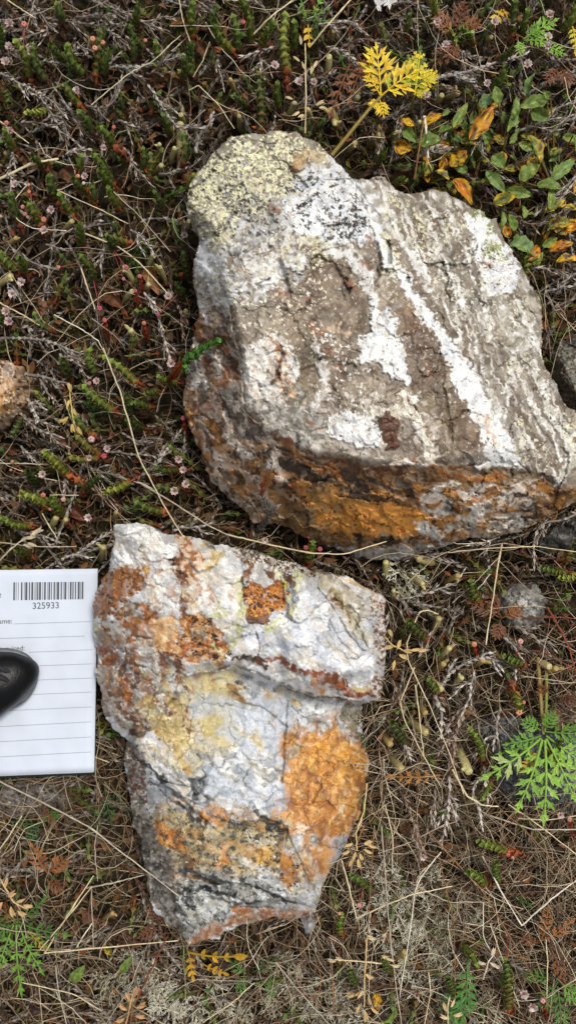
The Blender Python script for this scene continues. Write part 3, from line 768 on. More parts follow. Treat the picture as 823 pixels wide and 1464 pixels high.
R.paint([(280,905),(292,908)], (150,140,120), (120,108,90), w=10, rag=5)
R.paint([(262,925),(300,920),(320,925)], (200,116,40), (160,84,36), w=[8,10,14], rag=5, mix=4)
R.paint([(240,938),(262,938),(300,935)], (120,68,40), w=[4,4,2], rag=3)
R.paint([(290,775),(312,790),(298,810)], (214,196,140), (196,168,110), w=[8,14,10], rag=7, mix=4)
for pts, w in (([(344,830),(346,870),(330,905)],[10,14,8]), ([(405,818),(425,830),(410,855)],[14,16,14]), ([(305,920),(320,935),(345,900)],[4,6,10]), ([(385,900),(400,885)],[10,10]), ([(310,860),(320,880),(300,885)],[6,8,6]), ([(420,865),(415,880)],[12,12])):
    R.paint(pts, (188,188,110), (206,206,160), w=w, rag=7, mix=4, amt=.8)
R.paint([(396,828),(412,832),(408,845),(390,838)], (196,182,84), (170,160,70), rag=4, mix=4)
R.paint([(416,840),(422,858)], (120,128,136), (160,166,168), w=[10,8], rag=6)
R.paint([(350,839),(362,830),(380,838),(398,832),(415,846),(406,860),(412,877),(396,866),(389,880),(380,892),(362,883),(350,888),(355,864),(347,852)], (198,122,34), (160,88,30), rag=5, mix=4.5, dz=-4, soft=2)
R.dots([(350,836),(412,844),(408,874),(350,884)], (214,150,50), cell=4, r=.5, dens=.45, feather=5, dz=2)
R.dots([(350,836),(412,844),(408,874),(350,884)], (100,60,34), cell=5, r=.42, dens=.3, feather=5, dz=-2)
R.paint([(351,880),(384,882),(380,893),(356,892)], (140,106,90), (112,80,64), rag=4)
R.paint([(349,802),(358,806),(350,830)], (150,96,46), (110,76,48), w=[8,8,8], rag=4)
R.paint([(374,812),(388,824)], (150,100,56), (112,80,56), w=[10,9], rag=5)
R.paint([(360,804),(376,806),(372,824),(358,832)], (196,198,194), (170,166,156), rag=3)
R.paint([(412,822),(418,834)], (104,66,46), w=[10,8], rag=3)
R.paint([(345,790),(372,796),(402,804),(446,820)], (118,92,70), (180,170,154), w=[14,16,16,14], rag=6, mix=4)
R.dots([(345,790),(402,804),(446,820)], (226,220,206), cell=4.2, r=.46, dens=.5, w=18, feather=6)
R.dots([(345,790),(402,804),(446,820)], (64,46,36), cell=4.0, r=.44, dens=.4, w=16, feather=6)
R.paint([(296,778),(318,782)], (92,92,90), (140,136,126), w=[7,5], rag=4)
R.paint([(312,783),(330,788)], (228,230,232), w=12, rag=3)
# banded right corner
R.paint([(452,818),(486,848),(506,890),(526,916)], (170,162,132), (196,190,170), w=[12,20,14,8], rag=3, mix=8)
R.paint([(470,822),(500,850),(524,880)], (160,152,134), (190,184,170), w=[10,14,10], rag=3)
R.paint([(474,846),(490,866),(504,890)], (136,106,54), (166,140,84), w=[8,10,6], rag=4)
R.paint([(460,826),(492,850),(512,880)], (212,206,190), w=[4,4,3], rag=2)
R.paint([(505,830),(530,846),(540,860)], (220,212,196), (190,170,140), w=[8,9,8], rag=4)
R.paint([(470,818),(500,828),(514,834)], (206,180,132), w=[3,5,4], rag=3)
for pts in ([(444,822),(470,858),(498,906),(520,930)], [(478,822),(506,850),(522,858)], [(496,868),(516,900),(524,924)]):
    R.crack(pts, 1.6, 3, (70,58,40), .8)
EDGE = [(528,850),(553,862),(554,930),(547,1000),(526,996),(538,950),(532,900)]
R.paint(EDGE, (140,98,82), (200,190,178), rag=6, mix=4)
R.dots(EDGE, (110,70,58), cell=4, r=.46, dens=0.45, amt=.75, feather=8)
R.dots(EDGE, (226,220,206), cell=3.8, r=.44, dens=0.41, amt=.75, feather=8)
R.paint([(322,943),(350,938),(366,940),(384,944)], (84,62,50), (110,76,56), w=[3,12,10,4], rag=3)
R.paint([(384,943),(412,950),(432,958),(452,966),(474,974),(500,986),(530,994)], (158,92,58), (136,80,54), w=[6,7,6,14,20,22,10], rag=4, mix=8)
R.paint([(470,972),(500,988)], (182,100,48), (150,84,46), w=[8,10], rag=4)
R.paint([(505,978),(522,988)], (210,190,140), w=[4,7], rag=3)
R.paint([(366,942),(382,958)], (100,66,50), (130,84,60), w=[8,5], rag=3)
R.paint([(330,954),(362,962),(400,974),(440,982),(480,996)], (222,224,226), (204,206,208), w=[10,16,18,12,6], rag=3, soft=2)
R.paint([(450,974),(462,986)], (200,140,80), w=[6,6], rag=4)
R.paint([(400,982),(450,996),(520,1006)], (160,150,122), (130,118,94), w=[3,7,3], rag=3)
# lower block
R.paint([(330,990),(410,995),(408,1060),(405,1140),(380,1168),(300,1130),(270,1110),(310,1060)], (196,202,208), (214,214,210), rag=8, mix=12)
R.paint([(400,990),(520,1010),(522,1060),(430,1050)], (196,200,206), (164,168,168), rag=7, mix=8)
R.paint([(480,1004),(516,1012),(522,1060),(500,1050)], (150,144,124), (122,118,108), rag=6, mix=6)
R.paint([(268,976),(322,962),(340,1000),(318,1040),(285,1030)], (184,176,118), (206,202,176), rag=12, mix=8, soft=34, amt=.62)
R.paint([(322,975),(345,985),(350,1004),(326,1006)], (166,124,56), (140,116,80), rag=6, mix=6)
R.paint([(336,976),(348,984)], (84,72,58), (120,108,92), w=8, rag=5)
R.paint([(380,985),(392,1005),(390,1035)], (184,152,96), w=[5,6,6], rag=6)
for p in ((385,996),(398,1000),(388,1034),(424,1003)): R.paint([(p[0]-4,p[1]),(p[0]+4,p[1]+2)], (190,150,80), (206,186,140), w=8, rag=5)
R.paint([(296,1010),(330,1040),(320,1080),(280,1100),(252,1078),(260,1060)], (184,170,118), (200,190,160), rag=12, mix=6, soft=26, amt=.7)
R.paint([(240,1040),(262,1090),(274,1104)], (196,160,84), (180,140,70), w=[8,12,8], rag=6)
R.paint([(194,1062),(222,1076),(252,1094),(270,1122)], (212,208,206), (192,188,186), w=[16,26,20,10], rag=5, mix=7, dz=3)
R.paint([(225,1060),(250,1092)], (206,204,212), w=[14,16], rag=4, dz=2)
R.paint([(216,1110),(250,1126),(268,1130)], (198,200,206), (176,174,170), w=[10,18,10], rag=5)
R.paint([(345,1048),(372,1056),(366,1074)], (200,176,112), (206,200,176), w=[8,12,8], rag=6)
R.paint([(386,1142),(396,1158),(384,1150)], (210,150,70), w=8, rag=6)
R.paint([(345,1100),(380,1150)], (172,182,196), (198,204,210), w=[18,22], rag=7, mix=7)
for p in ((292,1064,6),(284,1080,4),(300,1082,6),(236,1093,4),(230,1115,6),(294,1118,7),(276,1122,8),(258,1098,4),(374,1090,3),(392,1096,4),(300,1100,5),(284,1140,7),(278,1150,5),(300,1142,4),(418,1055,8),(412,1050,6)):
    R.paint([(p[0]-1,p[1]-p[2]*.6),(p[0]+1,p[1]+p[2]*.6)], (52,50,46), (86,84,78), w=p[2]*1.2, rag=3)
R.paint(AMB, (204,138,40), (222,164,66), rag=10, mix=7, soft=18)
R.mottle(AMB, (226,172,58), .5, 12, -.3)
R.mottle(AMB, (160,96,40), .5, 14, -.15)
R.mottle(AMB, (206,136,36), .7, 20, .1, 6)
R.mottle(AMB, (236,222,200), .4, 7, -.9, 6)
R.paint([(440,1060),(480,1050),(500,1080),(470,1110),(445,1090)], (216,144,28), (224,168,56), rag=7, mix=7)
R.paint([(410,1130),(440,1140),(450,1180),(420,1186)], (204,128,50), (216,160,90), rag=7, mix=5)
R.paint([(428,1096),(445,1106),(462,1130)], (122,84,78), (160,116,90), w=[6,11,8], rag=5, mix=4)
R.paint([(448,1176),(456,1200)], (124,84,76), (150,104,84), w=[12,10], rag=5)
R.paint([(470,1140),(486,1158),(496,1180)], (222,204,184), (206,160,100), w=[12,16,10], rag=7, mix=4)
R.paint([(408,1050),(425,1070),(412,1085)], (176,160,116), (150,140,116), w=[12,14,10], rag=6, mix=4)
R.paint([(516,1100),(520,1140),(506,1180)], (140,92,60), (186,130,80), w=8, rag=5)
R.paint([(424,1180),(440,1186),(434,1220)], (220,212,200), (200,180,150), w=[10,14,12], rag=6, mix=5)
# ochre band and dark-speckled belt
BELT = [(206,1165),(250,1150),(300,1175),(400,1170),(412,1200),(400,1250),(330,1246),(250,1240),(222,1210)]
R.paint(BELT, (186,168,122), (146,134,108), rag=10, mix=6, soft=14)
R.paint([(208,1172),(232,1178),(262,1190),(270,1212),(240,1216),(222,1204)], (200,138,56), (186,116,48), rag=6, mix=6)
R.paint([(290,1160),(310,1152),(334,1164),(330,1176),(298,1178),(284,1172)], (204,140,58), (178,118,52), rag=5, mix=5)
R.paint([(262,1186),(284,1190),(280,1210)], (184,150,90), (140,106,62), w=[10,14,10], rag=6, mix=5)
R.paint([(250,1215),(275,1232),(262,1240)], (150,104,52), (120,92,58), w=[10,12,8], rag=6)
R.paint([(308,1236),(320,1226),(318,1210)], (206,132,70), w=[6,10,4], rag=4)
R.paint([(355,1190),(385,1195),(400,1205),(385,1218),(352,1212)], (200,196,180), (170,162,140), rag=7, mix=5)
R.paint([(366,1206),(394,1210),(392,1238),(376,1242),(362,1232)], (212,168,82), (196,150,80), rag=4, mix=8, dz=2)
R.paint([(404,1212),(424,1236),(416,1268),(398,1262),(396,1238)], (196,134,54), (176,112,46), rag=5, mix=5)
R.paint([(340,1226),(365,1240),(392,1252)], (210,206,196), (180,170,150), w=[12,10,8], rag=6, dz=2)
R.paint([(366,1256),(400,1270),(416,1285),(400,1298),(378,1280)], (214,208,176), (206,176,104), rag=5, mix=7, dz=2)
R.paint([(425,1230),(440,1236),(430,1262)], (196,180,150), (150,120,90), w=[10,14,12], rag=7, mix=4)
R.paint([(440,1210),(462,1200),(470,1235),(448,1262)], (196,140,84), (212,196,170), rag=7, mix=4)
R.dots(BELT, (56,54,50), cell=7.5, r=.46, dens=.3, c2=(84,80,72), amt=.75, feather=16)
R.dots(BELT, (60,58,52), cell=4.4, r=.46, dens=.16, amt=.75, feather=16)
R.dots([(330,1170),(410,1180),(405,1215),(350,1200)], (62,62,58), cell=5, r=.5, dens=.55, feather=12)
R.dots(BELT, (216,208,186), cell=4.2, r=.36, dens=.1, amt=.75, feather=10)
R.dots([(390,1215),(430,1230),(430,1280),(390,1270)], (70,62,50), cell=8, r=.34, dens=.5, feather=8)
# pale foot with dark seams
FOOT = [(226,1250),(300,1246),(400,1262),(440,1290),(400,1308),(330,1318),(270,1346),(240,1310)]
R.paint(FOOT, (188,192,194), (140,142,138), rag=8, mix=6)
R.paint([(300,1278),(330,1290),(290,1320),(276,1300)], (206,208,202), (180,184,184), rag=6, mix=6)
for pts, w in (([(262,1242),(292,1256),(310,1262)],[4,8,6]), ([(262,1274),(290,1270),(330,1280),(352,1290)],[6,8,6,9]), ([(350,1262),(380,1274),(420,1290)],[3,6,4]), ([(220,1292),(240,1310),(255,1322)],[6,7,5]), ([(258,1268),(276,1300)],[8,6]), ([(250,1150),(275,1170),(300,1178)],[6,9,6]), ([(362,1160),(390,1176),(410,1186)],[4,9,6])):
    R.paint(pts, (46,46,46), (76,76,74), w=w, rag=4, dz=-4)
R.dots(FOOT, (52,54,52), cell=6, r=.46, dens=.2, amt=.75, feather=14)
R.dots(FOOT, (226,226,220), cell=4.4, r=.42, dens=.1, amt=.75, feather=14)
R.paint([(266,1350),(290,1336),(330,1318),(380,1308),(440,1304)], (176,116,84), (196,160,130), w=[10,20,16,12,10], rag=6, mix=5)
R.paint([(335,1300),(350,1306)], (190,120,60), w=[10,14], rag=6)
R.paint([(432,1296),(450,1270),(468,1246)], (206,210,216), (186,188,192), w=[14,22,10], rag=4, mix=9)
# dark left flank
FLANK = [(180,1062),(194,1066),(212,1110),(206,1160),(228,1204),(252,1246),(258,1300),(268,1352),(212,1285),(200,1220),(183,1165)]
R.paint(FLANK, (120,112,102), (158,150,140), rag=6, mix=5)
R.paint([(186,1180),(214,1210),(240,1250),(225,1290),(206,1240)], (104,100,96), (146,142,136), rag=6, mix=6)
R.dots(FLANK, (66,60,54), cell=5, r=.48, dens=0.30, amt=.75, feather=10)
R.dots(FLANK, (206,198,186), cell=4.4, r=.4, dens=.12, amt=.75, feather=10)
R.dots([(182,1070),(206,1090),(206,1150),(188,1150)], (130,84,60), cell=5, r=.46, dens=.5, feather=10)
LM = [(132,890),(250,935),(262,1000),(240,1060),(184,1056),(140,1000)]
R.dots(LM, (226,218,200), cell=4.4, r=.38, dens=0.08, amt=.75, feather=10)
R.dots(LM, (112,78,60), cell=4.4, r=.42, dens=0.17, amt=.75, feather=10)
R.dots([(200,1000),(300,1050),(250,1070)], (232,220,186), cell=4, r=.45, dens=.2, feather=10)
R.dots([(152,815),(205,812),(180,890),(132,880)], (206,140,70), cell=4, r=.45, dens=.2, feather=8)
R.dots([(152,815),(205,812),(180,890),(132,880)], (104,66,40), cell=4.4, r=.42, dens=.2, feather=8, dz=-2)
R.dots([(250,775),(300,790),(290,870),(255,860)], (226,196,160), cell=4, r=.42, dens=.2, feather=8)
R.dots(LOW, (110,106,96), cell=5.4, r=.36, dens=0.06, amt=.75, feather=8)
for pts, w in (([(345,1000),(350,1050),(340,1100)],2), ([(372,1010),(384,1060),(400,1110)],2), ([(300,1100),(330,1086),(352,1060)],3), ([(240,1108),(266,1124),(290,1128)],3), ([(330,1120),(300,1150),(270,1160)],4), ([(300,1120),(276,1146)],5),
               ([(352,1150),(380,1166),(404,1176)],4), ([(420,1010),(440,1030),(470,1036)],3), ([(470,1010),(490,1040)],3), ([(330,1110),(360,1132),(384,1140)],2)):
    R.paint(pts, (92,96,100), (130,134,138), w=w, rag=3, amt=.8)
for pts, w in (([(356,1062),(372,1090),(366,1120)],8), ([(330,1060),(342,1090)],8), ([(394,1010),(400,1050)],7), ([(290,1110),(320,1098)],6), ([(440,1012),(470,1020),(486,1012)],8), ([(236,1080),(262,1112)],8), ([(398,1120),(396,1146)],6)):
    R.paint(pts, (226,228,230), (208,214,222), w=w, rag=4, dz=.8)
R.mottle([(400,1040),(480,1020),(530,1060),(534,1160),(480,1250),(420,1260),(395,1180)], (206,142,56), .8, 9, -.35, 16, 1.9, 2)
R.mottle([(400,1040),(480,1020),(530,1060),(534,1160),(480,1250),(420,1260),(395,1180)], (150,92,52), .6, 7, -.7, 16, 1.9, 2)
R.mottle([(130,800),(330,780),(340,960),(200,1050),(130,980)], (178,116,54), .65, 8, -.8, 16, 1.3, 2)
R.mottle([(200,960),(340,950),(350,1060),(260,1120),(200,1060)], (196,180,116), .65, 12, -.15, 20, 1.0, 2)
R.mottle([(210,1130),(420,1140),(420,1260),(240,1260)], (206,150,66), .5, 9, -.75, 14, .3, 2)
R.mottle(SLAB, (150,146,138), .5, 5, -.66, 8, .8, 1.8, white=True)
R.mottle(SLAB, (196,180,148), .5, 9, -.5, 8, .8, 1.8, white=True)
R.mottle(SLAB, (168,174,184), .5, 14, -.3, white=True)
R.mottle(LOW, (120,122,122), .5, 5, -.66, 8, .7, 2, white=True)
R.mottle(LOW, (176,162,122), .5, 10, -.55, 8, .7, 2, white=True)
R.mottle(LOW, (206,208,212), .45, 8, -.5, 8, .7, 2, white=True)
R.mottle(AMB, (234,196,120), .6, 5, -.62, 5)
R.mottle(AMB, (158,104,50), .55, 6, -.62, 5, 1.8, 1.6)
R.mottle([(405,1120),(470,1140),(500,1200),(420,1190)], (176,108,52), .6, 10, -.1, 10)
for pts, w in (([(206,1092),(236,1124),(262,1142),(290,1154)],4), ([(268,1140),(284,1118),(306,1094)],5), ([(216,1120),(250,1148),(276,1170)],4), ([(300,1164),(340,1178),(372,1172),(404,1188)],4), ([(226,1262),(250,1284),(266,1312)],5), ([(300,1282),(336,1292),(372,1290)],4), ([(256,1240),(300,1250),(330,1264)],4)):
    R.paint(pts, (58,62,66), (92,98,104), w=w, rag=3.5, amt=.9)
R.mottle([(265,985),(420,1000),(405,1160),(300,1140)], (170,182,200), .6, 18, 0, 14, .7, 1.6)
R.mottle([(190,1060),(420,1090),(410,1180),(260,1160)], (112,120,130), .5, 7, -.6, 12, .6, 3)
R.Z += 44 * sstep((R.v - 1045) / 190)                            # the lower block rises again towards its foot
R.drop([(258,968),(300,961),(334,954),(372,968),(410,982),(455,997),(500,1006),(540,1010),(560,1100),(500,1380),(230,1380),(170,1180),(176,1062),(222,1040),(246,1000)], lambda u, v: 22 + 44 * sstep((u - 240) / 200), 1.6)
R.drop([(240,1126),(262,1146),(300,1176),(340,1184),(372,1170),(410,1188),(440,1250),(500,1380),(200,1400),(170,1180),(210,1120)], 9, 3)
R.drop([(215,1236),(262,1248),(300,1258),(345,1264),(400,1282),(450,1300),(440,1390),(220,1390)], 9, 3)
R.drop([(255,1276),(292,1272),(330,1282),(356,1292),(400,1300),(400,1390),(230,1390)], 5, 3)
# relief
R.facet(cell=60, slope=.17, lift=4, seed=1)
R.facet(cell=32, slope=.19, lift=2.5, seed=2)
R.facet(cell=13, slope=.1, lift=.8, seed=3)
R.facet([(165,750),(250,780),(262,880),(210,870),(160,800)], cell=15, slope=.3, lift=4, seed=4, groove=1.5)
R.facet(LM, cell=14, slope=.25, lift=4, seed=5, groove=1.5)
R.facet(AMB, cell=10, slope=.22, lift=2, seed=6)
R.facet([(226,1250),(440,1270),(440,1300),(270,1346)], cell=20, slope=.25, lift=4, seed=7)
R.relief(2, .6, .35, .2)
for pts, w, d in (([(265,964),(300,958),(330,950),(372,966),(410,980),(455,994),(500,1004)],3,7), ([(205,768),(200,785),(215,800)],1.4,3), ([(176,765),(196,760),(206,772)],1.4,3), ([(190,790),(206,812)],1.4,3),
                  ([(345,800),(347,840)],2,4), ([(412,1004),(408,1050),(404,1120)],2,5), ([(270,1000),(262,1040)],2,4), ([(175,908),(215,912)],2,4), ([(190,952),(212,954)],1.4,3), ([(330,1296),(390,1300)],2,4),
                  ([(240,1130),(276,1160),(300,1176)],2.4,6), ([(372,1166),(400,1180)],2.4,6), ([(260,1250),(310,1262),(345,1262),(400,1280)],2.4,6), ([(230,1116),(268,1126)],1.8,4), ([(360,890),(372,920),(368,936)],1.3,2.5),
                  ([(300,890),(312,930)],1.3,2.5), ([(465,880),(490,920),(512,940)],1.2,2.5), ([(330,1000),(372,1010),(412,1040)],1.6,3)):
    R.crack(pts, w, d, (52,44,36), .6)
rock_step = R.finish('quartz_rock', tuck=.2)
tag(rock_step, 'stepped white and orange quartz rock lying beside the paper sample ticket', 'rock')

# ---- smaller stones
def small_rock(name, outline, zs, zc, c1, c2, patches, label, seed, dots=()):
    o = np.array(outline, float); cen = o.mean(0)
    ol = [(a, b, zs) for a, b in outline]
    ct = [(cen[0], cen[1], zc)] + [(cen[0] + (a - cen[0]) * .55, cen[1] + (b - cen[1]) * .55, zc - 4 + 8 * ((i * 37 % 11) / 11)) for i, (a, b) in enumerate(outline[::2])]
    r = Rock(ol, ct, seed=seed, rag=2.2, step=1.4)
    r.base(c1, c2, 12)
    for p in patches: r.paint(*p[:3], **p[3])
    for p in dots: r.dots(outline, p[0], **p[1])
    r.facet(cell=22, slope=.22, lift=3, seed=1); r.facet(cell=9, slope=.18, lift=1.5, seed=2); r.relief(2, 2, 1.3, .8)
    ob = r.finish(name, lip=6, drop=8, tuck=.1, contrast=.05)
    tag(ob, label, 'rock')
    return ob
small_rock('stone', [(-60,525),(-20,510),(14,516),(28,528),(36,545),(34,560),(39,576),(26,594),(6,606),(-20,612),(-60,590)], 10, 46, (206,172,136), (184,144,104),
  [([(0,560),(25,555),(20,590),(0,600)], (196,158,96), (176,130,64), dict(rag=6)), ([(-10,525),(20,530)], (150,132,120), (190,166,146), dict(w=14, rag=6))],
  'small rusty tan stone cut by the left edge of the photo', 900, [((92,74,58), dict(cell=4.5, r=.4, dens=.35)), ((220,206,186), dict(cell=4, r=.36, dens=.3))])
small_rock('stone', [(786,505),(800,488),(830,478),(880,490),(890,560),(860,610),(826,596),(806,572),(788,545)], -8, 30, (112,108,98), (86,82,76),
  [([(800,500),(820,520)], (140,136,124), (110,104,94), dict(w=16, rag=8))], 'dark grey mottled stone behind the right side of the large boulder', 1100,
  [((58,56,52), dict(cell=4.6, r=.45, dens=.45)), ((160,152,132), dict(cell=4.2, r=.36, dens=.25))])
small_rock('stone', [(676,1035),(705,1022),(760,1026),(823,1040),(870,1060),(880,1120),(840,1160),(780,1164),(735,1156),(704,1130),(690,1085)], -30, 2, (92,96,100), (66,70,74),
  [([(735,1140),(790,1150)], (60,72,74), (46,54,56), dict(w=20, rag=6)), ([(690,1035),(740,1032)], (120,124,126), (94,98,100), dict(w=16, rag=8))],
  'flat blue grey stone beneath the bright green feathery plant', 1300, [((46,50,52), dict(cell=5, r=.45, dens=.4)), ((140,146,144), dict(cell=4.4, r=.34, dens=.2))])
small_rock('stone', [(712,850),(735,832),(768,834),(784,860),(776,890),(750,908),(722,896),(708,872)], -26, 0, (150,148,142), (122,120,114),
  [([(725,850),(760,870)], (172,170,166), (140,138,132), dict(w=16, rag=8))], 'pale grey stone showing through the stems right of the lower rock', 1500, [((92,90,84), dict(cell=5, r=.42, dens=.4))])
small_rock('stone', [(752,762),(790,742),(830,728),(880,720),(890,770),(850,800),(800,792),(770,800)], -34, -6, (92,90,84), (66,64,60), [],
  'added dark stone standing in for shade under the right tip of the large boulder', 1700, [((50,48,46), dict(cell=5, r=.44, dens=.4))])  # dark rock colour takes the place of the shade beneath the boulder
small_rock('stone', [(-50,1120),(20,1112),(80,1112),(122,1118),(112,1142),(80,1162),(40,1172),(-40,1170)], -40, -14, (120,112,106), (92,84,78), [],
  'weathered brown grey stone just below the ticket', 1900, [((60,54,50), dict(cell=5, r=.44, dens=.4)), ((150,146,138), dict(cell=4.4, r=.36, dens=.25))])
small_rock('stone', [(430,1318),(444,1308),(452,1318),(446,1338),(434,1334)], -14, 10, (176,180,186), (150,150,152), [],
  'tiny pale quartz chip at the foot of the stepped rock', 2100)

# ---------------------------------------------------------------- ground
def ground():
    n = 150
    xs = np.linspace(-620, 620, n); ys = np.linspace(-980, 980, int(n * 1.5))
    X, Y = np.meshgrid(xs, ys)
    Zg = -62 + 9 * fbm(X, Y, 90, 4, 701) + 4 * fbm(X, Y, 18, 3, 705)
    edge = np.minimum(620 - np.abs(X), 980 - np.abs(Y))
    Zg = np.where(edge < 1, -64, Zg)
    V = np.stack([X, Y, Zg], -1).reshape(-1, 3)
    ny, nx = X.shape
    i = np.arange(ny - 1)[:, None] * nx + np.arange(nx - 1)[None]
    F = np.stack([i, i + 1, i + nx + 1, i + nx], -1).reshape(-1, 4)
    # the sheet goes on to the horizon
    B = 60000.0
    rim = np.array([[-B, -B, -64], [B, -B, -64], [B, B, -64], [-B, B, -64]])
    k = len(V); c = [0, nx - 1, nx * ny - 1, nx * (ny - 1)]
    F2 = np.array([[k, k + 1, c[1], c[0]], [k + 1, k + 2, c[2], c[1]], [k + 2, k + 3, c[3], c[2]], [k + 3, k, c[0], c[3]]])
    V = np.concatenate([V, rim]); F = np.concatenate([F, F2])
    n1 = sstep(.5 + fbm(V[:, 0], V[:, 1], 40, 4, 711))[:, None]; n2 = sstep(.4 + fbm(V[:, 0], V[:, 1], 12, 3, 715))[:, None]
    col = lin((50, 40, 31)) * (1 - n1) + lin((36, 30, 22)) * n1
    col = col * (1 - .6 * n2) + lin((56, 54, 28)) * .6 * n2
    mb = MB(); mb.add(V, F, col)
    kind(mb.build('ground', M_LITTER), 'structure')
ground()

OUTL = [np.array([(a, b) for a, b, c in OUT1], float), np.array([(a, b) for a, b, c in OUT2], float)]
def in_rock(u, v, depth=18):
    return (sd_poly(u, v, OUTL[0]) < -depth) | (sd_poly(u, v, OUTL[1]) < -depth)
TICKET = np.array([(-200, 812), (140, 813), (135, 1104), (-200, 1118)], float)
def in_ticket(u, v): return sd_poly(u, v, TICKET) < -6

# zones: how strawy / heathery a spot is
def straw(u, v):
    return sstep((v - 780) / 380.0) * (0.35 + 0.65 * sstep((u - 330) / 250.0))

# ---------------------------------------------------------------- ground cover nobody could count
def batch_tubes(mb, P, r, col, sides=3, taper=True):
    """P (N,M,3), r (N,), col (N,3)"""
    N, Mn, _ = P.shape
    T = np.gradient(P, axis=1); T /= np.linalg.norm(T, axis=2, keepdims=True) + 1e-9
    up = np.array([0.13, 0.07, 1.0])
    B = np.cross(T, up); B /= np.linalg.norm(B, axis=2, keepdims=True) + 1e-9
    Nn = np.cross(B, T)
    tt = np.linspace(0, 1, Mn)
    rr = r[:, None] * ((1 - 0.75 * tt ** 2)[None] if taper else np.ones((1, Mn)))
    a = np.arange(sides) / sides * 2 * math.pi + 0.5
    ring = P[:, :, None] + rr[:, :, None, None] * (np.cos(a)[None, None, :, None] * B[:, :, None] + np.sin(a)[None, None, :, None] * Nn[:, :, None])
    V = ring.reshape(-1, 3)
    base = (np.arange(N) * Mn * sides)[:, None, None]; i = (np.arange(Mn - 1) * sides)[None, :, None]
    j = np.arange(sides)[None, None]; j2 = (j + 1) % sides
    F = np.stack(np.broadcast_arrays(base + i + j, base + i + j2, base + i + sides + j2, base + i + sides + j), -1).reshape(-1, 4)
    mb.add(V, F, np.repeat(col, Mn * sides, 0))

def spots(n, dens=None, pad=70):
    out = []
    tot = 0
    while tot < n:
        u = RNG.uniform(-pad, 823 + pad, 4 * n); v = RNG.uniform(-pad, 1464 + pad, 4 * n)
        ok = ~in_rock(u, v) & ~in_ticket(u, v)
        if dens is not None: ok &= RNG.random(len(u)) < dens(u, v)
        p = np.stack([u[ok], v[ok]], -1); out.append(p); tot += len(p)
    return np.concatenate(out)[:n]

def pal(n, cols):
    c = lin(np.array(cols))
    i = RNG.integers(0, len(cols), n); j = RNG.integers(0, len(cols), n); t = RNG.random((n, 1)) * .5
    return (c[i] * (1 - t) + c[j] * t) * RNG.uniform(.7, 1.25, (n, 1))

def fibres(name, n, dens, length, rad, zr, cols, curl=.5, M=6, arch=6, tagkind='stuff'):
    p = spots(n, dens)
    th = RNG.uniform(0, 2 * math.pi, n); L = RNG.uniform(*length, n); k = RNG.normal(0, curl, n)
    z0 = RNG.uniform(*zr, n)
    u = p[:, 0].copy(); v = p[:, 1].copy()
    P = np.zeros((n, M, 3)); dzz = RNG.normal(0, .18, n)
    for m in range(M):
        t = m / (M - 1)
        z = z0 + arch * np.sin(math.pi * t) * RNG.uniform(.2, 1, n) + dzz * L * t
        z = np.minimum(z, zr[1] + 14)
        P[:, m] = WA(u, v, z)
        u = u + np.cos(th) * L / (M - 1); v = v + np.sin(th) * L / (M - 1)
        th = th + k / (M - 1) * 2 + RNG.normal(0, curl * .5, n)
    mb = MB(); batch_tubes(mb, P, RNG.uniform(*rad, n), pal(n, cols))
    o = mb.build(name, M_LITTER); kind(o, tagkind)
    return o

heath = lambda u, v: 1 - .6 * straw(u, v)
fibres('dead_moss_fibres', 5200, heath, (18, 60), (.7, 1.5), (-58, -20), [(96,78,56),(120,100,74),(72,56,42),(60,50,40),(140,122,94),(104,84,60)], curl=1.3, M=6)
fibres('dead_grass_litter', 3600, straw, (40, 150), (.4, .9), (-56, -14), [(150,130,102),(176,160,132),(112,94,74),(88,72,58),(196,182,156),(120,102,88),(92,70,54)], curl=.5, M=6, arch=10)
fibres('fine_dry_grass', 560, lambda u, v: .35 + .65 * straw(u, v), (50, 170), (.4, .75), (-14, 8), [(196,182,154),(170,154,128),(150,120,96),(206,196,172)], curl=.45, M=8, arch=8)

def batch_leaves(mb, n, dens, size, zr, cols, asp=.45, tilt=.6):
    p = spots(n, dens); L = RNG.uniform(*size, n)
    th = RNG.uniform(0, 2 * math.pi, n); z = RNG.uniform(*zr, n)
    c = WA(p[:, 0], p[:, 1], z)
    D = np.stack([np.cos(th), np.sin(th), RNG.normal(0, tilt, n)], -1); D /= np.linalg.norm(D, axis=1, keepdims=True)
    S = np.cross(D, np.stack([RNG.normal(0, .4, n), RNG.normal(0, .4, n), np.ones(n)], -1)); S /= np.linalg.norm(S, axis=1, keepdims=True)
    U = np.cross(S, D)
    w = L * asp * RNG.uniform(.6, 1.2, n)
    L = L[:, None]; w = w[:, None]; cu = (RNG.normal(.1, .16, n))[:, None] * L
    q = [c - D * L * .5, c + S * w * .5 - D * L * .1 + U * cu, c + D * L * .5 - U * cu * .4, c - S * w * .5 - D * L * .1 + U * cu, c - D * L * .08 - U * .12 * w]
    V = np.stack(q, 1).reshape(-1, 3)
    b = (np.arange(n) * 5)[:, None]
    F = np.concatenate([b + np.array([[0, 1, 4]]), b + np.array([[1, 2, 4]]), b + np.array([[2, 3, 4]]), b + np.array([[3, 0, 4]])])
    mb.add(V, F, np.repeat(pal(n, cols), 5, 0))
mb = MB()
batch_leaves(mb, 3200, None, (10, 30), (-54, -22), [(104,70,42),(84,60,40),(110,76,50),(64,46,34),(92,82,66),(126,90,60),(74,66,56)])
batch_leaves(mb, 900, heath, (8, 16), (-50, -12), [(112,60,40),(134,74,48),(90,64,50),(120,104,90)])
kind(mb.build('leaf_litter', M_LITTER), 'stuff')
mb = MB()
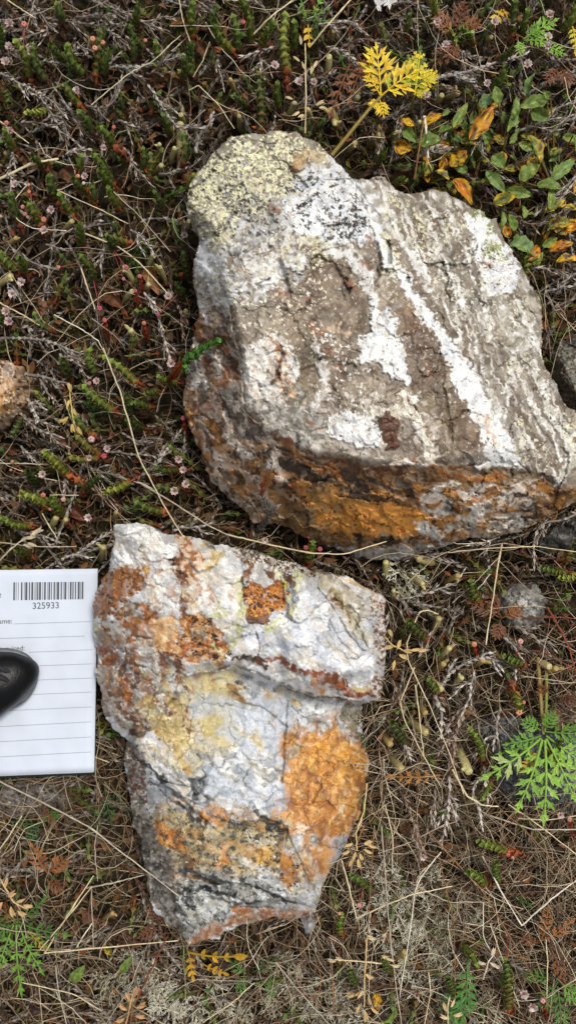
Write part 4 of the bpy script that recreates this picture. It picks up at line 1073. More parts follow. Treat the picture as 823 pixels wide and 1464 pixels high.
mossd = lambda u, v: (.15 + .85 * sstep(fbm(u, v, 90, 3, 731) * 1.6)) * heath(u, v)
batch_leaves(mb, 5200, mossd, (7, 15), (-54, -18), [(92,96,36),(62,66,24),(80,82,32),(48,52,22),(92,88,40),(58,50,26)], asp=.4, tilt=1.0)
kind(mb.build('moss', M_LITTER), 'stuff')

# scale-leaved shoots (one generator for living tips and for bare grey stems)
def shoot(mb, P, r, c0, c1, edge0, edge1, pitch=5.5, length=1.9, spread=.25, core=True, phase=0.0, jitter=.12, taper=.35, bare=0.0, slim=1.0):
    """P: path (base to tip). Opposite scale leaves in four ranks; colours run base (0) to tip (1)"""
    seg = np.linalg.norm(np.diff(P, axis=0), axis=1); tot = seg.sum()
    n = max(4, int(tot / pitch))
    s = np.concatenate([[0], np.cumsum(seg)])
    q = np.linspace(0, tot * .985, n)
    X = np.stack([np.interp(q, s, P[:, k]) for k in range(3)], -1)
    T, N, B = frames(X)
    V = []; F = []; CC = []
    k = 0
    for i in range(n):
        t = i / (n - 1)
        rr = r * (1 - taper * max(0, t - .55) / .45) * (.8 + .2 * min(1, t * 4))
        ca = c0 * (1 - t) + c1 * t; ce = edge0 * (1 - t) + edge1 * t
        for h in (0, 1):
            if bare and random.random() < bare * (1.5 if math.sin(i * .7 + X[0][0]) > .3 else .7): continue   # leaves lost in runs
            a = phase + (i % 2) * math.pi / 2 + h * math.pi + random.gauss(0, .18)
            O = math.cos(a) * N[i] + math.sin(a) * B[i]; S = np.cross(T[i], O)
            L = pitch * length * random.uniform(.85, 1.15); sp = spread + random.gauss(0, jitter)
            x = X[i] - T[i] * pitch * .4
            V += [x + O * rr * .3, x + O * rr * .7 + S * rr * .8 * slim + T[i] * L * .45, x + O * rr * .7 - S * rr * .8 * slim + T[i] * L * .45,
                  x + O * rr * (.95 + sp) + T[i] * L, x + O * rr * (1.05 + .4 * sp) + T[i] * L * .42]
            g = random.uniform(.8, 1.2)
            CC += [ca * g * .75, ce * g, ce * g, (ca * .4 + ce * .6) * g, ca * g]
            F += [[k, k + 2, k + 4], [k, k + 4, k + 1], [k + 2, k + 3, k + 4], [k + 4, k + 3, k + 1]]
            k += 5
    mb.add(np.array(V), np.array(F), np.array(CC))
    if core: tube(mb, X, r * .5 * np.linspace(1, .5, n), np.linspace(1, 0, n)[:, None] * c0 * .8 + np.linspace(0, 1, n)[:, None] * c1 * .8, 4)

# the mass of dead heather stems under everything
mb = MB()
GREY = [lin(c) for c in ((148,138,126), (118,104,92), (102,82,66), (96,70,52), (156,148,138), (112,100,88))]
GEDGE = [lin(c) for c in ((194,184,172), (166,152,138), (146,124,104), (132,98,76), (204,196,186), (158,146,132))]
pp = spots(820, heath)
for (u, v) in pp:
    th = random.choice([random.uniform(0, 6.28), math.atan2(v - 760, u - 420) + random.gauss(0, .7)])
    L = random.uniform(50, 150); kx = random.gauss(0, .5); z0 = random.uniform(-50, -22); z1 = z0 + random.uniform(-4, 26)
    pts = []
    for m in range(7):
        t = m / 6
        pts.append(W(u, v, z0 + (z1 - z0) * t)); u += math.cos(th) * L / 6; v += math.sin(th) * L / 6; th += kx / 6 + random.gauss(0, .12)
    k = random.randrange(6)
    shoot(mb, np.array(pts), random.uniform(3.0, 4.6), GREY[k] * .7, GREY[k] * .8, GEDGE[k] * .75, GEDGE[k] * .8, pitch=5.0, length=2.0, spread=.5, jitter=.4, bare=.3, slim=.75)
pp = spots(330, heath)
for (u, v) in pp:                                             # small dull green tips deep in the tangle
    th = math.atan2(v - 760, u - 420) + random.gauss(0, .9); L = random.uniform(26, 52); z0 = random.uniform(-36, -14)
    pts = [W(u + math.cos(th) * L * t, v + math.sin(th) * L * t, z0 + 16 * t) for t in (0, .35, .7, 1)]
    g = lin(random.choice([(78,104,42), (96,116,50), (70,92,38), (112,118,56)])); rb = lin(random.choice([(112,54,32), (88,66,40), (60,72,32)]))
    shoot(mb, smooth_path(pts, 8), random.uniform(4.6, 6), rb, g, rb * 1.2, g * 1.6 + .01, pitch=5.5, spread=.15)
kind(mb.build('heather_undergrowth', M_SCALE), 'stuff')

# the same tangle carried on beyond the frame, thinner with distance
def beyond(n):
    u = RNG.uniform(-420, 1240, 3 * n); v = RNG.uniform(-420, 1880, 3 * n)
    ok = (u < -60) | (u > 883) | (v < -60) | (v > 1524)
    return np.stack([u[ok], v[ok]], -1)[:n]
_spots = spots
spots = lambda n, dens=None, pad=70: beyond(n)
fibres('dead_moss_fibres', 3600, None, (24, 90), (.8, 1.7), (-60, -16), [(96,78,56),(120,100,74),(72,56,42),(150,132,104),(176,160,132)], curl=.9, M=5)
mb = MB()
batch_leaves(mb, 2600, None, (14, 38), (-58, -22), [(104,70,42),(84,60,40),(110,76,50),(64,46,34),(92,82,66)])
batch_leaves(mb, 3600, None, (12, 26), (-58, -16), [(92,96,36),(62,66,24),(80,82,32),(74,96,40),(110,120,56)], tilt=1.0)
kind(mb.build('leaf_litter', M_LITTER), 'stuff')
mb = MB()
for (u, v) in beyond(420):
    th = math.atan2(v - 760, u - 420) + random.gauss(0, .9); L = random.uniform(60, 150); z0 = random.uniform(-50, -26)
    pts = [W(u + math.cos(th) * L * t + random.gauss(0, 5), v + math.sin(th) * L * t + random.gauss(0, 5), z0 + 26 * t) for t in (0, .33, .66, 1)]
    k = random.randrange(6); gr = random.random() < .4; g = lin(random.choice([(78,104,42), (96,116,50), (70,92,38)]))
    shoot(mb, smooth_path(pts, 8), random.uniform(4, 6), GREY[k] * .8, g if gr else GREY[k] * .8, GEDGE[k] * .8, g * 1.6 if gr else GEDGE[k] * .8, pitch=7.5, spread=.3)
kind(mb.build('heather_undergrowth', M_SCALE), 'stuff')
spots = _spots

# ---------------------------------------------------------------- sample ticket
PZ = 34.0
def ticket():
    t = thing('sample_ticket', '', 'paper ticket', W(20, 960, PZ), label='white sample ticket with a barcode, the number 325933 and dotted writing lines')
    z = lambda u, v: PZ + 3.0 * math.sin((v - 812) / 300 * 2.2) + 2.0 * math.sin(u / 60.0) * ((v - 812) / 300)
    def sheet(name, dz, col, th, du=0, dv=0, m=None):
        nu, nv = 26, 34
        top = []; 
        for j in range(nv):
            for i in range(nu):
                a = i / (nu - 1); b = j / (nv - 1)
                x0, y0 = -190, 817.5; x1, y1 = 140 + du, 813; x2, y2 = 135 + du, 1103 + dv; x3, y3 = -190, 1116 + dv
                u = (x0 * (1 - a) + x1 * a) * (1 - b) + (x3 * (1 - a) + x2 * a) * b
                v = (y0 * (1 - a) + y1 * a) * (1 - b) + (y3 * (1 - a) + y2 * a) * b
                top.append(W(u, v, z(u, v) + dz + .5 * fbm(np.array([u]), np.array([v]), 40, 2, 801)[0]))
        top = np.array(top); bot = top - np.array([0, 0, th]); n = nu * nv
        V = np.concatenate([top, bot]); F = []
        for j in range(nv - 1):
            for i in range(nu - 1):
                k = j * nu + i
                F += [[k + nu, k + nu + 1, k + 1, k], [n + k, n + k + 1, n + k + nu + 1, n + k + nu]]
        rim = [i for i in range(nu)] + [j * nu + nu - 1 for j in range(1, nv)] + [(nv - 1) * nu + i for i in range(nu - 2, -1, -1)] + [j * nu for j in range(nv - 2, 0, -1)]
        for a, b in zip(rim, rim[1:] + rim[:1]): F.append([a, b, n + b, n + a])
        mb = MB(); mb.add(V, np.array(F), lin(col)); return mb.build(name, m, t)
    paper = mat_pigment('paper', rough=0.75, spec=0.2, vary=0.06, vscale=70, bump=0.08, bscale=2500)
    board = mat_pigment('cover_board', rough=0.5, spec=0.3, vary=0.1, vscale=300, bump=0.05)
    ink = mat_plain('grey_print_ink', (84, 88, 94), .7, .2); 
    sheet('page', 0, (208, 217, 232), .5, m=paper)
    sheet('page', -1.2, (222, 226, 230), .5, -1.0, 1.2, m=paper)
    sheet('cover', -3.4, (34, 48, 46), 1.6, 0.5, 4.5, m=board)
    def flat(name, quads, parent=t, dz=.55, mat=ink):
        mb = MB()
        for q in quads:
            V = np.array([W(u, v, z(u, v) + dz + .5 * fbm(np.array([u]), np.array([v]), 40, 2, 801)[0]) for u, v in q])
            mb.add(V, np.array([[3, 2, 1, 0]]), lin((84, 88, 94)))
        return mb.build(name, mat, parent, smooth=False)
    # barcode: 36 bars between x 19.5 and 120, leaning as in the photo
    widths = [2.2,.7,.7,2.0,.7,3.0,1.6,2.6,.9,.8,1.6,2.8,.8,2.4,.7,2.2,1.2,2.0,.8,3.0,1.8,.7,2.8,.8,2.4,1.6,1.6,2.8,.8,2.2]
    gaps = [1.4,2.2,3.4,2.2,1.0,2.0,1.8,2.0,.9,.8,1.0,2.0,1.4,2.0,1.0,1.4,2.2,1.2,.8,2.0,1.6,1.0,2.2,1.8,1.2,1.8,2.2,1.0,1.0]
    tot = sum(widths) + sum(gaps); k = 100.0 / tot
    x = 19.6; quads = []
    for i, w in enumerate(widths):
        y0 = 832.6 - .8 * (x - 19) / 100; y1 = 858.2 - 1.6 * (x - 19) / 100
        quads.append([(x, y0), (x + w * k, y0), (x + w * k - .3, y1), (x - .3, y1)])
        x += (w + (gaps[i] if i < len(gaps) else 0)) * k
    flat('barcode', quads)
    for (xa, ya, xb, yb) in ((21, 892, 130, 888.6), (-80, 915, 122, 909.4), (42, 932.6, 133, 928.8), (-80, 957, 133, 949), (-80, 977, 133, 969.4), (-80, 998, 132, 989.4), (-80, 1020, 132, 1010.6),
                             (-80, 1043, 131, 1032), (-80, 1064.6, 131, 1053.6), (-80, 1086.6, 131, 1075)):
        quads = []; n = int((xb - xa) / 2.1)
        for i in range(n):
            u = xa + (xb - xa) * i / n; v = ya + (yb - ya) * i / n
            quads.append([(u, v - .42), (u + 1.05, v - .44), (u + 1.05, v + .42), (u, v + .44)])
        flat('dotted_line', quads)
    def text(s, u, v, h, ang=1.6, name='printed_text'):
        cu = bpy.data.curves.new('printed', 'FONT'); cu.body = s; cu.size = 1.0
        ob = bpy.data.objects.new('printed', cu); C.objects.link(ob)
        bpy.context.view_layer.update()
        me = bpy.data.meshes.new_from_object(ob.evaluated_get(bpy.context.evaluated_depsgraph_get()))
        bpy.data.objects.remove(ob); bpy.data.curves.remove(cu)
        ca, sa = math.cos(math.radians(ang)), math.sin(math.radians(ang))
        sc = h / .72
        base = LOC[t.name]
        for vt in me.vertices:
            a, b = vt.co.x * sc, vt.co.y * sc
            uu = u + a * ca - b * sa; vv = v - a * sa - b * ca
            vt.co = Vector((W(uu, vv, z(uu, vv) + .6 + .5 * fbm(np.array([uu]), np.array([vv]), 40, 2, 801)[0]) - base) * K)
        me.materials.clear(); me.materials.append(ink)
        o = bpy.data.objects.new(name, me); C.objects.link(o); o.parent = t
    text('325933', 46.4, 870.6, 9.4, name='printed_number')
    text('e', -4.6, 854.5, 10.5)
    text('Name:', -9.5, 892, 7.4)
    text('Required:', -4.0, 931, 7.4)
ticket()

# ---------------------------------------------------------------- gloved hand on the ticket (only the thumb tip reaches into the frame)
def loft(mb, secs, col, sides=20):
    """secs: (centre, side vector, up vector, half width, half height)"""
    V = []; a = np.arange(sides) / sides * 2 * math.pi
    for c, s, u, w, h in secs:
        for t in a: V.append(c + s * w * math.cos(t) + u * h * math.sin(t))
    n = len(secs); F = [[i * sides + j, i * sides + (j + 1) % sides, (i + 1) * sides + (j + 1) % sides, (i + 1) * sides + j] for i in range(n - 1) for j in range(sides)]
    k = len(V); V.append(secs[0][0]); V.append(secs[-1][0])
    mb.add(np.array(V), np.array(F), col)
    m2 = [[k, (j + 1) % sides, j] for j in range(sides)] + [[k + 1, (n - 1) * sides + j, (n - 1) * sides + (j + 1) % sides] for j in range(sides)]
    mb.F.append(np.array(m2) + mb.n - len(V))
def limb(mb, pts, ws, hs, col, n=18, sides=20):
    P = smooth_path(pts, n); q = np.linspace(0, len(pts) - 1, n)
    ws = np.interp(q, range(len(pts)), ws); hs = np.interp(q, range(len(pts)), hs)
    T, N, B = frames(P)
    loft(mb, [(P[i], B[i], N[i], ws[i], hs[i]) for i in range(n)], col, sides)
def glove():
    t = thing('person', '', 'person', W(-60, 985, PZ + 40), label='black gloved thumb of a person reaching in from the left to hold the ticket')
    blk = lin((26, 28, 31))
    mg = mat_pigment('black_glove', rough=0.36, spec=0.5, vary=0.3, vscale=500, bump=0.5, bscale=1100, bdist=0.0005)
    mb = MB()
    p = lambda u, v, z: W(u, v, z)
    Z = PZ
    ax = [(-150, 1030), (-90, 1010), (-40, 992), (-10, 978), (8, 971), (22, 966), (33, 963), (41, 961), (46, 960), (49.5, 960)]
    w = [58, 54, 48, 43, 39, 34, 28, 21, 13, 4]; h = [44, 40, 36, 33, 30, 27, 23, 18, 11, 4]
    limb(mb, [p(a, b, Z + 4 + hh) for (a, b), hh in zip(ax, h)], w, h, blk, n=34, sides=28)
    limb(mb, [p(-330, 1120, 60), (p(-260, 1080, 62)), p(-180, 1040, 66), p(-120, 1015, 70)], [100, 120, 110, 60], [50, 56, 58, 44], blk, n=12)
    for k, (a, b) in enumerate(((-150, 1050), (-160, 1090), (-172, 1130), (-186, 1168))):
        L = (118, 128, 120, 96)[k]
        limb(mb, [p(a - 90, b, 40), p(a - 20, b + 4, 10), p(a + L * .5, b + 2, -4), p(a + L, b - 4, 2), p(a + L + 8, b - 4, 4)], [26, 27, 25, 22, 5], [24, 24, 22, 19, 5], blk, n=14)
    limb(mb, [p(-330, 1120, 60), p(-480, 1210, 70), p(-620, 1300, 90)], [90, 84, 92], [52, 60, 70], blk, n=10)
    o = mb.build('glove', mg, t)
    rm = o.modifiers.new('one_skin', 'REMESH'); rm.mode = 'VOXEL'; rm.voxel_size = 2.2 * K; rm.use_smooth_shade = True
    sm = o.modifiers.new('soften', 'SMOOTH'); sm.iterations = 6; sm.factor = .5
    o.data.materials.clear()
    # colour attributes do not survive the remesh: a plain dark leather instead
    ml = mat_plain('black_glove_leather', (8, 9, 10), .26, .3)
    n = ml.node_tree; b = n.nodes['Principled BSDF']
    geo = n.nodes.new('ShaderNodeNewGeometry'); nz = n.nodes.new('ShaderNodeTexNoise'); nz.inputs['Scale'].default_value = 1500; nz.inputs['Detail'].default_value = 4
    n.links.new(geo.outputs['Position'], nz.inputs['Vector']); bp = n.nodes.new('ShaderNodeBump'); bp.inputs['Strength'].default_value = .5; bp.inputs['Distance'].default_value = .0005
    n.links.new(nz.outputs['Fac'], bp.inputs['Height']); n.links.new(bp.outputs[0], b.inputs['Normal'])
    o.data.materials.append(ml)
    # raised seam across the pad and a pale grey rim round the tip
    sm_ = MB()
    tube(sm_, smooth_path([p(-30, 958, Z + 76), p(0, 968, Z + 64), p(16, 976, Z + 55), p(28, 984, Z + 43)], 12), np.linspace(5, 2.4, 12), lin((34, 37, 42)), 8)
    tube(sm_, smooth_path([p(-30, 948, Z + 74), p(0, 956, Z + 62), p(20, 964, Z + 52), p(34, 972, Z + 38)], 12), np.linspace(4, 1.6, 12), lin((34, 37, 42)), 8)
    sm_.build('seam', mg, t)
    e = MB()
    tube(e, smooth_path([p(-30, 931, Z + 34), p(10, 931, Z + 30), p(34, 937, Z + 26), p(48, 951, Z + 22), p(51, 965, Z + 20), p(46, 983, Z + 20), p(32, 1001, Z + 22), p(8, 1014, Z + 26), p(-20, 1026, Z + 30)], 36),
         4.2, lin((92, 98, 100)), 8)
    e.build('grey_rim', mg, t)
glove()

# ---------------------------------------------------------------- heather: living sprigs
def ext(u0, v0, u1, v1, z0, z1, bow=0.0, n=12):
    mu, mv = (u0 + u1) / 2, (v0 + v1) / 2
    dx, dy = u1 - u0, v1 - v0
    return smooth_path([W(u0, v0, z0), W(mu - dy * bow, mv + dx * bow, (z0 + z1) / 2 + 3), W(u1, v1, z1)], n)

def capsule(parent, u, v, z, r, col, stalk_from=None, name='seed_capsule', top=None):
    mb = MB()
    c = W(u, v, z); r = r * random.uniform(.52, .85)
    col = lin(col); col = (col * .72 + col.mean() * .28) * .9; top = lin(top) if top is not None else col * 1.25 + .02
    for k in range(5):                                          # five fused valves round an open mouth
        a = k * 2 * math.pi / 5 + u
        ball(mb, c + np.array([math.cos(a), math.sin(a), 0]) * r * .42, r * .68, col * random.uniform(.8, 1.1), 6, 4, (1, 1, 1.15), top * random.uniform(.85, 1.1))
    ball(mb, c + np.array([0, 0, r * .55]), r * .3, col * .35, 5, 3)
    if stalk_from is not None:
        tube(mb, smooth_path([stalk_from, (stalk_from + c) / 2 + np.array([0, 0, r * .5]), c - np.array([0, 0, r * .3])], 6), r * .2, lin((140, 58, 48)), 4)
    mb.build(name, M_BERRY, parent)

G1 = (88, 106, 44); G2 = (74, 90, 40); G3 = (110, 120, 52); G4 = (60, 74, 34); G5 = (102, 100, 48)
RB = (134, 62, 34); OB = (176, 92, 48); BB = (92, 66, 50); GB = (124, 112, 106)
GNAME = {G1: 'fresh green', G2: 'mid green', G3: 'yellow green', G4: 'dark green', G5: 'olive'}
BNAME = {RB: 'rust red', OB: 'orange', BB: 'brown', GB: 'grey'}
# base u,v -> tip u,v, half width, tip colour, base colour, length of dead base behind it
SPRIGS = [
 (89,30,82,7,6,G2,BB,14),(196,36,198,6,5,G2,RB,10),(204,67,184,34,5.5,G2,BB,12),(276,50,275,6,6.5,G1,OB,18),(192,84,192,57,5,G2,BB,10),(224,94,223,63,5.5,G1,BB,8),(274,105,274,65,6.5,G1,BB,10),(260,112,264,85,5,G2,RB,10),
 (42,108,24,60,6.5,G3,RB,24),(64,112,48,64,6,G2,BB,16),(118,104,97,66,6.5,G1,BB,8),(92,86,72,63,5.5,G2,BB,10),(138,104,146,42,6.5,G2,OB,20),(150,104,156,73,5.5,G1,BB,8),(112,148,94,122,6,G1,OB,18),(131,188,115,161,6,G2,BB,10),
 (162,208,140,180,6.5,G1,RB,44),(158,254,133,219,6,G1,BB,10),(116,246,115,224,5.5,G1,RB,6),(204,242,205,214,4.5,G2,BB,8),(214,252,214,217,5,G2,OB,10),(262,232,262,194,6,G2,RB,14),(4,66,2,41,5.5,G1,BB,8),(68,157,40,160,5,G3,BB,8),
 (4,128,14,148,5,G4,RB,8),(275,99,273,64,6,G2,BB,8),(350,24,343,-4,6,G1,BB,8),(330,72,307,33,6.5,G1,OB,16),(340,70,334,25,6.5,G1,BB,8),(360,60,358,20,5.5,G1,OB,10),(374,67,390,33,6.5,G1,OB,14),(411,104,408,23,7.5,G3,RB,40),
 (420,68,421,33,5.5,G1,BB,8),(372,186,369,113,6.5,G4,OB,8),(398,152,396,121,5.5,G1,BB,8),(352,151,335,137,5,G4,BB,8),(450,187,466,169,5,G4,BB,8),(622,28,619,-2,5,G3,BB,8),(732,48,736,3,6.5,G2,RB,16),(745,48,753,17,6,G1,BB,8),
 (804,43,823,6,6.5,G3,BB,8),(703,128,722,97,6,G1,BB,16),(708,87,733,69,5,G2,RB,16),(26,316,16,279,6,G2,RB,22),(58,318,40,288,6.5,G1,OB,20),(80,282,71,253,7,G2,RB,26),(102,306,86,279,5.5,G1,OB,16),(134,288,131,262,5.5,G2,OB,14),
 (122,274,104,256,6,G2,OB,10),(160,264,143,242,6,G1,RB,16),(168,296,156,271,5.5,G1,OB,10),(115,348,113,322,6,G1,RB,10),(180,346,148,336,6,G2,OB,20),(164,362,154,341,5,G4,BB,8),(132,383,112,362,6,G2,RB,8),(134,404,131,380,5,G2,BB,8),
 (22,384,-4,358,7,G1,RB,24),(34,386,29,369,6,G1,RB,18),(261,424,255,405,6,G4,BB,8),(268,392,262,363,5,G4,BB,8),(271,268,276,252,6,G3,BB,6),(97,542,90,514,6.5,G4,RB,8),(135,531,127,502,6.5,G1,BB,8),(194,546,146,508,6,G1,OB,12),
 (160,586,117,550,6.5,G1,RB,18),(188,590,181,564,6,G4,BB,8),(212,582,192,576,6.5,G2,RB,10),(130,620,110,598,6,G2,OB,14),(141,650,108,622,6.5,G5,RB,10),(138,655,97,653,5.5,G5,RB,12),(96,677,65,648,7,G3,OB,42),(52,692,40,674,6.5,G4,BB,8),
 (184,690,150,703,6,G3,RB,24),(70,724,32,706,7,G3,RB,10),(88,736,72,713,6.5,G1,RB,26),(42,752,1,741,5.5,G1,OB,12),(231,732,196,718,6,G2,OB,12),(256,698,229,695,5.5,G4,RB,20),(252,672,225,669,5.5,G4,RB,24),(42,797,26,786,6,G4,OB,10),
 (250,548,229,539,5,G1,RB,24),(226,560,210,562,5,G2,OB,16),(682,858,673,834,7,G2,OB,10),(606,912,584,889,6.5,G4,RB,10),(624,988,608,968,6,G2,RB,12),(578,1060,560,1033,6,G4,BB,10),(690,1085,673,1044,5.5,G1,RB,10),(805,818,775,812,5.5,G2,RB,10),
 (823,822,803,826,5.5,G3,OB,8),(742,948,724,940,7,G2,RB,14),(735,992,742,1012,6.5,G3,OB,26),(724,1218,685,1205,6,G1,OB,30),(692,1264,669,1247,6,G1,RB,10),(712,1258,709,1232,5,G1,BB,8),(726,1440,723,1376,6.5,G2,OB,14),(530,1273,503,1253,5.5,G2,BB,8),
 (487,1334,488,1310,5,G1,OB,8),(660,1352,680,1378,6,G1,RB,8),(747,398,749,362,7,G1,OB,12),(540,232,549,214,5.5,G1,BB,6),(566,262,578,256,5,G1,OB,6),(440,800,447,778,7,G1,RB,14),(646,1420,640,1400,5,G2,BB,6),(508,1406,500,1388,5,G2,BB,6),
 (120,700,140,682,5,G4,RB,10),(205,612,188,600,5,G4,RB,8),(30,600,18,622,5,G4,BB,8),(300,40,310,10,5,G2,BB,8),(448,60,452,30,4.5,G2,BB,8),(580,50,585,22,4.5,G2,RB,8),(674,60,660,40,5,G2,RB,8),(8,462,-6,440,5.5,G1,BB,8),(70,470,50,450,5,G2,RB,12),
 (232,300,222,276,5,G4,BB,8),(240,190,234,166,4.5,G2,BB,8),(178,160,170,138,4.5,G4,BB,8),(20,214,8,188,5.5,G1,RB,12),(60,240,46,222,5,G2,RB,10),(700,1120,690,1140,5,G1,RB,8),(560,1390,548,1372,4.5,G2,RB,8),(790,1080,800,1060,4.5,G2,BB,6),
 (765,700,780,716,0,G2,BB,0),
]
CAPS = {  # sprig index -> list of (u, v, radius, colour); filled by nearest sprig below
}
BER = [(181,383,5,(190,62,86)),(177,399,4,(206,110,118)),(200,395,4,(206,96,90)),(194,416,5,(186,60,92)),(143,441,5,(182,52,84)),(150,458,4.5,(196,70,92)),(226,450,5,(180,58,96)),(206,462,4,(214,112,86)),
 (41,264,5,(226,142,70)),(42,274,5,(222,126,84)),(33,296,5,(220,126,90)),(36,306,5,(214,112,88)),(63,314,5.5,(206,106,58)),(35,35,6,(220,112,94)),(163,182,4.5,(214,74,62)),(133,56,5.5,(222,142,94)),(136,69,5,(226,136,86)),(147,61,5,(220,124,80)),
 (149,652,5.5,(190,48,62)),(262,598,4.5,(176,44,70)),(131,628,6,(206,150,150)),(348,32,4.5,(206,62,72)),(441,767,5.5,(200,60,76)),(437,783,4.5,(178,54,64)),(457,785,5,(190,58,74)),(677,921,5,(216,124,66)),(743,917,5,(214,150,146)),
 (513,1294,5,(206,118,98)),(485,1306,4.5,(206,120,100)),(813,1171,5.5,(206,128,120)),(775,1430,6,(204,140,136)),(62,708,4.5,(206,110,62)),(91,714,5,(214,150,120)),(72,728,3.5,(206,112,66)),(18,660,4.5,(200,118,66)),(16,672,4,(196,116,70)),
 (738,1008,4.5,(222,104,58)),(748,1004,4.5,(214,110,66)),(741,1018,6,(224,140,76)),(725,1222,4,(200,70,40)),(732,1226,4.5,(214,120,96)),(724,1336,4,(206,110,80)),(112,252,5,(216,138,70)),(120,262,4.5,(214,200,190)),(84,382,4.5,(214,120,60)),(208,58,4.5,(206,120,100)),
 (10,176,4.5,(206,104,74)),(128,548,4,(200,120,110))]
WHT = [(15,35,6),(44,75,6.5),(10,90,6.5),(14,68,5.5),(110,130,5),(149,212,4.5),(122,253,5),(74,301,5.5),(64,330,6),(22,265,5),(32,404,6),(18,420,5.5),(10,446,6),(14,460,6.5),(624,33,5.5),(706,33,6),(731,34,5.5),(636,65,5.5),(784,22,6),
 (782,54,6),(781,67,5.5),(753,93,6),(695,120,5),(609,137,5),(393,95,6),(427,118,6),(264,337,5),(241,424,5.5),(139,545,5),(62,678,5.5),(245,520,6),(256,657,5.5),(262,672,5),(250,702,6),(266,692,5.5),(127,740,5.5),(379,772,4.5),(604,1224,5),
 (748,1420,6.5),(760,1438,6.5),(800,1165,5),(154,642,5),(128,655,4.5),(15,188,5.5),(448,118,5)]
sprig_objs = []
for i, (u0, v0, u1, v1, r, gc, bc, dl) in enumerate(SPRIGS):
    if r == 0: continue
    z0, z1 = random.uniform(-8, 4), random.uniform(20, 40)
    on_rock = False
    L = math.hypot(u1 - u0, v1 - v0); du, dv = (u0 - u1) / L, (v0 - v1) / L
    lk = ('long ' if L > 44 else 'short ' if L < 25 else '') + GNAME[gc] + ' heather sprig, ' + BNAME[bc] + ' base'
    t = thing('heather_sprig', lk, 'heather', W(u0 + du * dl, v0 + dv * dl, z0 - 14), ((u0 + u1) / 2, (v0 + v1) / 2), 'living heather sprigs')
    bow = random.uniform(-.12, .12)
    r *= 1.22; g0 = lin(gc) * 1.15; g1 = lin(gc) * 1.5
    mb = MB()
    mix = lin(bc) * .35 + g0 * .65
    shoot(mb, ext(u0, v0, u1, v1, z0, z1, bow), r, mix, g1, mix * 1.4, lin(gc) * 2.6 + np.array([.05, .045, .015]), pitch=4.6 if r > 6.4 else 4.0, length=1.75, spread=-.12, jitter=.04, taper=.3)
    tube(mb, ext(u0, v0, u1, v1, z0, z1, bow), r * .72 * np.linspace(1, .6, 12), g0 * .8, 6)
    mb.build('leafy_tip', M_SCALE, t)
    mb = MB()
    b0 = lin(BB) * 1.1; b1 = lin(bc) * 1.35
    shoot(mb, ext(u0 + du * dl + dv * 3, v0 + dv * dl - du * 3, u0 - du * 4, v0 - dv * 4, z0 - 14, z0 + 1, random.uniform(-.1, .1), 7), r * .82, b0, b1, b0 * 1.4, b1 * 1.35, pitch=5, spread=.3, jitter=.2, taper=0)
    mb.build('old_stem', M_SCALE, t)
    sprig_objs.append((t, u0, v0, u1, v1, z0, z1))
used = {}
for (u, v, r, col) in BER:
    d = [min(math.hypot(u - (s[1] + (s[3] - s[1]) * k), v - (s[2] + (s[4] - s[2]) * k)) for k in (0, .5, 1)) for s in sprig_objs]
    j = int(np.argmin(d)); s = sprig_objs[j]
    if d[j] < 45:
        k = .4
        capsule(s[0], u, v, random.uniform(16, 26), r, col, W(s[1] + (s[3] - s[1]) * k, s[2] + (s[4] - s[2]) * k, s[5] + (s[6] - s[5]) * k))
        used[j] = used.get(j, 0) + 1
    else:
        t = thing('heather_sprig', 'bare red heather tip with capsule', 'heather', W(u + 4, v + 14, -16), (u, v), 'heather capsules on bare stalks')
        mb = MB(); c = lin((150, 62, 36)); shoot(mb, ext(u + 6, v + 26, u + 1, v + 4, -14, 10), 4, c * .7, c, c * 1.2, c * 1.5, pitch=4.6); mb.build('old_stem', M_SCALE, t)
        capsule(t, u, v, 18, r, col, W(u + 1, v + 4, 10))
for j, k in used.items():
    for q, (o, lk, a, b) in enumerate(THINGS):
        if o == sprig_objs[j][0]: THINGS[q] = (o, lk.split(',')[0] + ' bearing ' + ('a capsule' if k == 1 else 'capsules'), a, b)
for (u, v, r) in WHT:
    t = thing('seed_head', 'dried pinkish white heather flower', 'dried flower', W(u + 2, v + 10, -10), (u, v), 'dried white heather flowers')
    z = random.uniform(14, 26); c = W(u, v, z)
    mb = MB(); tube(mb, smooth_path([W(u + random.uniform(-6, 6), v + 16, -14), W(u, v + 8, 4), c], 6), .8, lin((120, 70, 56)), 4); mb.build('stalk', M_DRY, t)
    mb = MB()
    for k in range(8):
        a = k * .785 + u; dirn = np.array([math.cos(a), math.sin(a), random.uniform(.1, .8)]); S = np.array([-math.sin(a), math.cos(a), 0])
        q = [c + dirn * r * .15, c + dirn * r * .7 + S * r * .36 + np.array([0, 0, r * .5]), c + dirn * r * 1.1 + np.array([0, 0, r * .25]), c + dirn * r * .7 - S * r * .36 + np.array([0, 0, r * .5])]
        cc = lin(random.choice([(214, 196, 190), (206, 176, 172), (188, 160, 156), (226, 214, 208)]))
        mb.add(np.array(q), np.array([[0, 1, 2, 3]]), np.array([cc * .4, cc, cc * .8, cc]))
    ball(mb, c, r * .42, lin((120, 66, 60)), 6, 4)
    mb.build('petals', M_BERRY, t)
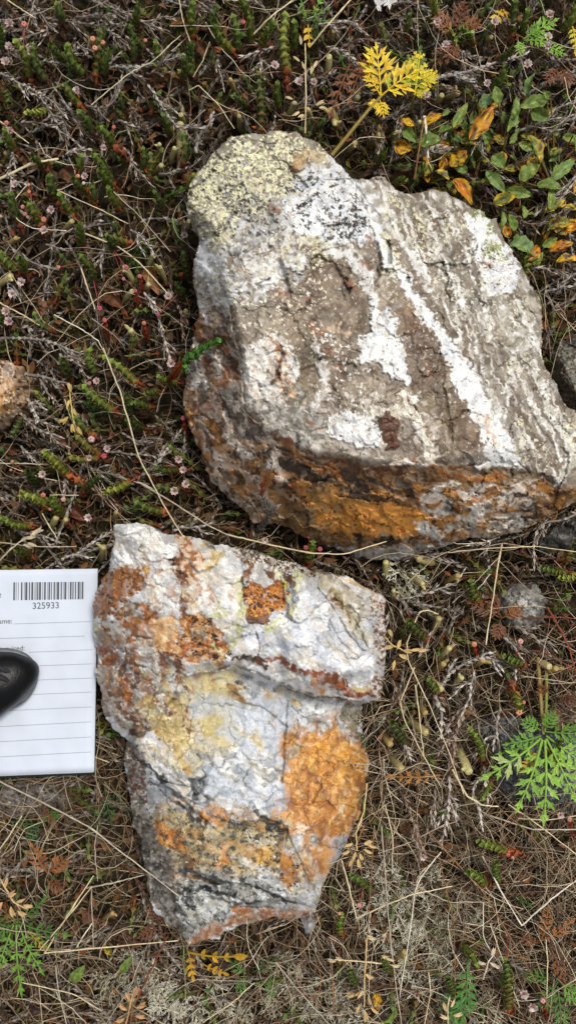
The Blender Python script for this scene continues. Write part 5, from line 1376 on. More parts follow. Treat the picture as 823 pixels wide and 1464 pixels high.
# the sprig that leans over the boulder's left side
t = thing('heather_sprig', '', 'heather', W(262, 520, 40), label='bright green heather sprig lying across the left side of the large boulder', group='living heather sprigs')
mb = MB(); g = lin((74, 118, 46)); shoot(mb, smooth_path([W(263, 516, 112), W(286, 501, 124), W(311, 487, 138)], 12), 6.5, g * .8, g, g * 1.6, g * 1.9, pitch=5); mb.build('leafy_tip', M_SCALE, t)
mb = MB(); shoot(mb, smooth_path([W(266, 512, 112), W(274, 508, 118), W(279, 514, 122)], 6), 5, g * .8, g, g * 1.5, g * 1.7, pitch=5); shoot(mb, smooth_path([W(262, 514, 108), W(266, 522, 112), W(264, 528, 112)], 6), 5, g * .7, g, g * 1.5, g * 1.7, pitch=5); mb.build('side_shoot', M_SCALE, t)
mb = MB(); c = lin(OB); shoot(mb, smooth_path([W(240, 545, 10), W(254, 528, 70), W(264, 516, 112)], 8), 5, c * .5, c, c * .8, c * 1.2, pitch=5); mb.build('old_stem', M_SCALE, t)
# the grey branched twig in front of the boulder
t = thing('heather_sprig', '', 'heather', W(375, 756, 0), label='bare grey twig with a rust red tip in front of the large boulder')
g = lin((136, 128, 122))
mb = MB(); shoot(mb, smooth_path([W(368, 760, 20), W(382, 742, 80), W(388, 730, 110), W(396, 724, 120)], 12), 4, g * .7, g, g * 1.2, g * 1.6, pitch=4.4, spread=.6, jitter=.4); shoot(mb, smooth_path([W(384, 732, 104), W(378, 720, 130), W(374, 708, 150)], 8), 3.4, g, g * .8, g * 1.5, g * 1.4, pitch=4.2, spread=.5, jitter=.4)
mb.build('old_stem', M_SCALE, t)
mb = MB(); c = lin((132, 62, 36)); shoot(mb, smooth_path([W(374, 708, 150), W(374, 700, 158), W(375, 690, 166)], 6), 3.6, c, c, c * 1.5, c * 1.5, pitch=4.2); mb.build('leafy_tip', M_SCALE, t)

# ---------------------------------------------------------------- heather: bare grey stems
STEMS = [
 ([(0,105),(41,126),(68,143),(92,168)],6),([(68,27),(112,34),(153,41),(188,66)],5.5),([(108,24),(136,22),(163,25)],5),([(40,-4),(56,20),(70,46)],6),([(150,4),(204,31),(242,42)],5),([(122,150),(150,154),(168,134),(177,109)],5.5),
 ([(150,104),(160,92),(204,92),(267,74)],5.5),([(82,36),(60,46),(34,55)],5),([(112,62),(122,70),(130,82)],4.5),([(212,122),(235,160),(255,184),(283,185)],5),([(168,172),(186,180),(208,184)],5),([(182,148),(195,166),(208,184)],5),
 ([(44,126),(68,157),(85,190),(92,196)],5.5),([(34,176),(60,178),(84,188)],5.5),([(14,184),(16,206),(22,236)],6.5),([(210,105),(228,106),(248,105)],4.5),([(54,88),(80,90),(106,92)],5),([(0,70),(26,70),(52,64)],5.5),
 ([(280,220),(286,204),(298,182),(308,160)],7),([(403,65),(372,75),(348,82)],5),([(370,78),(372,102),(384,118)],4.5),([(308,80),(310,100),(316,128)],4.5),([(466,68),(491,76),(517,97)],5.5),([(490,66),(522,58),(552,72)],5.5),
 ([(452,36),(480,30),(504,31),(524,49)],5),([(490,160),(508,156),(526,145)],4.5),([(516,168),(530,182),(544,192)],5),([(268,0),(290,10),(306,22)],5.5),([(620,114),(648,106),(677,100),(719,86),(756,78)],7.5),([(630,120),(645,130),(662,138)],5.5),
 ([(658,112),(674,120),(690,132)],5.5),([(545,170),(562,166),(578,155),(610,137)],6),([(758,92),(790,86),(826,86)],5),([(598,224),(622,206),(640,186)],6.5),([(776,200),(796,176),(824,160)],5.5),([(744,186),(780,172),(822,166)],5),
 ([(754,383),(800,386),(826,394)],5),([(776,416),(800,412),(815,411),(828,402)],5),([(772,322),(796,298),(826,262)],6),([(782,330),(806,308),(828,286)],6),([(764,310),(790,284),(826,248)],5.5),([(740,308),(752,316),(766,326)],5),
 ([(0,484),(49,484),(84,492),(122,506)],7),([(34,468),(44,472),(58,474)],5.5),([(86,506),(98,514),(108,520)],5.5),([(56,380),(60,390),(64,396)],5),([(66,350),(76,354),(86,354)],5),([(142,324),(146,356),(130,378)],5),([(240,414),(257,451),(262,490)],5),
 ([(122,328),(132,324),(142,320)],4.5),([(36,536),(66,540),(97,548)],7.5),([(58,546),(66,562),(74,578)],6),([(104,504),(112,520),(122,538)],6),([(40,570),(50,588),(62,604)],6),([(96,616),(100,630),(102,645)],5),([(158,646),(186,648),(216,650)],6),
 ([(188,692),(208,676),(228,662),(256,618)],6.5),([(130,672),(152,678),(176,682)],5),([(250,760),(274,754),(302,748)],5.5),([(88,800),(124,780),(158,762)],6),([(94,670),(92,690),(88,708)],5),([(30,640),(40,650),(50,660)],5),([(280,758),(298,746),(310,728)],5),
 ([(572,857),(612,846),(650,832),(664,812)],5),([(826,734),(796,744),(772,748),(758,768),(758,802)],6),([(736,896),(762,914),(789,939)],6.5),([(718,912),(736,932),(754,954)],6.5),([(624,992),(642,960),(668,944),(695,938),(714,953)],6),
 ([(620,984),(632,1012),(634,1048)],9),([(678,960),(678,984),(678,1008)],5),([(671,982),(660,1018),(652,1046),(646,1092)],7),([(560,972),(568,996),(576,1022)],5.5),([(570,1044),(580,1062),(590,1082)],5.5),([(714,1012),(706,1040),(697,1066)],5.5),
 ([(778,1012),(800,1024),(826,1036)],5.5),([(598,940),(606,920),(614,904)],5),([(640,905),(648,884),(652,868)],5),([(576,1138),(588,1172),(604,1210)],5.5),([(642,1108),(638,1152),(628,1202)],6.5),([(622,1128),(622,1154),(622,1180)],5),([(678,1146),(684,1160),(686,1184)],5),
 ([(690,1096),(694,1118),(698,1144)],5.5),([(556,848),(576,860),(590,876)],4.5),([(576,800),(606,788),(636,776)],5.5),([(560,868),(554,884),(556,900)],5),([(720,758),(700,772),(670,778)],5),([(800,700),(812,716),(824,724)],0),
 ([(228,470),(240,500),(244,530)],5),([(0,380),(10,400),(14,420)],5),([(12,250),(24,262),(40,262)],5),([(176,210),(190,226),(196,250)],5),([(96,220),(110,214),(130,210)],4.5),([(228,250),(246,240),(262,222)],5),([(300,180),(314,190),(330,186)],0),
 ([(206,420),(222,440),(230,470)],5),([(188,330),(206,346),(222,368)],4.5),([(30,590),(60,612),(84,620)],5.5),([(176,620),(200,630),(222,634)],5),([(20,760),(50,764),(80,772)],5),([(780,500),(786,478),(800,466)],5),([(786,450),(800,440),(824,430)],5),
 ([(420,150),(440,140),(452,124)],4.5),([(640,60),(660,76),(690,82)],5),([(770,120),(796,110),(824,112)],5),([(560,20),(580,36),(604,44)],5),([(700,10),(716,20),(728,34)],4.5),([(680,180),(690,200),(692,222)],4.5),
]
SC = [((152,142,132),(204,194,184)),((136,124,114),(184,172,160)),((118,98,84),(164,142,124)),((164,156,148),(216,208,200))]
SN = ['pale grey', 'ash grey', 'brownish grey', 'silvery']
for pts, r in STEMS:
    if r == 0: continue
    k = random.choice([0, 0, 1, 1, 2, 3]); r *= .8
    z0 = random.uniform(-16, 2); z1 = z0 + random.uniform(4, 24)
    n = len(pts)
    P = smooth_path([W(u + random.uniform(-1, 1), v + random.uniform(-1, 1), z0 + (z1 - z0) * j / (n - 1) + random.uniform(-3, 3)) for j, (u, v) in enumerate(pts)], 20)
    L = np.linalg.norm(np.diff(P, axis=0), axis=1).sum()
    lk = ('long ' if L > 90 else 'short ' if L < 42 else '') + SN[k] + ' scaly dead heather'
    um, vm = pts[n // 2]
    t = MB(); c, e = lin(SC[k][0]), lin(SC[k][1])
    kw = dict(pitch=random.uniform(4.2, 5.2), length=2.1, spread=.5, jitter=.4, taper=.45, bare=random.choice([.1, .25, .45]), slim=.7)
    P = P + np.cumsum(RNG.normal(0, .7, P.shape), 0) * np.array([1, 1, .4])
    sh = random.uniform(.95, 1.45)
    shoot(t, P, r * .95, c * sh * .8, c * sh, e * sh * .85, e * sh * 1.15, **kw)
    for q in range(int(L / 45) + (random.random() < .5)):          # forks
        m_ = random.randrange(4, 16); dirn = P[min(m_ + 2, 19)] - P[m_ - 2]; dirn /= np.linalg.norm(dirn) + 1e-9
        sd_ = np.array([-dirn[1], dirn[0], .2]) * random.choice([-1, 1]); b_ = dirn * .8 + sd_ * random.uniform(.5, 1.0); b_ /= np.linalg.norm(b_)
        l_ = random.uniform(14, 34); Q = smooth_path([P[m_], P[m_] + b_ * l_ * .5 + RNG.normal(0, 1.5, 3), P[m_] + (b_ * .8 + dirn * .4) * l_ + RNG.normal(0, 3, 3)], 8)
        shoot(t, Q, r * .72, c * sh * .8, c * sh, e * sh * .8, e * sh * 1.1, **kw)
    o = t.build('dead_heather', M_SCALE, None, W(um, vm, z0)); o['category'] = 'dead heather stem'; o['group'] = 'bare grey heather stems'
    THINGS.append((o, lk, um, vm))

# ---------------------------------------------------------------- grass stalks
CR = (206, 192, 156); PG = (176, 164, 144); BR = (132, 96, 62); RD = (120, 62, 44); WT = (222, 214, 196); OLV = (150, 132, 66)
CN = {CR: 'cream', PG: 'grey', BR: 'brown', RD: 'red brown', WT: 'whitish', OLV: 'olive'}
STALKS = [
 ([(131,150),(187,102),(218,87),(258,51)],1.4,CR,20),([(82,228),(98,200),(113,176)],1.3,BR,14),([(-4,257),(50,232),(84,227)],3.0,CR,16),([(8,-2),(30,12),(52,26)],1.4,CR,18),([(0,173),(20,188),(42,205)],1.1,CR,14),
 ([(270,129),(284,122),(310,146),(335,184)],1.2,CR,10),([(362,49),(386,26),(422,-3)],1.9,CR,24),([(443,66),(470,34),(503,-3)],2.1,CR,26),([(592,256),(597,222),(606,168)],2.0,BR,26),([(606,167),(608,184),(612,226)],2.6,WT,24),
 ([(608,218),(612,232),(616,240)],.8,WT,20),([(41,262),(16,292),(25,314),(46,326),(95,330)],1.0,WT,18),([(66,264),(134,296),(184,320)],1.2,CR,16),([(120,333),(169,353),(204,381),(242,422)],1.7,CR,14),([(112,374),(124,404),(136,442)],1.6,CR,20),
 ([(-3,431),(28,448),(57,465)],1.5,CR,18),([(78,450),(120,473),(141,487),(153,511)],1.2,WT,16),([(158,270),(197,306),(244,360)],1.0,PG,12),([(148,498),(171,558),(197,653),(233,722),(262,767)],1.7,CR,38),([(200,690),(248,719),(300,752),(324,764)],1.8,PG,20),
 ([(324,764),(365,774),(440,790),(490,793),(552,774)],1.9,CR,24),([(-3,662),(30,663),(70,664)],1.5,PG,16),([(72,708),(92,707),(113,708)],1.5,PG,14),([(60,733),(70,750),(82,770)],1.3,CR,12),([(-3,775),(20,778),(60,783),(110,781)],1.4,PG,12),
 ([(717,778),(705,842),(694,922)],1.7,CR,26),([(626,878),(610,872),(598,876),(580,921),(580,942),(612,1007),(640,1072),(662,1135)],1.7,CR,22),([(592,954),(571,1004),(578,1034),(604,1080),(630,1126)],1.5,CR,18),([(593,979),(599,1020),(605,1080)],1.6,CR,12),
 ([(646,862),(672,838),(690,820),(712,797)],1.1,PG,14),([(640,790),(690,784),(760,780),(824,789)],1.3,CR,26),([(640,772),(654,778),(690,776)],1.1,CR,24),([(640,700),(700,770)],0,PG,0),([(781,868),(800,900),(812,924),(826,972)],2.4,RD,14),([(750,884),(790,882),(826,885)],1.6,RD,8),
 ([(760,930),(784,934),(826,962)],1.6,RD,6),([(646,1100),(667,1139),(690,1152),(712,1153)],2.0,CR,24),([(712,1154),(760,1196),(826,1272)],1.6,BR,18),([(488,1230),(500,1270),(509,1313)],1.7,CR,22),([(509,1313),(560,1290),(590,1279),(646,1267)],1.6,CR,20),
 ([(689,1224),(715,1272),(745,1323)],1.5,WT,20),([(745,1323),(782,1290),(826,1256)],1.7,WT,22),([(630,1218),(604,1250),(592,1272),(584,1340),(571,1424)],1.5,WT,18),([(612,1190),(684,1267),(727,1336),(788,1444)],1.8,BR,24),
 ([(545,1181),(552,1270),(558,1357),(574,1468)],1.6,PG,22),([(534,1185),(530,1250),(525,1336)],1.3,BR,20),([(474,1374),(476,1420),(477,1468)],1.5,BR,20),([(779,1340),(782,1380),(781,1426)],1.2,CR,18),([(624,1216),(648,1314),(650,1426)],1.2,BR,16),
 ([(0,1117),(70,1152),(128,1182),(190,1230),(257,1282)],2.0,PG,30),([(124,1270),(164,1262),(206,1251)],1.5,PG,14),([(64,1363),(150,1354),(254,1345)],1.9,CR,16),([(64,1363),(96,1310),(134,1252)],1.6,CR,20),([(58,1357),(90,1320),(131,1268)],1.4,CR,24),
 ([(29,1404),(104,1420),(146,1445)],1.3,CR,12),([(110,1354),(120,1338),(132,1320)],1.5,WT,14),([(131,1270),(132,1310),(134,1358)],1.2,PG,16),([(290,1462),(330,1434),(364,1405)],1.5,CR,16),([(197,1428),(214,1390),(240,1338)],2.0,RD,22),
 ([(-2,1216),(16,1194),(32,1166)],1.6,CR,16),([(504,1196),(516,1180),(524,1130)],1.2,CR,20),([(520,1180),(508,1210),(494,1240)],1.4,BR,20),([(482,1380),(520,1330),(560,1290)],0,BR,0),([(640,1330),(700,1360),(760,1372)],1.3,BR,12),([(586,1262),(640,1290),(700,1290)],1.2,PG,10),
 ([(700,1320),(720,1380),(742,1440)],1.1,CR,18),([(612,1390),(616,1420),(606,1466)],1.4,CR,14),([(448,1366),(460,1400),(450,1440)],1.2,BR,14),([(394,1376),(430,1420),(470,1464)],1.2,PG,14),([(140,1180),(136,1210),(140,1260)],1.0,PG,12),([(80,1380),(84,1420),(96,1466)],1.4,PG,12),
 ([(826,870),(800,880),(770,880)],0,BR,0),([(560,1110),(600,1090),(640,1102)],1.2,PG,14),([(540,1220),(580,1206),(640,1176)],1.2,PG,12),([(700,1166),(760,1186),(826,1186)],1.5,PG,14),([(726,1150),(770,1180),(826,1224)],1.4,CR,12),([(740,1170),(780,1172),(826,1166)],1.4,CR,12),
 ([(550,1150),(562,1200),(560,1250)],1.1,CR,16),([(690,1290),(690,1340),(720,1390)],1.0,WT,14),([(256,0),(262,30),(272,60)],1.2,CR,14),([(300,60),(288,90),(276,110)],1.0,CR,12),([(200,96),(212,120),(230,130)],0,CR,0),([(720,40),(760,60),(790,84)],1.1,BR,10),
 ([(530,110),(500,100),(480,96),(452,112)],1.3,RD,14),([(806,110),(812,140),(826,160)],1.0,CR,14),([(740,20),(724,0),(720,-6)],1.0,CR,12),([(186,1470),(190,1440),(204,1410)],1.4,BR,12),
]
def stalk_mesh(mb, pts, r, col, zt, z0=None):
    n = len(pts); zb = random.uniform(-16, -4) if z0 is None else z0
    zs = [zb + (zt - zb) * math.sin(math.pi * min(1, .25 + .75 * j / max(1, n - 1)) * .62) for j in range(n)]
    P = []
    for j in range(n - 1):
        a, b = W(*pts[j], zs[j]), W(*pts[j + 1], zs[j + 1]); m = 7
        for q in range(m + (j == n - 2)):
            t = q / m
            P.append(a * (1 - t) + b * t)
    P = np.array(P)
    if len(pts) > 2: # round the bends a little
        for _ in range(1): P[1:-1] = P[1:-1] * .6 + .2 * (P[:-2] + P[2:])
    P[1:-1] += RNG.normal(0, .25, P[1:-1].shape); P[2:-2, :2] += np.cumsum(RNG.normal(0, .22, P[2:-2, :2].shape), 0) * np.sin(np.linspace(0, math.pi, len(P) - 4))[:, None]
    c = lin(col); tt = np.linspace(0, 1, len(P))[:, None]
    wob = RNG.uniform(.85, 1.12, (len(P), 1))
    tube(mb, P, r * np.linspace(1.15, .65, len(P)) * np.where(RNG.random(len(P)) < .06, 1.5, 1.0), (c * (.95 + .3 * tt)) * wob, 6, flat=.7)
for pts, r, col, zt in STALKS:
    if r == 0: continue
    z0 = None
    L = sum(math.hypot(pts[i + 1][0] - pts[i][0], pts[i + 1][1] - pts[i][1]) for i in range(len(pts) - 1))
    # stalks that cross the stepped rock or the boulder rest on top of them
    if pts[-1] == (257, 1282): z0, zt = -10, 96
    if pts[-1] == (262, 767): z0, zt = 0, 140
    if pts[-1] == (552, 774): z0, zt = 30, 70
    mb = MB(); stalk_mesh(mb, pts, r * (.56 if L > 160 else .66), col, zt, z0)
    um, vm = pts[len(pts) // 2]
    if len(pts) == 2: um, vm = (pts[0][0] + pts[1][0]) / 2, (pts[0][1] + pts[1][1]) / 2
    o = mb.build('grass_stalk', M_DRY, None, W(*pts[0], 0)); o['category'] = 'grass stalk'; o['group'] = 'dry grass stalks'
    THINGS.append((o, ('long ' if L > 110 else 'short ' if L < 50 else '') + ('thick ' if r >= 1.9 else 'fine ' if r <= 1.2 else '') + CN[col] + ' dry grass stalk', um, vm))

# grass seed heads: stalk + separate spikelets
def blade(mb, a, d, L, w, col, up=(0, 0, 1), fold=.2, n=4):
    """lanceolate, slightly folded leaf from a along d"""
    d = np.asarray(d, float); d /= np.linalg.norm(d); S = np.cross(d, up); S /= np.linalg.norm(S) + 1e-9; U = np.cross(S, d)
    V = []; F = []; prof = [0.25, .85, 1, .7, 0.05] if n == 4 else [.3, 1, .05]
    m = len(prof)
    for i, p in enumerate(prof):
        t = i / (m - 1); c = a + d * L * t - U * L * .12 * t * t
        V += [c + S * w * .5 * p + U * w * fold * p, c, c - S * w * .5 * p + U * w * fold * p]
    for i in range(m - 1):
        k = 3 * i; F += [[k, k + 1, k + 4, k + 3], [k + 1, k + 2, k + 5, k + 4]]
    cc = np.repeat(col[None], len(V), 0) * np.tile([1.0, .8, 1.0], m)[:, None]
    mb.add(np.array(V), np.array(F), cc)
HEADS = [
 ([(436,190),(437,140),(436,62)],(206,186,146),[(430,64,0,-1),(436,100,-.3,-1),(428,88,-1,-.8),(448,98,.5,-1),(444,106,.3,-1),(418,142,-.8,-.3),(428,160,-.6,.3),(434,164,-.3,.4),(452,150,1,-.3),(456,154,1,.1)],11,'tall cream grass seed head standing above the large boulder'),
 ([(-4,806),(14,786),(28,774),(62,758)],(200,186,156),[(30,774,1,-.6),(38,770,1,-.2),(44,766,1,-.6),(40,776,1,.3),(50,762,1,-.5),(34,778,1,.4)],13,'cream grass seed head pointing right just above the ticket'),
 ([(112,620),(104,600),(100,560)],(196,170,104),[(102,560,-.2,-1),(100,572,-.4,1),(106,584,.2,1),(98,596,-.6,.6),(104,606,.1,1),(112,610,.4,1),(94,600,-1,.3)],12,'drooping yellowish grass seed head left of the large boulder'),
 ([(540,900),(560,922),(576,930)],(206,178,124),[(562,924,-1,.2),(568,928,.2,-1),(576,930,1,.1),(586,930,1,0),(596,930,1,-.1),(570,936,1,.4),(564,944,-.3,1),(560,910,-.3,-1)],13,'pale tan grass seed head beside the right corner of the quartz rock'),
 ([(524,1120),(520,1160),(508,1190),(510,1215)],(204,176,124),[(504,1206,-1,.2),(508,1218,-.4,1),(514,1220,.3,1),(520,1214,1,.6),(520,1206,1,-.2),(500,1216,-1,.6),(512,1228,.1,1),(526,1208,1,.3),(504,1226,-.5,1)],12,'bushy straw coloured seed head at the lower right of the quartz rock'),
 ([(524,1340),(522,1390),(520,1440)],(200,170,120),[(522,1392,.8,.5),(518,1416,-.6,.6),(526,1424,.4,1),(514,1436,-.4,1),(522,1446,.2,1),(530,1440,.7,.8),(508,1420,-1,.3)],13,'hanging tan seed head near the bottom edge beneath the quartz rock'),
 ([(560,1380),(540,1376),(478,1372)],(206,186,146),[(480,1374,-1,-.1),(490,1372,-1,-.3),(536,1342,-.8,-.3),(545,1366,.8,.4),(552,1370,1,.3),(560,1380,1,.2)],11,'loose cream seed head left of the pale reindeer lichen'),
 ([(0,1256),(20,1290),(40,1300)],(206,172,124),[(0,1262,-.4,-.8),(8,1268,.2,-1),(12,1282,.6,-.6),(24,1290,1,-.3),(34,1294,1,0),(16,1296,.3,.8),(26,1302,.8,.6),(4,1290,-.6,.6)],14,'peach coloured grass seed head at the left edge below the ticket'),
 ([(180,1465),(186,1440),(190,1420)],(192,150,108),[(186,1430,-.3,-1),(192,1424,.3,-1),(182,1444,-.8,-.4),(196,1440,.8,-.4),(178,1456,-.8,.2),(194,1452,.9,.1)],13,'reddish brown seed head at the bottom edge, left of centre'),
 ([(690,1400),(698,1374),(704,1366)],(212,196,172),[(694,1378,-1,-.3),(700,1376,.9,.6),(706,1380,1,.3),(702,1368,.4,-1)],12,'small whitish seed head right of the dark green feathery leaf'),
 ([(640,1466),(640,1440),(642,1425)],(206,184,140),[(638,1446,-.5,-1),(644,1440,.4,-1),(640,1456,-.8,-.2),(648,1452,.8,-.3)],12,'cream seed head touching the bottom edge, right of centre'),
]
for pts, col, sp, L, lab in HEADS:
    t = thing('grass_seed_head', '', 'grass seed head', W(*pts[0], -10), label=lab)
    mb = MB(); stalk_mesh(mb, pts, 1.2, col, 26); mb.build('stalk', M_DRY, t)
    for (u, v, dx, dy) in sp:
        mb = MB(); c = lin(col); z = random.uniform(20, 30)
        for k in range(3):
            d = np.array([dx + random.uniform(-.25, .25), -(dy + random.uniform(-.25, .25)), random.uniform(-.1, .35)])
            blade(mb, W(u, v, z), d, L * random.uniform(.85, 1.15), L * .3, c * random.uniform(.8, 1.15), fold=.35)
        mb.build('spikelet', M_DRY, t)

# ---------------------------------------------------------------- feathery, deeply cut leaves
def feather_leaf(mb, base, tip, width, c0, c1, npairs=5, lobes=3, lw=.22, stalk=.25, tipc=None, curl=.0):
    """rachis with paired pinnae, each cut into lanceolate lobes; colour drifts from c0 to c1"""
    D = tip - base; L = np.linalg.norm(D); D = D / L; S = np.cross(D, [0, 0, 1.0]); S /= np.linalg.norm(S) + 1e-9; U = np.cross(S, D)
    R_ = [base + D * L * t + U * L * .08 * math.sin(math.pi * t) - U * L * curl * t * t for t in np.linspace(0, 1, 8)]
    R_ = np.array(R_)
    tube(mb, R_, L * .014 * np.linspace(1.3, .5, 8) + .45, lin(c0) * .5 + lin(c1) * .5, 5)
    tips = []
    for i in range(npairs):
        t = stalk + (1 - stalk) * i / npairs * .95
        prof = math.sin(math.pi * (.28 + .62 * i / npairs))
        for sgn in (-1, 1):
            p = base + D * L * t + U * (L * .08 * math.sin(math.pi * t) - L * curl * t * t)
            d = D * (.75 + .5 * i / npairs) + S * sgn * 1.0 + U * random.uniform(-.15, .3); d /= np.linalg.norm(d)
            tips.append((p, d, width * .5 * prof * random.uniform(.85, 1.15)))
    tips.append((base + D * L * .9 - U * L * curl * .8, D, L * .24))
    for p, d, l in tips:
        mixk = random.random(); c = lin(c0) * (1 - mixk) + lin(c1) * mixk
        if tipc is not None and random.random() < .3: c = lin(tipc)
        blade(mb, p, d, l * 1.15, l * lw, c * random.uniform(.85, 1.15), fold=.22)
        s2 = np.cross(d, U)
        for q in range(lobes):
            f = .28 + .5 * q / max(1, lobes - 1) if lobes > 1 else .45
            for sg in (-1, 1):
                dd = d + s2 * sg * random.uniform(.55, .85) + U * random.uniform(-.1, .25); dd /= np.linalg.norm(dd)
                blade(mb, p + d * l * f * .85, dd, l * .5 * (1 - .35 * f), l * lw * .8, c * random.uniform(.8, 1.2), fold=.22)

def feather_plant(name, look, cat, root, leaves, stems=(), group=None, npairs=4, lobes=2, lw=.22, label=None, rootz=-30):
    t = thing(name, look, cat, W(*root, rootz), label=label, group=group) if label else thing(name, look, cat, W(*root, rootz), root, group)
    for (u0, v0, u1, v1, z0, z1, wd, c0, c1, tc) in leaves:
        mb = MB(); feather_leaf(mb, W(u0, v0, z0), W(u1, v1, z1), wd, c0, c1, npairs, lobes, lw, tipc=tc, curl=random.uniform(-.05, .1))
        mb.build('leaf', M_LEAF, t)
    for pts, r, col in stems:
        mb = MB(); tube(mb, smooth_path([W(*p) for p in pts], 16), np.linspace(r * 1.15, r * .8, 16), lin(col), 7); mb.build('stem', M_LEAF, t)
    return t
Y1, Y2, YG = (250, 224, 56), (238, 196, 44), (196, 200, 62)
feather_plant('divided_leaf_plant', '', 'yellow leaf', (476, 220), [
  (544,138,538,70,24,40,58,Y1,Y2,None),(544,138,590,102,24,44,56,Y1,Y2,YG),(544,138,522,104,24,34,26,Y2,Y1,None),(542,142,548,164,24,30,26,Y1,Y2,None),(540,142,532,152,24,28,18,Y2,Y1,None)],
  [([(474,222,20),(500,190,26),(526,158,28),(545,137,24)],2.6,(150,132,62))], npairs=4, lobes=1, lw=.22, label='bright yellow divided leaf on a long olive stalk above the large boulder')
feather_plant('divided_leaf_plant', '', 'yellow leaf', (590, 150), [
  (592,136,600,74,16,30,34,YG,Y1,(96,112,44)),(590,130,620,104,16,28,30,YG,Y1,Y1),(590,134,612,132,14,22,22,Y1,YG,None),(590,128,584,84,12,20,26,(120,130,48),YG,None)],
  [([(588,160,-16),(590,145,4),(592,132,16)],1.8,(130,130,60))], npairs=5, lobes=2, lw=.24, label='greenish yellow feathery leaf just right of the bright yellow one')
N1, N2, N3 = (132, 82, 48), (104, 64, 40), (156, 104, 62)
for (root, lv, lab) in (
  ((650,50), [(648,52,622,20,0,16,34,N1,N3,None),(650,50,662,6,0,18,30,N1,N2,None),(650,54,640,86,-4,8,34,N2,N1,None),(654,50,684,30,-2,14,30,N3,N1,None),(650,58,622,92,-8,2,30,N1,N2,None)], 'withered brown feathery leaves near the top edge, right of the yellow leaf'),
  ((480,130), [(500,92,474,158,0,6,34,N1,N2,None),(520,86,500,140,-4,4,30,N3,N1,None),(512,80,530,120,-4,2,24,N1,N2,None)], 'drooping brown feathery leaves left of the bright yellow leaf'),
  ((700,880), [(716,884,696,846,0,12,28,N1,N2,None),(716,884,744,868,0,14,30,N1,N3,None),(714,886,708,912,-4,6,26,N2,N1,None),(716,884,672,862,-2,8,28,N2,N1,None)], 'shrivelled brown feathery leaf right of the quartz rock, above the grey stems'),
  ((626,1110), [(628,1108,562,1112,0,12,26,(178,124,56),(146,96,48),None)], 'single golden brown comb-like leaf right of the quartz rock'),
  ((770,1340), [(772,1345,782,1300,0,14,26,(176,116,64),N1,None),(772,1345,816,1320,0,14,26,(186,124,72),N1,None),(770,1348,744,1342,-2,8,22,N1,N2,None),(784,1350,806,1400,-6,4,30,N2,N1,None)], 'brown curled leaf cluster by the right edge near the bottom'),
  ((50,1240), [(70,1250,46,1210,-4,8,34,(166,112,62),N1,None),(70,1246,96,1226,-4,8,32,(160,104,56),N1,None),(66,1256,90,1272,-8,2,28,N1,N2,None),(60,1150,80,1180,-12,0,20,N1,N2,None)], 'tan withered feathery leaves below the ticket'),
  ((796,90), [(800,96,812,120,-6,4,30,N2,N1,None),(800,94,820,84,-6,4,28,N1,N2,None),(798,96,780,118,-8,2,26,N2,N1,None)], 'dark brown feathery leaves at the right edge above the willow leaves'),
  ((800,985), [(790,1004,826,1000,-12,0,30,N2,(88,58,40),None),(790,1004,800,1040,-14,-2,26,N2,N1,None),(782,1000,770,980,-12,0,24,N2,N1,None)], 'dark brown dead leaves behind the bright green feathery plant'),
  ((240,1320), [(236,1316,214,1296,-20,-8,28,N2,N1,None),(230,1322,200,1340,-22,-8,30,N1,N2,None)], 'brown dead leaves against the lower left of the quartz rock'),
):
    feather_plant('dead_leaf_cluster', '', 'dead leaves', root, lv, npairs=4, lobes=1, lw=.26, label=lab)
A1, A2, A3, A4 = (122, 168, 58), (94, 138, 52), (156, 198, 82), (66, 96, 42)
feather_plant('feathery_plant', '', 'green plant', (770, 960), [
  (772,1056,696,1108,18,30,44,A3,A1,(176,196,120)),(772,1052,726,1064,20,34,34,A1,A2,None),(774,1058,742,1148,22,40,46,A3,A1,None),(778,1058,776,1164,22,44,50,A1,A3,None),(780,1056,818,1136,20,40,50,A3,A1,None),
  (780,1052,832,1092,20,36,44,A1,A3,None),(778,1046,832,1048,20,36,38,A1,A2,None),(772,1044,748,1030,18,26,26,A1,A2,None),(776,1044,792,1020,18,28,28,A2,A1,None),(772,1070,748,1100,10,16,30,A1,A3,(214,176,52)),
  (776,1060,798,1100,10,16,28,(214,176,52),A1,None),(770,1062,716,1076,12,18,28,A2,A1,None)],
  [([(768,940,-20),(772,1000,0),(776,1050,18)],2.8,(150,128,70)),([(780,950,-22),(780,1000,-2),(778,1046,16)],2.4,(128,138,62))], npairs=4, lobes=1, lw=.25, label='bright green feathery plant with spreading cut leaves by the right edge')
feather_plant('feathery_plant', '', 'green plant', (20, 1320), [
  (28,1318,90,1338,0,18,30,A2,A4,None),(28,1322,58,1386,0,16,30,A2,A1,None),(24,1322,30,1412,0,18,32,A1,A2,None),(20,1322,-4,1390,-2,14,32,A2,A1,None),(26,1316,60,1290,-2,10,26,A4,A2,None),(20,1320,-10,1340,-2,12,28,A2,A4,None),(40,1330,70,1356,-6,4,20,(196,166,50),A2,None)],
  [([(8,1290,-24),(18,1310,-8),(26,1320,0)],2,(110,120,60))], npairs=4, lobes=1, lw=.24, label='green cut-leaved plant at the left edge near the bottom')
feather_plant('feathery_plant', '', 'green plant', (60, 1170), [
  (60,1176,40,1200,-18,-8,24,A4,(46,76,34),None),(62,1174,84,1160,-18,-6,26,A4,A2,None),(56,1178,20,1176,-20,-8,24,A4,(46,76,34),None)], npairs=4, lobes=1, label='dark green shaded leaves under the lower edge of the ticket')
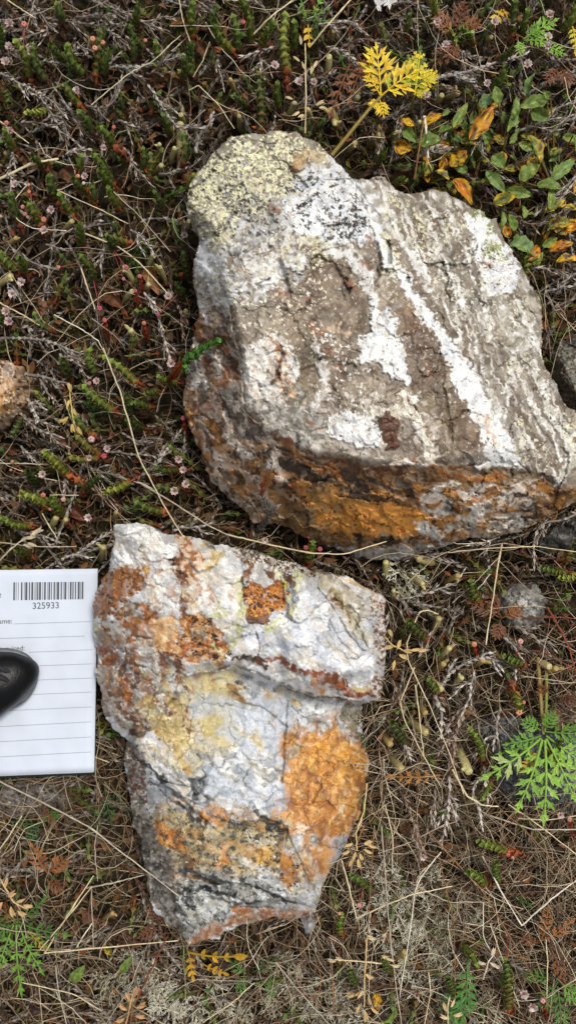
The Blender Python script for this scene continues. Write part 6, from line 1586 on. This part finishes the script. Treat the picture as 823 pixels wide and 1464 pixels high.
feather_plant('feathery_plant', '', 'green plant', (150, 1130), [
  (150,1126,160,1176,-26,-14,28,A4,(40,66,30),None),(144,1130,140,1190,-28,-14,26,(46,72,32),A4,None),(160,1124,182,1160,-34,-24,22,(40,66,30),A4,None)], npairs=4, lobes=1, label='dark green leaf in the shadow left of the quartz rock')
feather_plant('feathery_plant', '', 'green plant', (668, 1368), [
  (668,1366,662,1460,-2,14,44,(62,122,52),A2,None),(664,1400,632,1440,-8,6,30,(70,118,50),A4,None),(660,1420,640,1468,-8,6,30,A2,A4,None)], [([(672,1350,-14),(670,1362,-4),(668,1372,2)],1.6,(96,120,60))], npairs=6, lobes=1, lw=.24, label='dark green feathery leaf hanging at the bottom edge, right of the lichen')
feather_plant('feathery_plant', '', 'green plant', (790, 1400), [
  (796,1404,768,1440,-6,6,32,A2,A4,None),(800,1404,828,1428,-6,8,34,A2,A1,None),(796,1410,800,1464,-8,6,34,A2,A4,None),(792,1398,752,1392,-10,2,30,A4,A2,None)], npairs=4, lobes=1, label='mid green cut leaves in the bottom right corner')
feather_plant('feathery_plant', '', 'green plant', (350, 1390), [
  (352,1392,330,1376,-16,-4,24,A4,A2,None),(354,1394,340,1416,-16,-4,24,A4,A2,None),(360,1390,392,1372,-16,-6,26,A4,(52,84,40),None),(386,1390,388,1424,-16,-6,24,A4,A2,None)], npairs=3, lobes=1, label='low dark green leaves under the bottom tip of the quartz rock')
feather_plant('feathery_plant', '', 'green plant', (745, 58), [
  (748,56,792,30,8,22,36,A3,A1,None),(748,58,786,62,6,20,26,A3,A1,None),(750,56,768,40,8,18,24,A1,A2,None),(748,60,740,74,4,10,22,A2,A3,None),(772,66,806,76,4,14,22,A3,A1,None)], npairs=4, lobes=1, lw=.26, label='light green cut leaf near the top right corner')
feather_plant('feathery_plant', '', 'green plant', (432, 30), [
  (440,30,424,10,6,16,10,(96,140,88),A2,None),(444,28,468,12,8,18,12,(106,152,96),A2,None),(442,30,466,30,6,14,9,(96,140,88),A2,None),(438,30,428,-6,6,16,10,A2,A1,None),(446,20,462,-4,8,18,14,A3,A2,None)], npairs=2, lobes=0, lw=.5, label='blue green narrow-leaved sprig at the top edge, centre')
feather_plant('feathery_plant', '', 'green plant', (648, 55), [
  (650,54,674,46,10,22,8,(126,170,96),A3,None),(650,54,644,40,10,18,8,A1,A3,None),(650,56,652,64,8,14,8,A3,A1,None)], npairs=1, lobes=0, lw=.7, label='tiny pale green leaf pair among the brown feathery leaves')
feather_plant('divided_leaf_plant', '', 'yellow leaf', (270, 1380), [
  (272,1362,342,1366,-4,10,20,(206,158,30),(150,128,36),None),(270,1360,276,1398,-8,2,18,(190,140,30),(206,158,36),None),(290,1378,322,1392,-8,4,16,(206,164,40),(190,140,34),None)], npairs=3, lobes=0, lw=.6, label='yellow leaf poking out under the bottom tip of the quartz rock')
feather_plant('divided_leaf_plant', '', 'yellow leaf', (720, 20), [(716,14,706,34,4,14,22,Y2,(196,150,60),None),(718,14,728,34,4,12,14,(196,140,60),Y2,None)], npairs=2, lobes=0, lw=.5, label='small mustard yellow leaf near the top edge on the right')
feather_plant('divided_leaf_plant', '', 'yellow leaf', (440, 44), [(440,36,442,62,4,12,20,Y2,(206,176,60),None)], npairs=2, lobes=0, lw=.7, label='small yellow leaf beside the tall heather sprig at the top')
feather_plant('divided_leaf_plant', '', 'yellow leaf', (818, 50), [(816,34,822,74,4,12,18,Y2,YG,None)], npairs=4, lobes=1, lw=.4, label='small yellow feathery leaf at the right edge near the top')
feather_plant('divided_leaf_plant', '', 'yellow leaf', (750, 1090), [(760,1082,744,1102,4,10,12,Y2,Y1,None)], npairs=2, lobes=0, lw=.6, label='yellowed leaflet under the bright green feathery plant')

# ---------------------------------------------------------------- willow: broad leaves, green to yellow with brown blotches
WG = (100, 122, 54); WGL = (126, 146, 70); WY = (206, 166, 30); WO = (196, 120, 30); WBr = (74, 44, 26); WGB = (98, 126, 78)
def willow_leaf(parent, u0, v0, u1, v1, w, z0, z1, base, edge, blot, cup=.22):
    a, b = W(u0, v0, z0), W(u1, v1, z1)
    D = b - a; L = np.linalg.norm(D); D /= L
    roll = random.gauss(0, .4); bend = random.uniform(-.1, .6)
    S = np.cross(D, [0, 0, 1.0]); S /= np.linalg.norm(S); U = np.cross(S, D)
    S, U = S * math.cos(roll) + U * math.sin(roll), U * math.cos(roll) - S * math.sin(roll)
    nl, nw = 17, 9
    V = []; cc = []; sd = random.randrange(50)
    cb, ce, cx = lin(base), lin(edge), lin(blot)
    for i in range(nl):
        t = i / (nl - 1); prof = (math.sin(math.pi * t ** .85) ** .75) if 0 < t < 1 else .03
        for j in range(nw):
            s = (j / (nw - 1)) * 2 - 1
            p = a + D * L * t + S * s * w * .5 * prof * (1 + .07 * math.sin(t * 19 + sd) + .05 * math.sin(t * 41 + s * 2)) + U * (abs(s) ** 1.5 * w * cup * prof - bend * L * (t - .4) ** 2 + .05 * w * math.sin(t * 14 + s * 3 + sd))
            p = p - U * (.05 * w if j == nw // 2 else 0)
            V.append(p)
            e = fbm(np.array([t * 40 + sd]), np.array([s * 18 + sd * 3]), 11, 3, 901)[0]
            k = min(1, max(0, abs(s) ** 2 * .8 + (.5 if t > .8 else 0) + e * .7 - .1))
            c = cb * (1 - k) + ce * k
            bl = min(1, max(0, (fbm(np.array([t * 40 + sd]), np.array([s * 20 - sd]), 9, 3, 911)[0] - (.12 if blot != base else 9)) * 3))
            c = c * (1 - bl) + cx * bl
            ve = abs(math.sin((t * 5.5 - abs(s) * 1.1) * math.pi))              # side veins and freckles of wear
            c = c * (.86 + .2 * min(1, ve * 2.2)) * (1 + .35 * fbm(np.array([t * 40 + 7 * sd]), np.array([s * 20.0]), 3, 2, 921)[0])
            if j == nw // 2: c = c * 1.25 + .015
            cc.append(c)
    F = [[i * nw + j, i * nw + j + 1, (i + 1) * nw + j + 1, (i + 1) * nw + j] for i in range(nl - 1) for j in range(nw - 1)]
    mb = MB(); mb.add(np.array(V), np.array(F), np.array(cc)); mb.build('leaf', M_LEAF, parent)
g = (WG, WGL, WG); gy = (WG, WY, WBr); y = (WY, WO, WBr); o_ = (WO, WY, WBr); lg = (WGL, (150, 156, 70), WG); bg = (WGB, WGL, WGB)
WILLOWS = [
 ((612,262), 'willow shoot with green and yellow leaves just above the right half of the boulder', [
   (592,179,570,171,12,y),(603,178,632,163,17,y),(576,182,594,202,17,g),(625,188,646,182,13,g),(600,206,630,197,24,g),(563,206,587,214,21,y),(622,244,642,256,18,gy),(641,238,668,222,18,gy),(648,254,677,288,22,o_),(652,204,656,190,12,bg),(612,236,606,222,12,y),(628,270,640,280,12,gy)]),
 ((672,240), 'willow shoot with one big yellow and brown blotched leaf', [
   (671,200,706,151,25,y),(647,183,668,147,15,lg),(643,238,666,215,24,y),(684,152,706,136,18,bg),(664,205,680,206,12,gy),(652,196,664,186,10,o_)]),
 ((716,230), 'cluster of mid green willow leaves in the upper right', [
   (712,150,708,122,16,g),(738,136,726,188,22,g),(753,136,760,102,17,bg),(705,220,720,240,22,g),(700,206,690,188,12,lg),(694,244,722,276,17,bg),(692,258,716,244,12,g),(732,170,742,150,14,g),(720,204,704,196,14,gy)]),
 ((790,270), 'willow shoot with broad green leaves near the right edge, above the boulder', [
   (782,142,744,151,21,g),(758,158,785,170,20,g),(755,192,775,230,24,gy),(786,258,824,224,18,bg),(742,258,770,233,24,lg),(722,272,760,279,18,g),(766,263,803,267,20,g),(820,190,826,214,14,g),(786,140,776,130,10,g),(800,236,790,250,12,lg)]),
 ((760,360), 'willow shoot with curled yellow leaves to the right of the boulder', [
   (704,291,738,279,21,gy),(778,303,808,283,15,gy),(728,346,766,360,32,bg),(783,322,816,316,22,gy),(802,330,830,316,20,o_),(784,358,819,345,17,o_),(794,373,830,368,19,y),(770,352,756,372,17,o_),(786,300,788,262,12,lg),(774,352,796,340,14,lg),(736,330,726,306,16,g),(718,300,716,330,14,g),(760,380,776,362,12,lg),(800,296,826,300,16,gy)]),
]
for (ru, rv), lab, lv in WILLOWS:
    t = thing('willow_shoot', '', 'willow', W(ru, rv, -36), label=lab)
    cen = np.mean([(l[0], l[1]) for l in lv], 0)
    mb = MB()
    for l in lv:
        z = random.uniform(4, 22)
        P = smooth_path([W(ru, rv, -36), W((ru + l[0]) / 2 + random.uniform(-6, 6), (rv + l[1]) / 2 + random.uniform(-4, 4), -16), W(l[0], l[1], z)], 9)
        tube(mb, P, np.linspace(1.9, 1.0, 9), lin((112, 104, 54)) * random.uniform(.8, 1.1), 5)
        willow_leaf(t, *l[:4], l[4] * .9, z, z + random.uniform(2, 14), *l[5])
    for q in range(15):                                             # smaller leaves lower in the shoot
        a_, b_ = cen[0] + random.gauss(0, 26), cen[1] + random.gauss(0, 26); th = random.uniform(0, 6.28); ll = random.uniform(14, 24)
        z = random.uniform(-22, -4)
        willow_leaf(t, a_, b_, a_ + ll * math.cos(th), b_ + ll * math.sin(th), ll * .55, z, z + random.uniform(-4, 8), *random.choice([g, g, gy, gy, lg, y, o_]))
    mb.build('stem', M_LEAF, t)
for (u0, v0, u1, v1, w, lab) in ((102,1404,120,1382,16,'small green oval leaf at the lower left, beside the cream grass stalk'), (172,1392,186,1370,12,'tiny green leaf below the cream stalk, left of the quartz rock'), (160,1366,150,1350,10,'yellow spotted small leaf above the cream stalk at the lower left'),
                                 (566,1440,548,1466,20,'green oval leaf at the bottom edge beneath the reindeer lichen'), (536,1420,540,1444,14,'mustard coloured leaf at the bottom edge'), (712,1410,724,1390,16,'dark green leaf beside the rust red stem at the bottom right')):
    t = thing('small_leaf', '', 'leaf', W(u0, v0, -20), label=lab)
    k = gy if 'yellow' in lab else y if 'mustard' in lab else g
    willow_leaf(t, u0, v0, u1, v1, w, -4, 6, *k)
    mb = MB(); tube(mb, smooth_path([W(u0 - 6, v0 + 8, -22), W(u0, v0, -4)], 5), 1.2, lin((120, 112, 60)), 5); mb.build('stem', M_LEAF, t)

# ---------------------------------------------------------------- pale finger lichens
FING = [(260,178,259,166,7),(256,240,258,184,10),(228,220,228,208,5.5),(246,232,249,214,6),(226,248,230,238,7),(336,132,330,116,6),(344,182,342,168,6),(471,108,470,84,8),(482,182,474,160,9),(530,206,542,194,9),(478,168,478,176,7),(560,196,566,190,6),
 (2,408,14,396,8),(214,384,218,366,6),(190,404,180,384,7),(196,486,188,474,8),(94,330,102,318,7),(76,754,80,742,8),(88,752,94,744,7),(166,744,166,734,6),(146,796,148,784,8),(552,822,551,806,8),(616,804,600,800,9),(564,858,562,846,6),(618,900,626,886,8),
 (622,956,632,950,8),(628,938,640,928,8),(676,950,688,944,9),(776,960,792,956,8),(764,944,782,952,9),(616,972,628,984,9),(544,1048,556,1062,9),(560,1086,572,1098,10),(652,1072,668,1100,11),(586,1034,606,1046,10),(556,1030,566,1042,9),(596,1008,606,1018,8),
 (650,978,658,970,7),(206,420,212,408,7),(236,400,230,384,6),(180,430,188,418,7),(470,60,476,46,6),(500,216,506,206,7),(448,170,440,158,7),(412,168,420,150,7),(500,150,510,140,7),(640,140,652,134,7),(624,150,630,138,7),(20,230,10,220,6),(96,1310,104,1300,6),(150,1312,160,1306,6),
 (560,130,552,120,6),(608,186,600,176,6),(690,60,700,54,6),(14,352,22,342,6),(268,462,266,446,6),(268,330,270,318,6),(590,826,602,834,7),(640,832,652,824,7),(512,1100,520,1096,5),(566,1370,576,1362,8),(180,1440,190,1430,6),(664,1150,676,1142,7)]
FC = [((160,144,90),(200,192,136)),((146,130,82),(186,174,122)),((150,130,84),(206,192,138)),((128,108,66),(180,160,104))]
for (u0, v0, u1, v1, r) in FING:
    k = random.choice([0, 0, 1, 1, 2, 3]); c0, c1 = lin(FC[k][0]), lin(FC[k][1])
    L = math.hypot(u1 - u0, v1 - v0); du, dv = (u0 - u1) / L, (v0 - v1) / L
    t = MB()
    P = smooth_path([W(u0 + du * 8, v0 + dv * 8, -46), W(u0 + random.uniform(-3, 3), v0, -28), W(u1, v1, -4), W(u1 - du * r * .5, v1 - dv * r * .5, 2)], 12)
    rr = r * .62 * np.array([.55, .7, .8, .88, .95, 1, 1, .98, .92, .8, .55, .1]) * (1 + .07 * np.sin(np.arange(12) * 2.3))
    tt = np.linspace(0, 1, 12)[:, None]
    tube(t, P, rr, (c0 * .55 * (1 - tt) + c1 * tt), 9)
    if random.random() < .5:
        a = random.uniform(0, 6.28); Q = smooth_path([P[6], P[8] + np.array([math.cos(a), math.sin(a), .3]) * r * .8, P[8] + np.array([math.cos(a), math.sin(a), .8]) * r * 1.3], 6)
        tube(t, Q, r * .36 * np.array([1, 1, .95, .85, .6, .1]), c1, 7)
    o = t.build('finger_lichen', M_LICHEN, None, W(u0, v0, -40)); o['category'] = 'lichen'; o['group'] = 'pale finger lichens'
    THINGS.append((o, ('large ' if r >= 9 else 'small ' if r <= 6 else '') + ('pale yellow', 'yellowish', 'tan', 'brownish')[k] + ' finger lichen', u1, v1))

# ---------------------------------------------------------------- reindeer lichen cushions
def lichen_branch(mb, p, d, L, r, depth, col):
    q = p + d * L
    mid = (p + q) / 2 + RNG.normal(0, L * .08, 3)
    tube(mb, np.array([p, mid, q]), np.array([r, r * .9, r * .75]), col * random.uniform(.8, 1.15), 4)
    if depth == 0: return
    for _ in range(random.choice([2, 2, 3])):
        nd = d + RNG.normal(0, .62, 3) + np.array([0, 0, .12]); nd /= np.linalg.norm(nd)
        lichen_branch(mb, q, nd, L * random.uniform(.62, .85), r * .74, depth - 1, col)
CUSH = [(556,1268,18,9),(584,1296,22,12),(612,1320,22,13),(560,1330,20,11),(598,1360,22,13),(640,1344,18,9),(572,1398,18,9),(636,1396,18,8),(548,1246,12,6),(612,1262,16,8),(574,818,16,8),(590,842,14,6),(404,1378,18,8),(430,1404,18,8),(404,1420,20,9),(450,1424,16,7),(230,1390,18,8),
        (258,1410,18,8),(212,1416,18,8),(280,1440,18,8),(340,1440,18,7),(470,1450,18,7),(236,1450,16,7),(310,1420,14,6),(500,1400,16,7),(490,1440,14,6),(660,1300,14,6),(530,1300,14,6),(690,1440,14,5),(190,1380,14,6),(160,1400,12,5)]
LCOL = [(214,212,192),(196,194,172),(222,220,204),(180,176,152)]
for (u, v, rad, n) in CUSH:
    c = lin(random.choice(LCOL)); mb = MB()
    for _ in range(int(n * 1.7)):
        a = random.uniform(0, 6.28); rr = rad * math.sqrt(random.random()) * .7
        d = np.array([math.cos(a) * .7, math.sin(a) * .7, random.uniform(.5, 1.1)]); d /= np.linalg.norm(d)
        lichen_branch(mb, W(u + rr * math.cos(a), v - rr * math.sin(a), -36), d, random.uniform(9, 14), 1.4, 3, c)
    o = mb.build('reindeer_lichen', M_LICHEN, None, W(u, v, -50)); o['category'] = 'lichen'; o['group'] = 'reindeer lichen cushions'
    THINGS.append((o, ('broad ' if rad >= 20 else 'small ' if rad <= 14 else '') + 'pale grey branching reindeer lichen cushion', u, v))

# larger dead leaves and pods lying in the tangle
DEADL = [(54,424,60,452,24,(112,74,48)),(70,440,86,424,20,(126,88,56)),(60,456,50,440,18,(140,100,64)),(150,416,176,440,26,(96,60,36)),(80,620,100,640,22,(84,52,34)),(140,700,170,728,30,(96,56,34)),(100,720,120,744,26,(84,48,30)),(210,380,226,420,24,(134,90,54)),
 (90,240,110,262,28,(92,60,40)),(60,232,76,250,22,(104,66,44)),(560,236,590,240,22,(84,64,50)),(516,250,560,246,16,(90,74,64)),(486,100,496,120,20,(112,72,44)),(640,300,660,290,12,(96,60,34)),(790,440,806,450,18,(126,80,44)),(770,470,782,456,16,(150,96,40)),
 (200,1072,196,1050,22,(150,104,52)),(170,1336,200,1352,30,(84,54,38)),(120,1300,140,1320,24,(96,66,46)),(40,1440,60,1450,20,(70,50,40)),(280,60,296,80,20,(96,62,40)),(330,150,346,170,24,(110,72,46)),(500,30,520,44,20,(104,70,46)),(570,1180,590,1190,20,(112,80,54)),
 (740,1250,756,1262,20,(110,74,50)),(700,1240,690,1256,16,(150,90,50)),(820,1200,800,1210,18,(104,70,48)),(600,1140,620,1150,18,(120,90,60)),(80,1180,96,1196,20,(90,64,44)),(240,500,250,520,18,(86,52,32)),(10,640,26,650,18,(96,58,36))]
for (u0, v0, u1, v1, w, c) in DEADL:
    t = thing('dead_leaf', 'curled ' + ('golden brown' if c[0] > 145 else 'dark brown' if c[0] < 97 else 'brown') + ' dead leaf', 'dead leaf', W(u0, v0, -30), ((u0 + u1) / 2, (v0 + v1) / 2), 'dead leaves in the tangle')
    willow_leaf(t, u0, v0, u1, v1, w * .8, -26, -14, c, tuple(min(255, int(k * 1.25)) for k in c), tuple(int(k * .7) for k in c), cup=.4)
# a scrap of white down near the top edge
for (u, v, lab) in ((556, 4, 'white fluffy scrap at the top edge beside the yellow leaf'), (540, 8, 'small white tuft at the top edge left of the fluffy scrap')):
    mb = MB()
    for k in range(9): 
        a = random.uniform(0, 6.28); blade(mb, W(u, v, 16), np.array([math.cos(a), math.sin(a), random.uniform(0, .6)]), random.uniform(7, 15), 5, lin((214, 214, 212)), fold=.3)
    o = mb.build('white_down', M_DRY, None, W(u, v, 10)); tag(o, lab, 'plant down')

# ---------------------------------------------------------------- labels that single each thing out
LM_ = [(550,110,'the yellow divided leaf'),(385,192,'the boulder\'s lichen-covered top'),(268,300,'the boulder\'s upper left corner'),(268,470,'the boulder\'s left side'),(262,590,'the boulder\'s rusty side'),
 (320,715,'the boulder\'s lower left corner'),(590,800,'the boulder\'s pale underside'),(760,750,'the boulder\'s right tip'),(755,400,'the boulder\'s right side'),(700,200,'the blotched willow leaves'),(15,560,'the small tan stone'),
 (70,813,'the ticket\'s top edge'),(190,750,'the quartz rock\'s white corner'),(552,900,'the quartz rock\'s right corner'),(526,1100,'the quartz rock\'s amber side'),(185,1180,'the quartz rock\'s dark side'),(268,1352,'the quartz rock\'s bottom tip'),
 (450,1310,'the quartz rock\'s lower corner'),(765,1080,'the bright feathery plant'),(60,1112,'the ticket\'s bottom edge'),(0,0,'the top left corner'),(823,0,'the top right corner'),(0,1464,'the bottom left corner'),(823,1464,'the bottom right corner'),
 (200,0,'the top edge'),(0,260,'the left edge'),(0,700,'the left edge'),(823,880,'the right edge'),(823,1250,'the right edge'),(411,1464,'the bottom edge'),(590,1320,'the pale reindeer lichen'),(180,420,'the magenta capsules'),(40,1330,'the lower left green plant'),
 (690,180,'the blotched willow leaves'),(620,1110,'the golden comb-like leaf'),(748,875,'the pale grey stone')]
LONGEST = 16
def where(u, v):
    ds = sorted((math.hypot(u - a, v - b), a, b, p) for a, b, p in LM_)
    d, a, b, p = ds[0]
    dx, dy = u - a, v - b
    if p.endswith('edge') and 'ticket' not in p: return 'near ' + p if d < 60 else 'some way in from ' + p
    if 'corner' in p and 'boulder' not in p and 'rock' not in p: return 'near ' + p
    if d < 16: return 'beside ' + p
    q = ('right of ' if dx > 0 else 'left of ') if abs(dx) > abs(dy) else ('below ' if dy > 0 else 'above ')
    return ('just ' if d < 45 else 'well ' if d > 100 else '') + q + p
buckets = {}
for o, lk, u, v in THINGS:
    o_u, o_v = min(max(u, 2), 821), min(max(v, 2), 1462)
    buckets.setdefault((lk, where(o_u, o_v)), []).append((u, v, o))
NUM = ['', '', 'two', 'three', 'four', 'five', 'six', 'seven', 'eight', 'nine', 'ten', 'eleven', 'twelve']
ORD = ['', 'second', 'third', 'fourth', 'fifth', 'sixth', 'seventh', 'eighth', 'ninth', 'tenth']
for (lk, wh), lst in buckets.items():
    if len(lst) == 1: lst[0][2]['label'] = lk + ' ' + wh; continue
    us = [a for a, b, c in lst]; vs = [b for a, b, c in lst]
    hor = max(us) - min(us) >= max(vs) - min(vs)
    lst.sort(key=lambda q: q[0] if hor else q[1])
    n = len(lst)
    for i, (a, b, o) in enumerate(lst):
        if i == 0: s = 'leftmost' if hor else 'topmost'
        elif i == n - 1: s = 'rightmost' if hor else 'lowest'
        else: s = ORD[i] + (' from left' if hor else ' from top')
        lab = lk + ' ' + wh + ', ' + s
        if len(lab.split()) > LONGEST: lab = lab.replace('long ', '', 1).replace('short ', '', 1)
        if len(lab.split()) > LONGEST: lab = lab.replace(' heather sprig, ', ' sprig, ').replace('just ', '').replace('well ', '')
        o['label'] = lab
for o in bpy.data.objects:
    lb = o.get('label')
    if lb and len(lb.split()) > 16: print('LONG', lb)
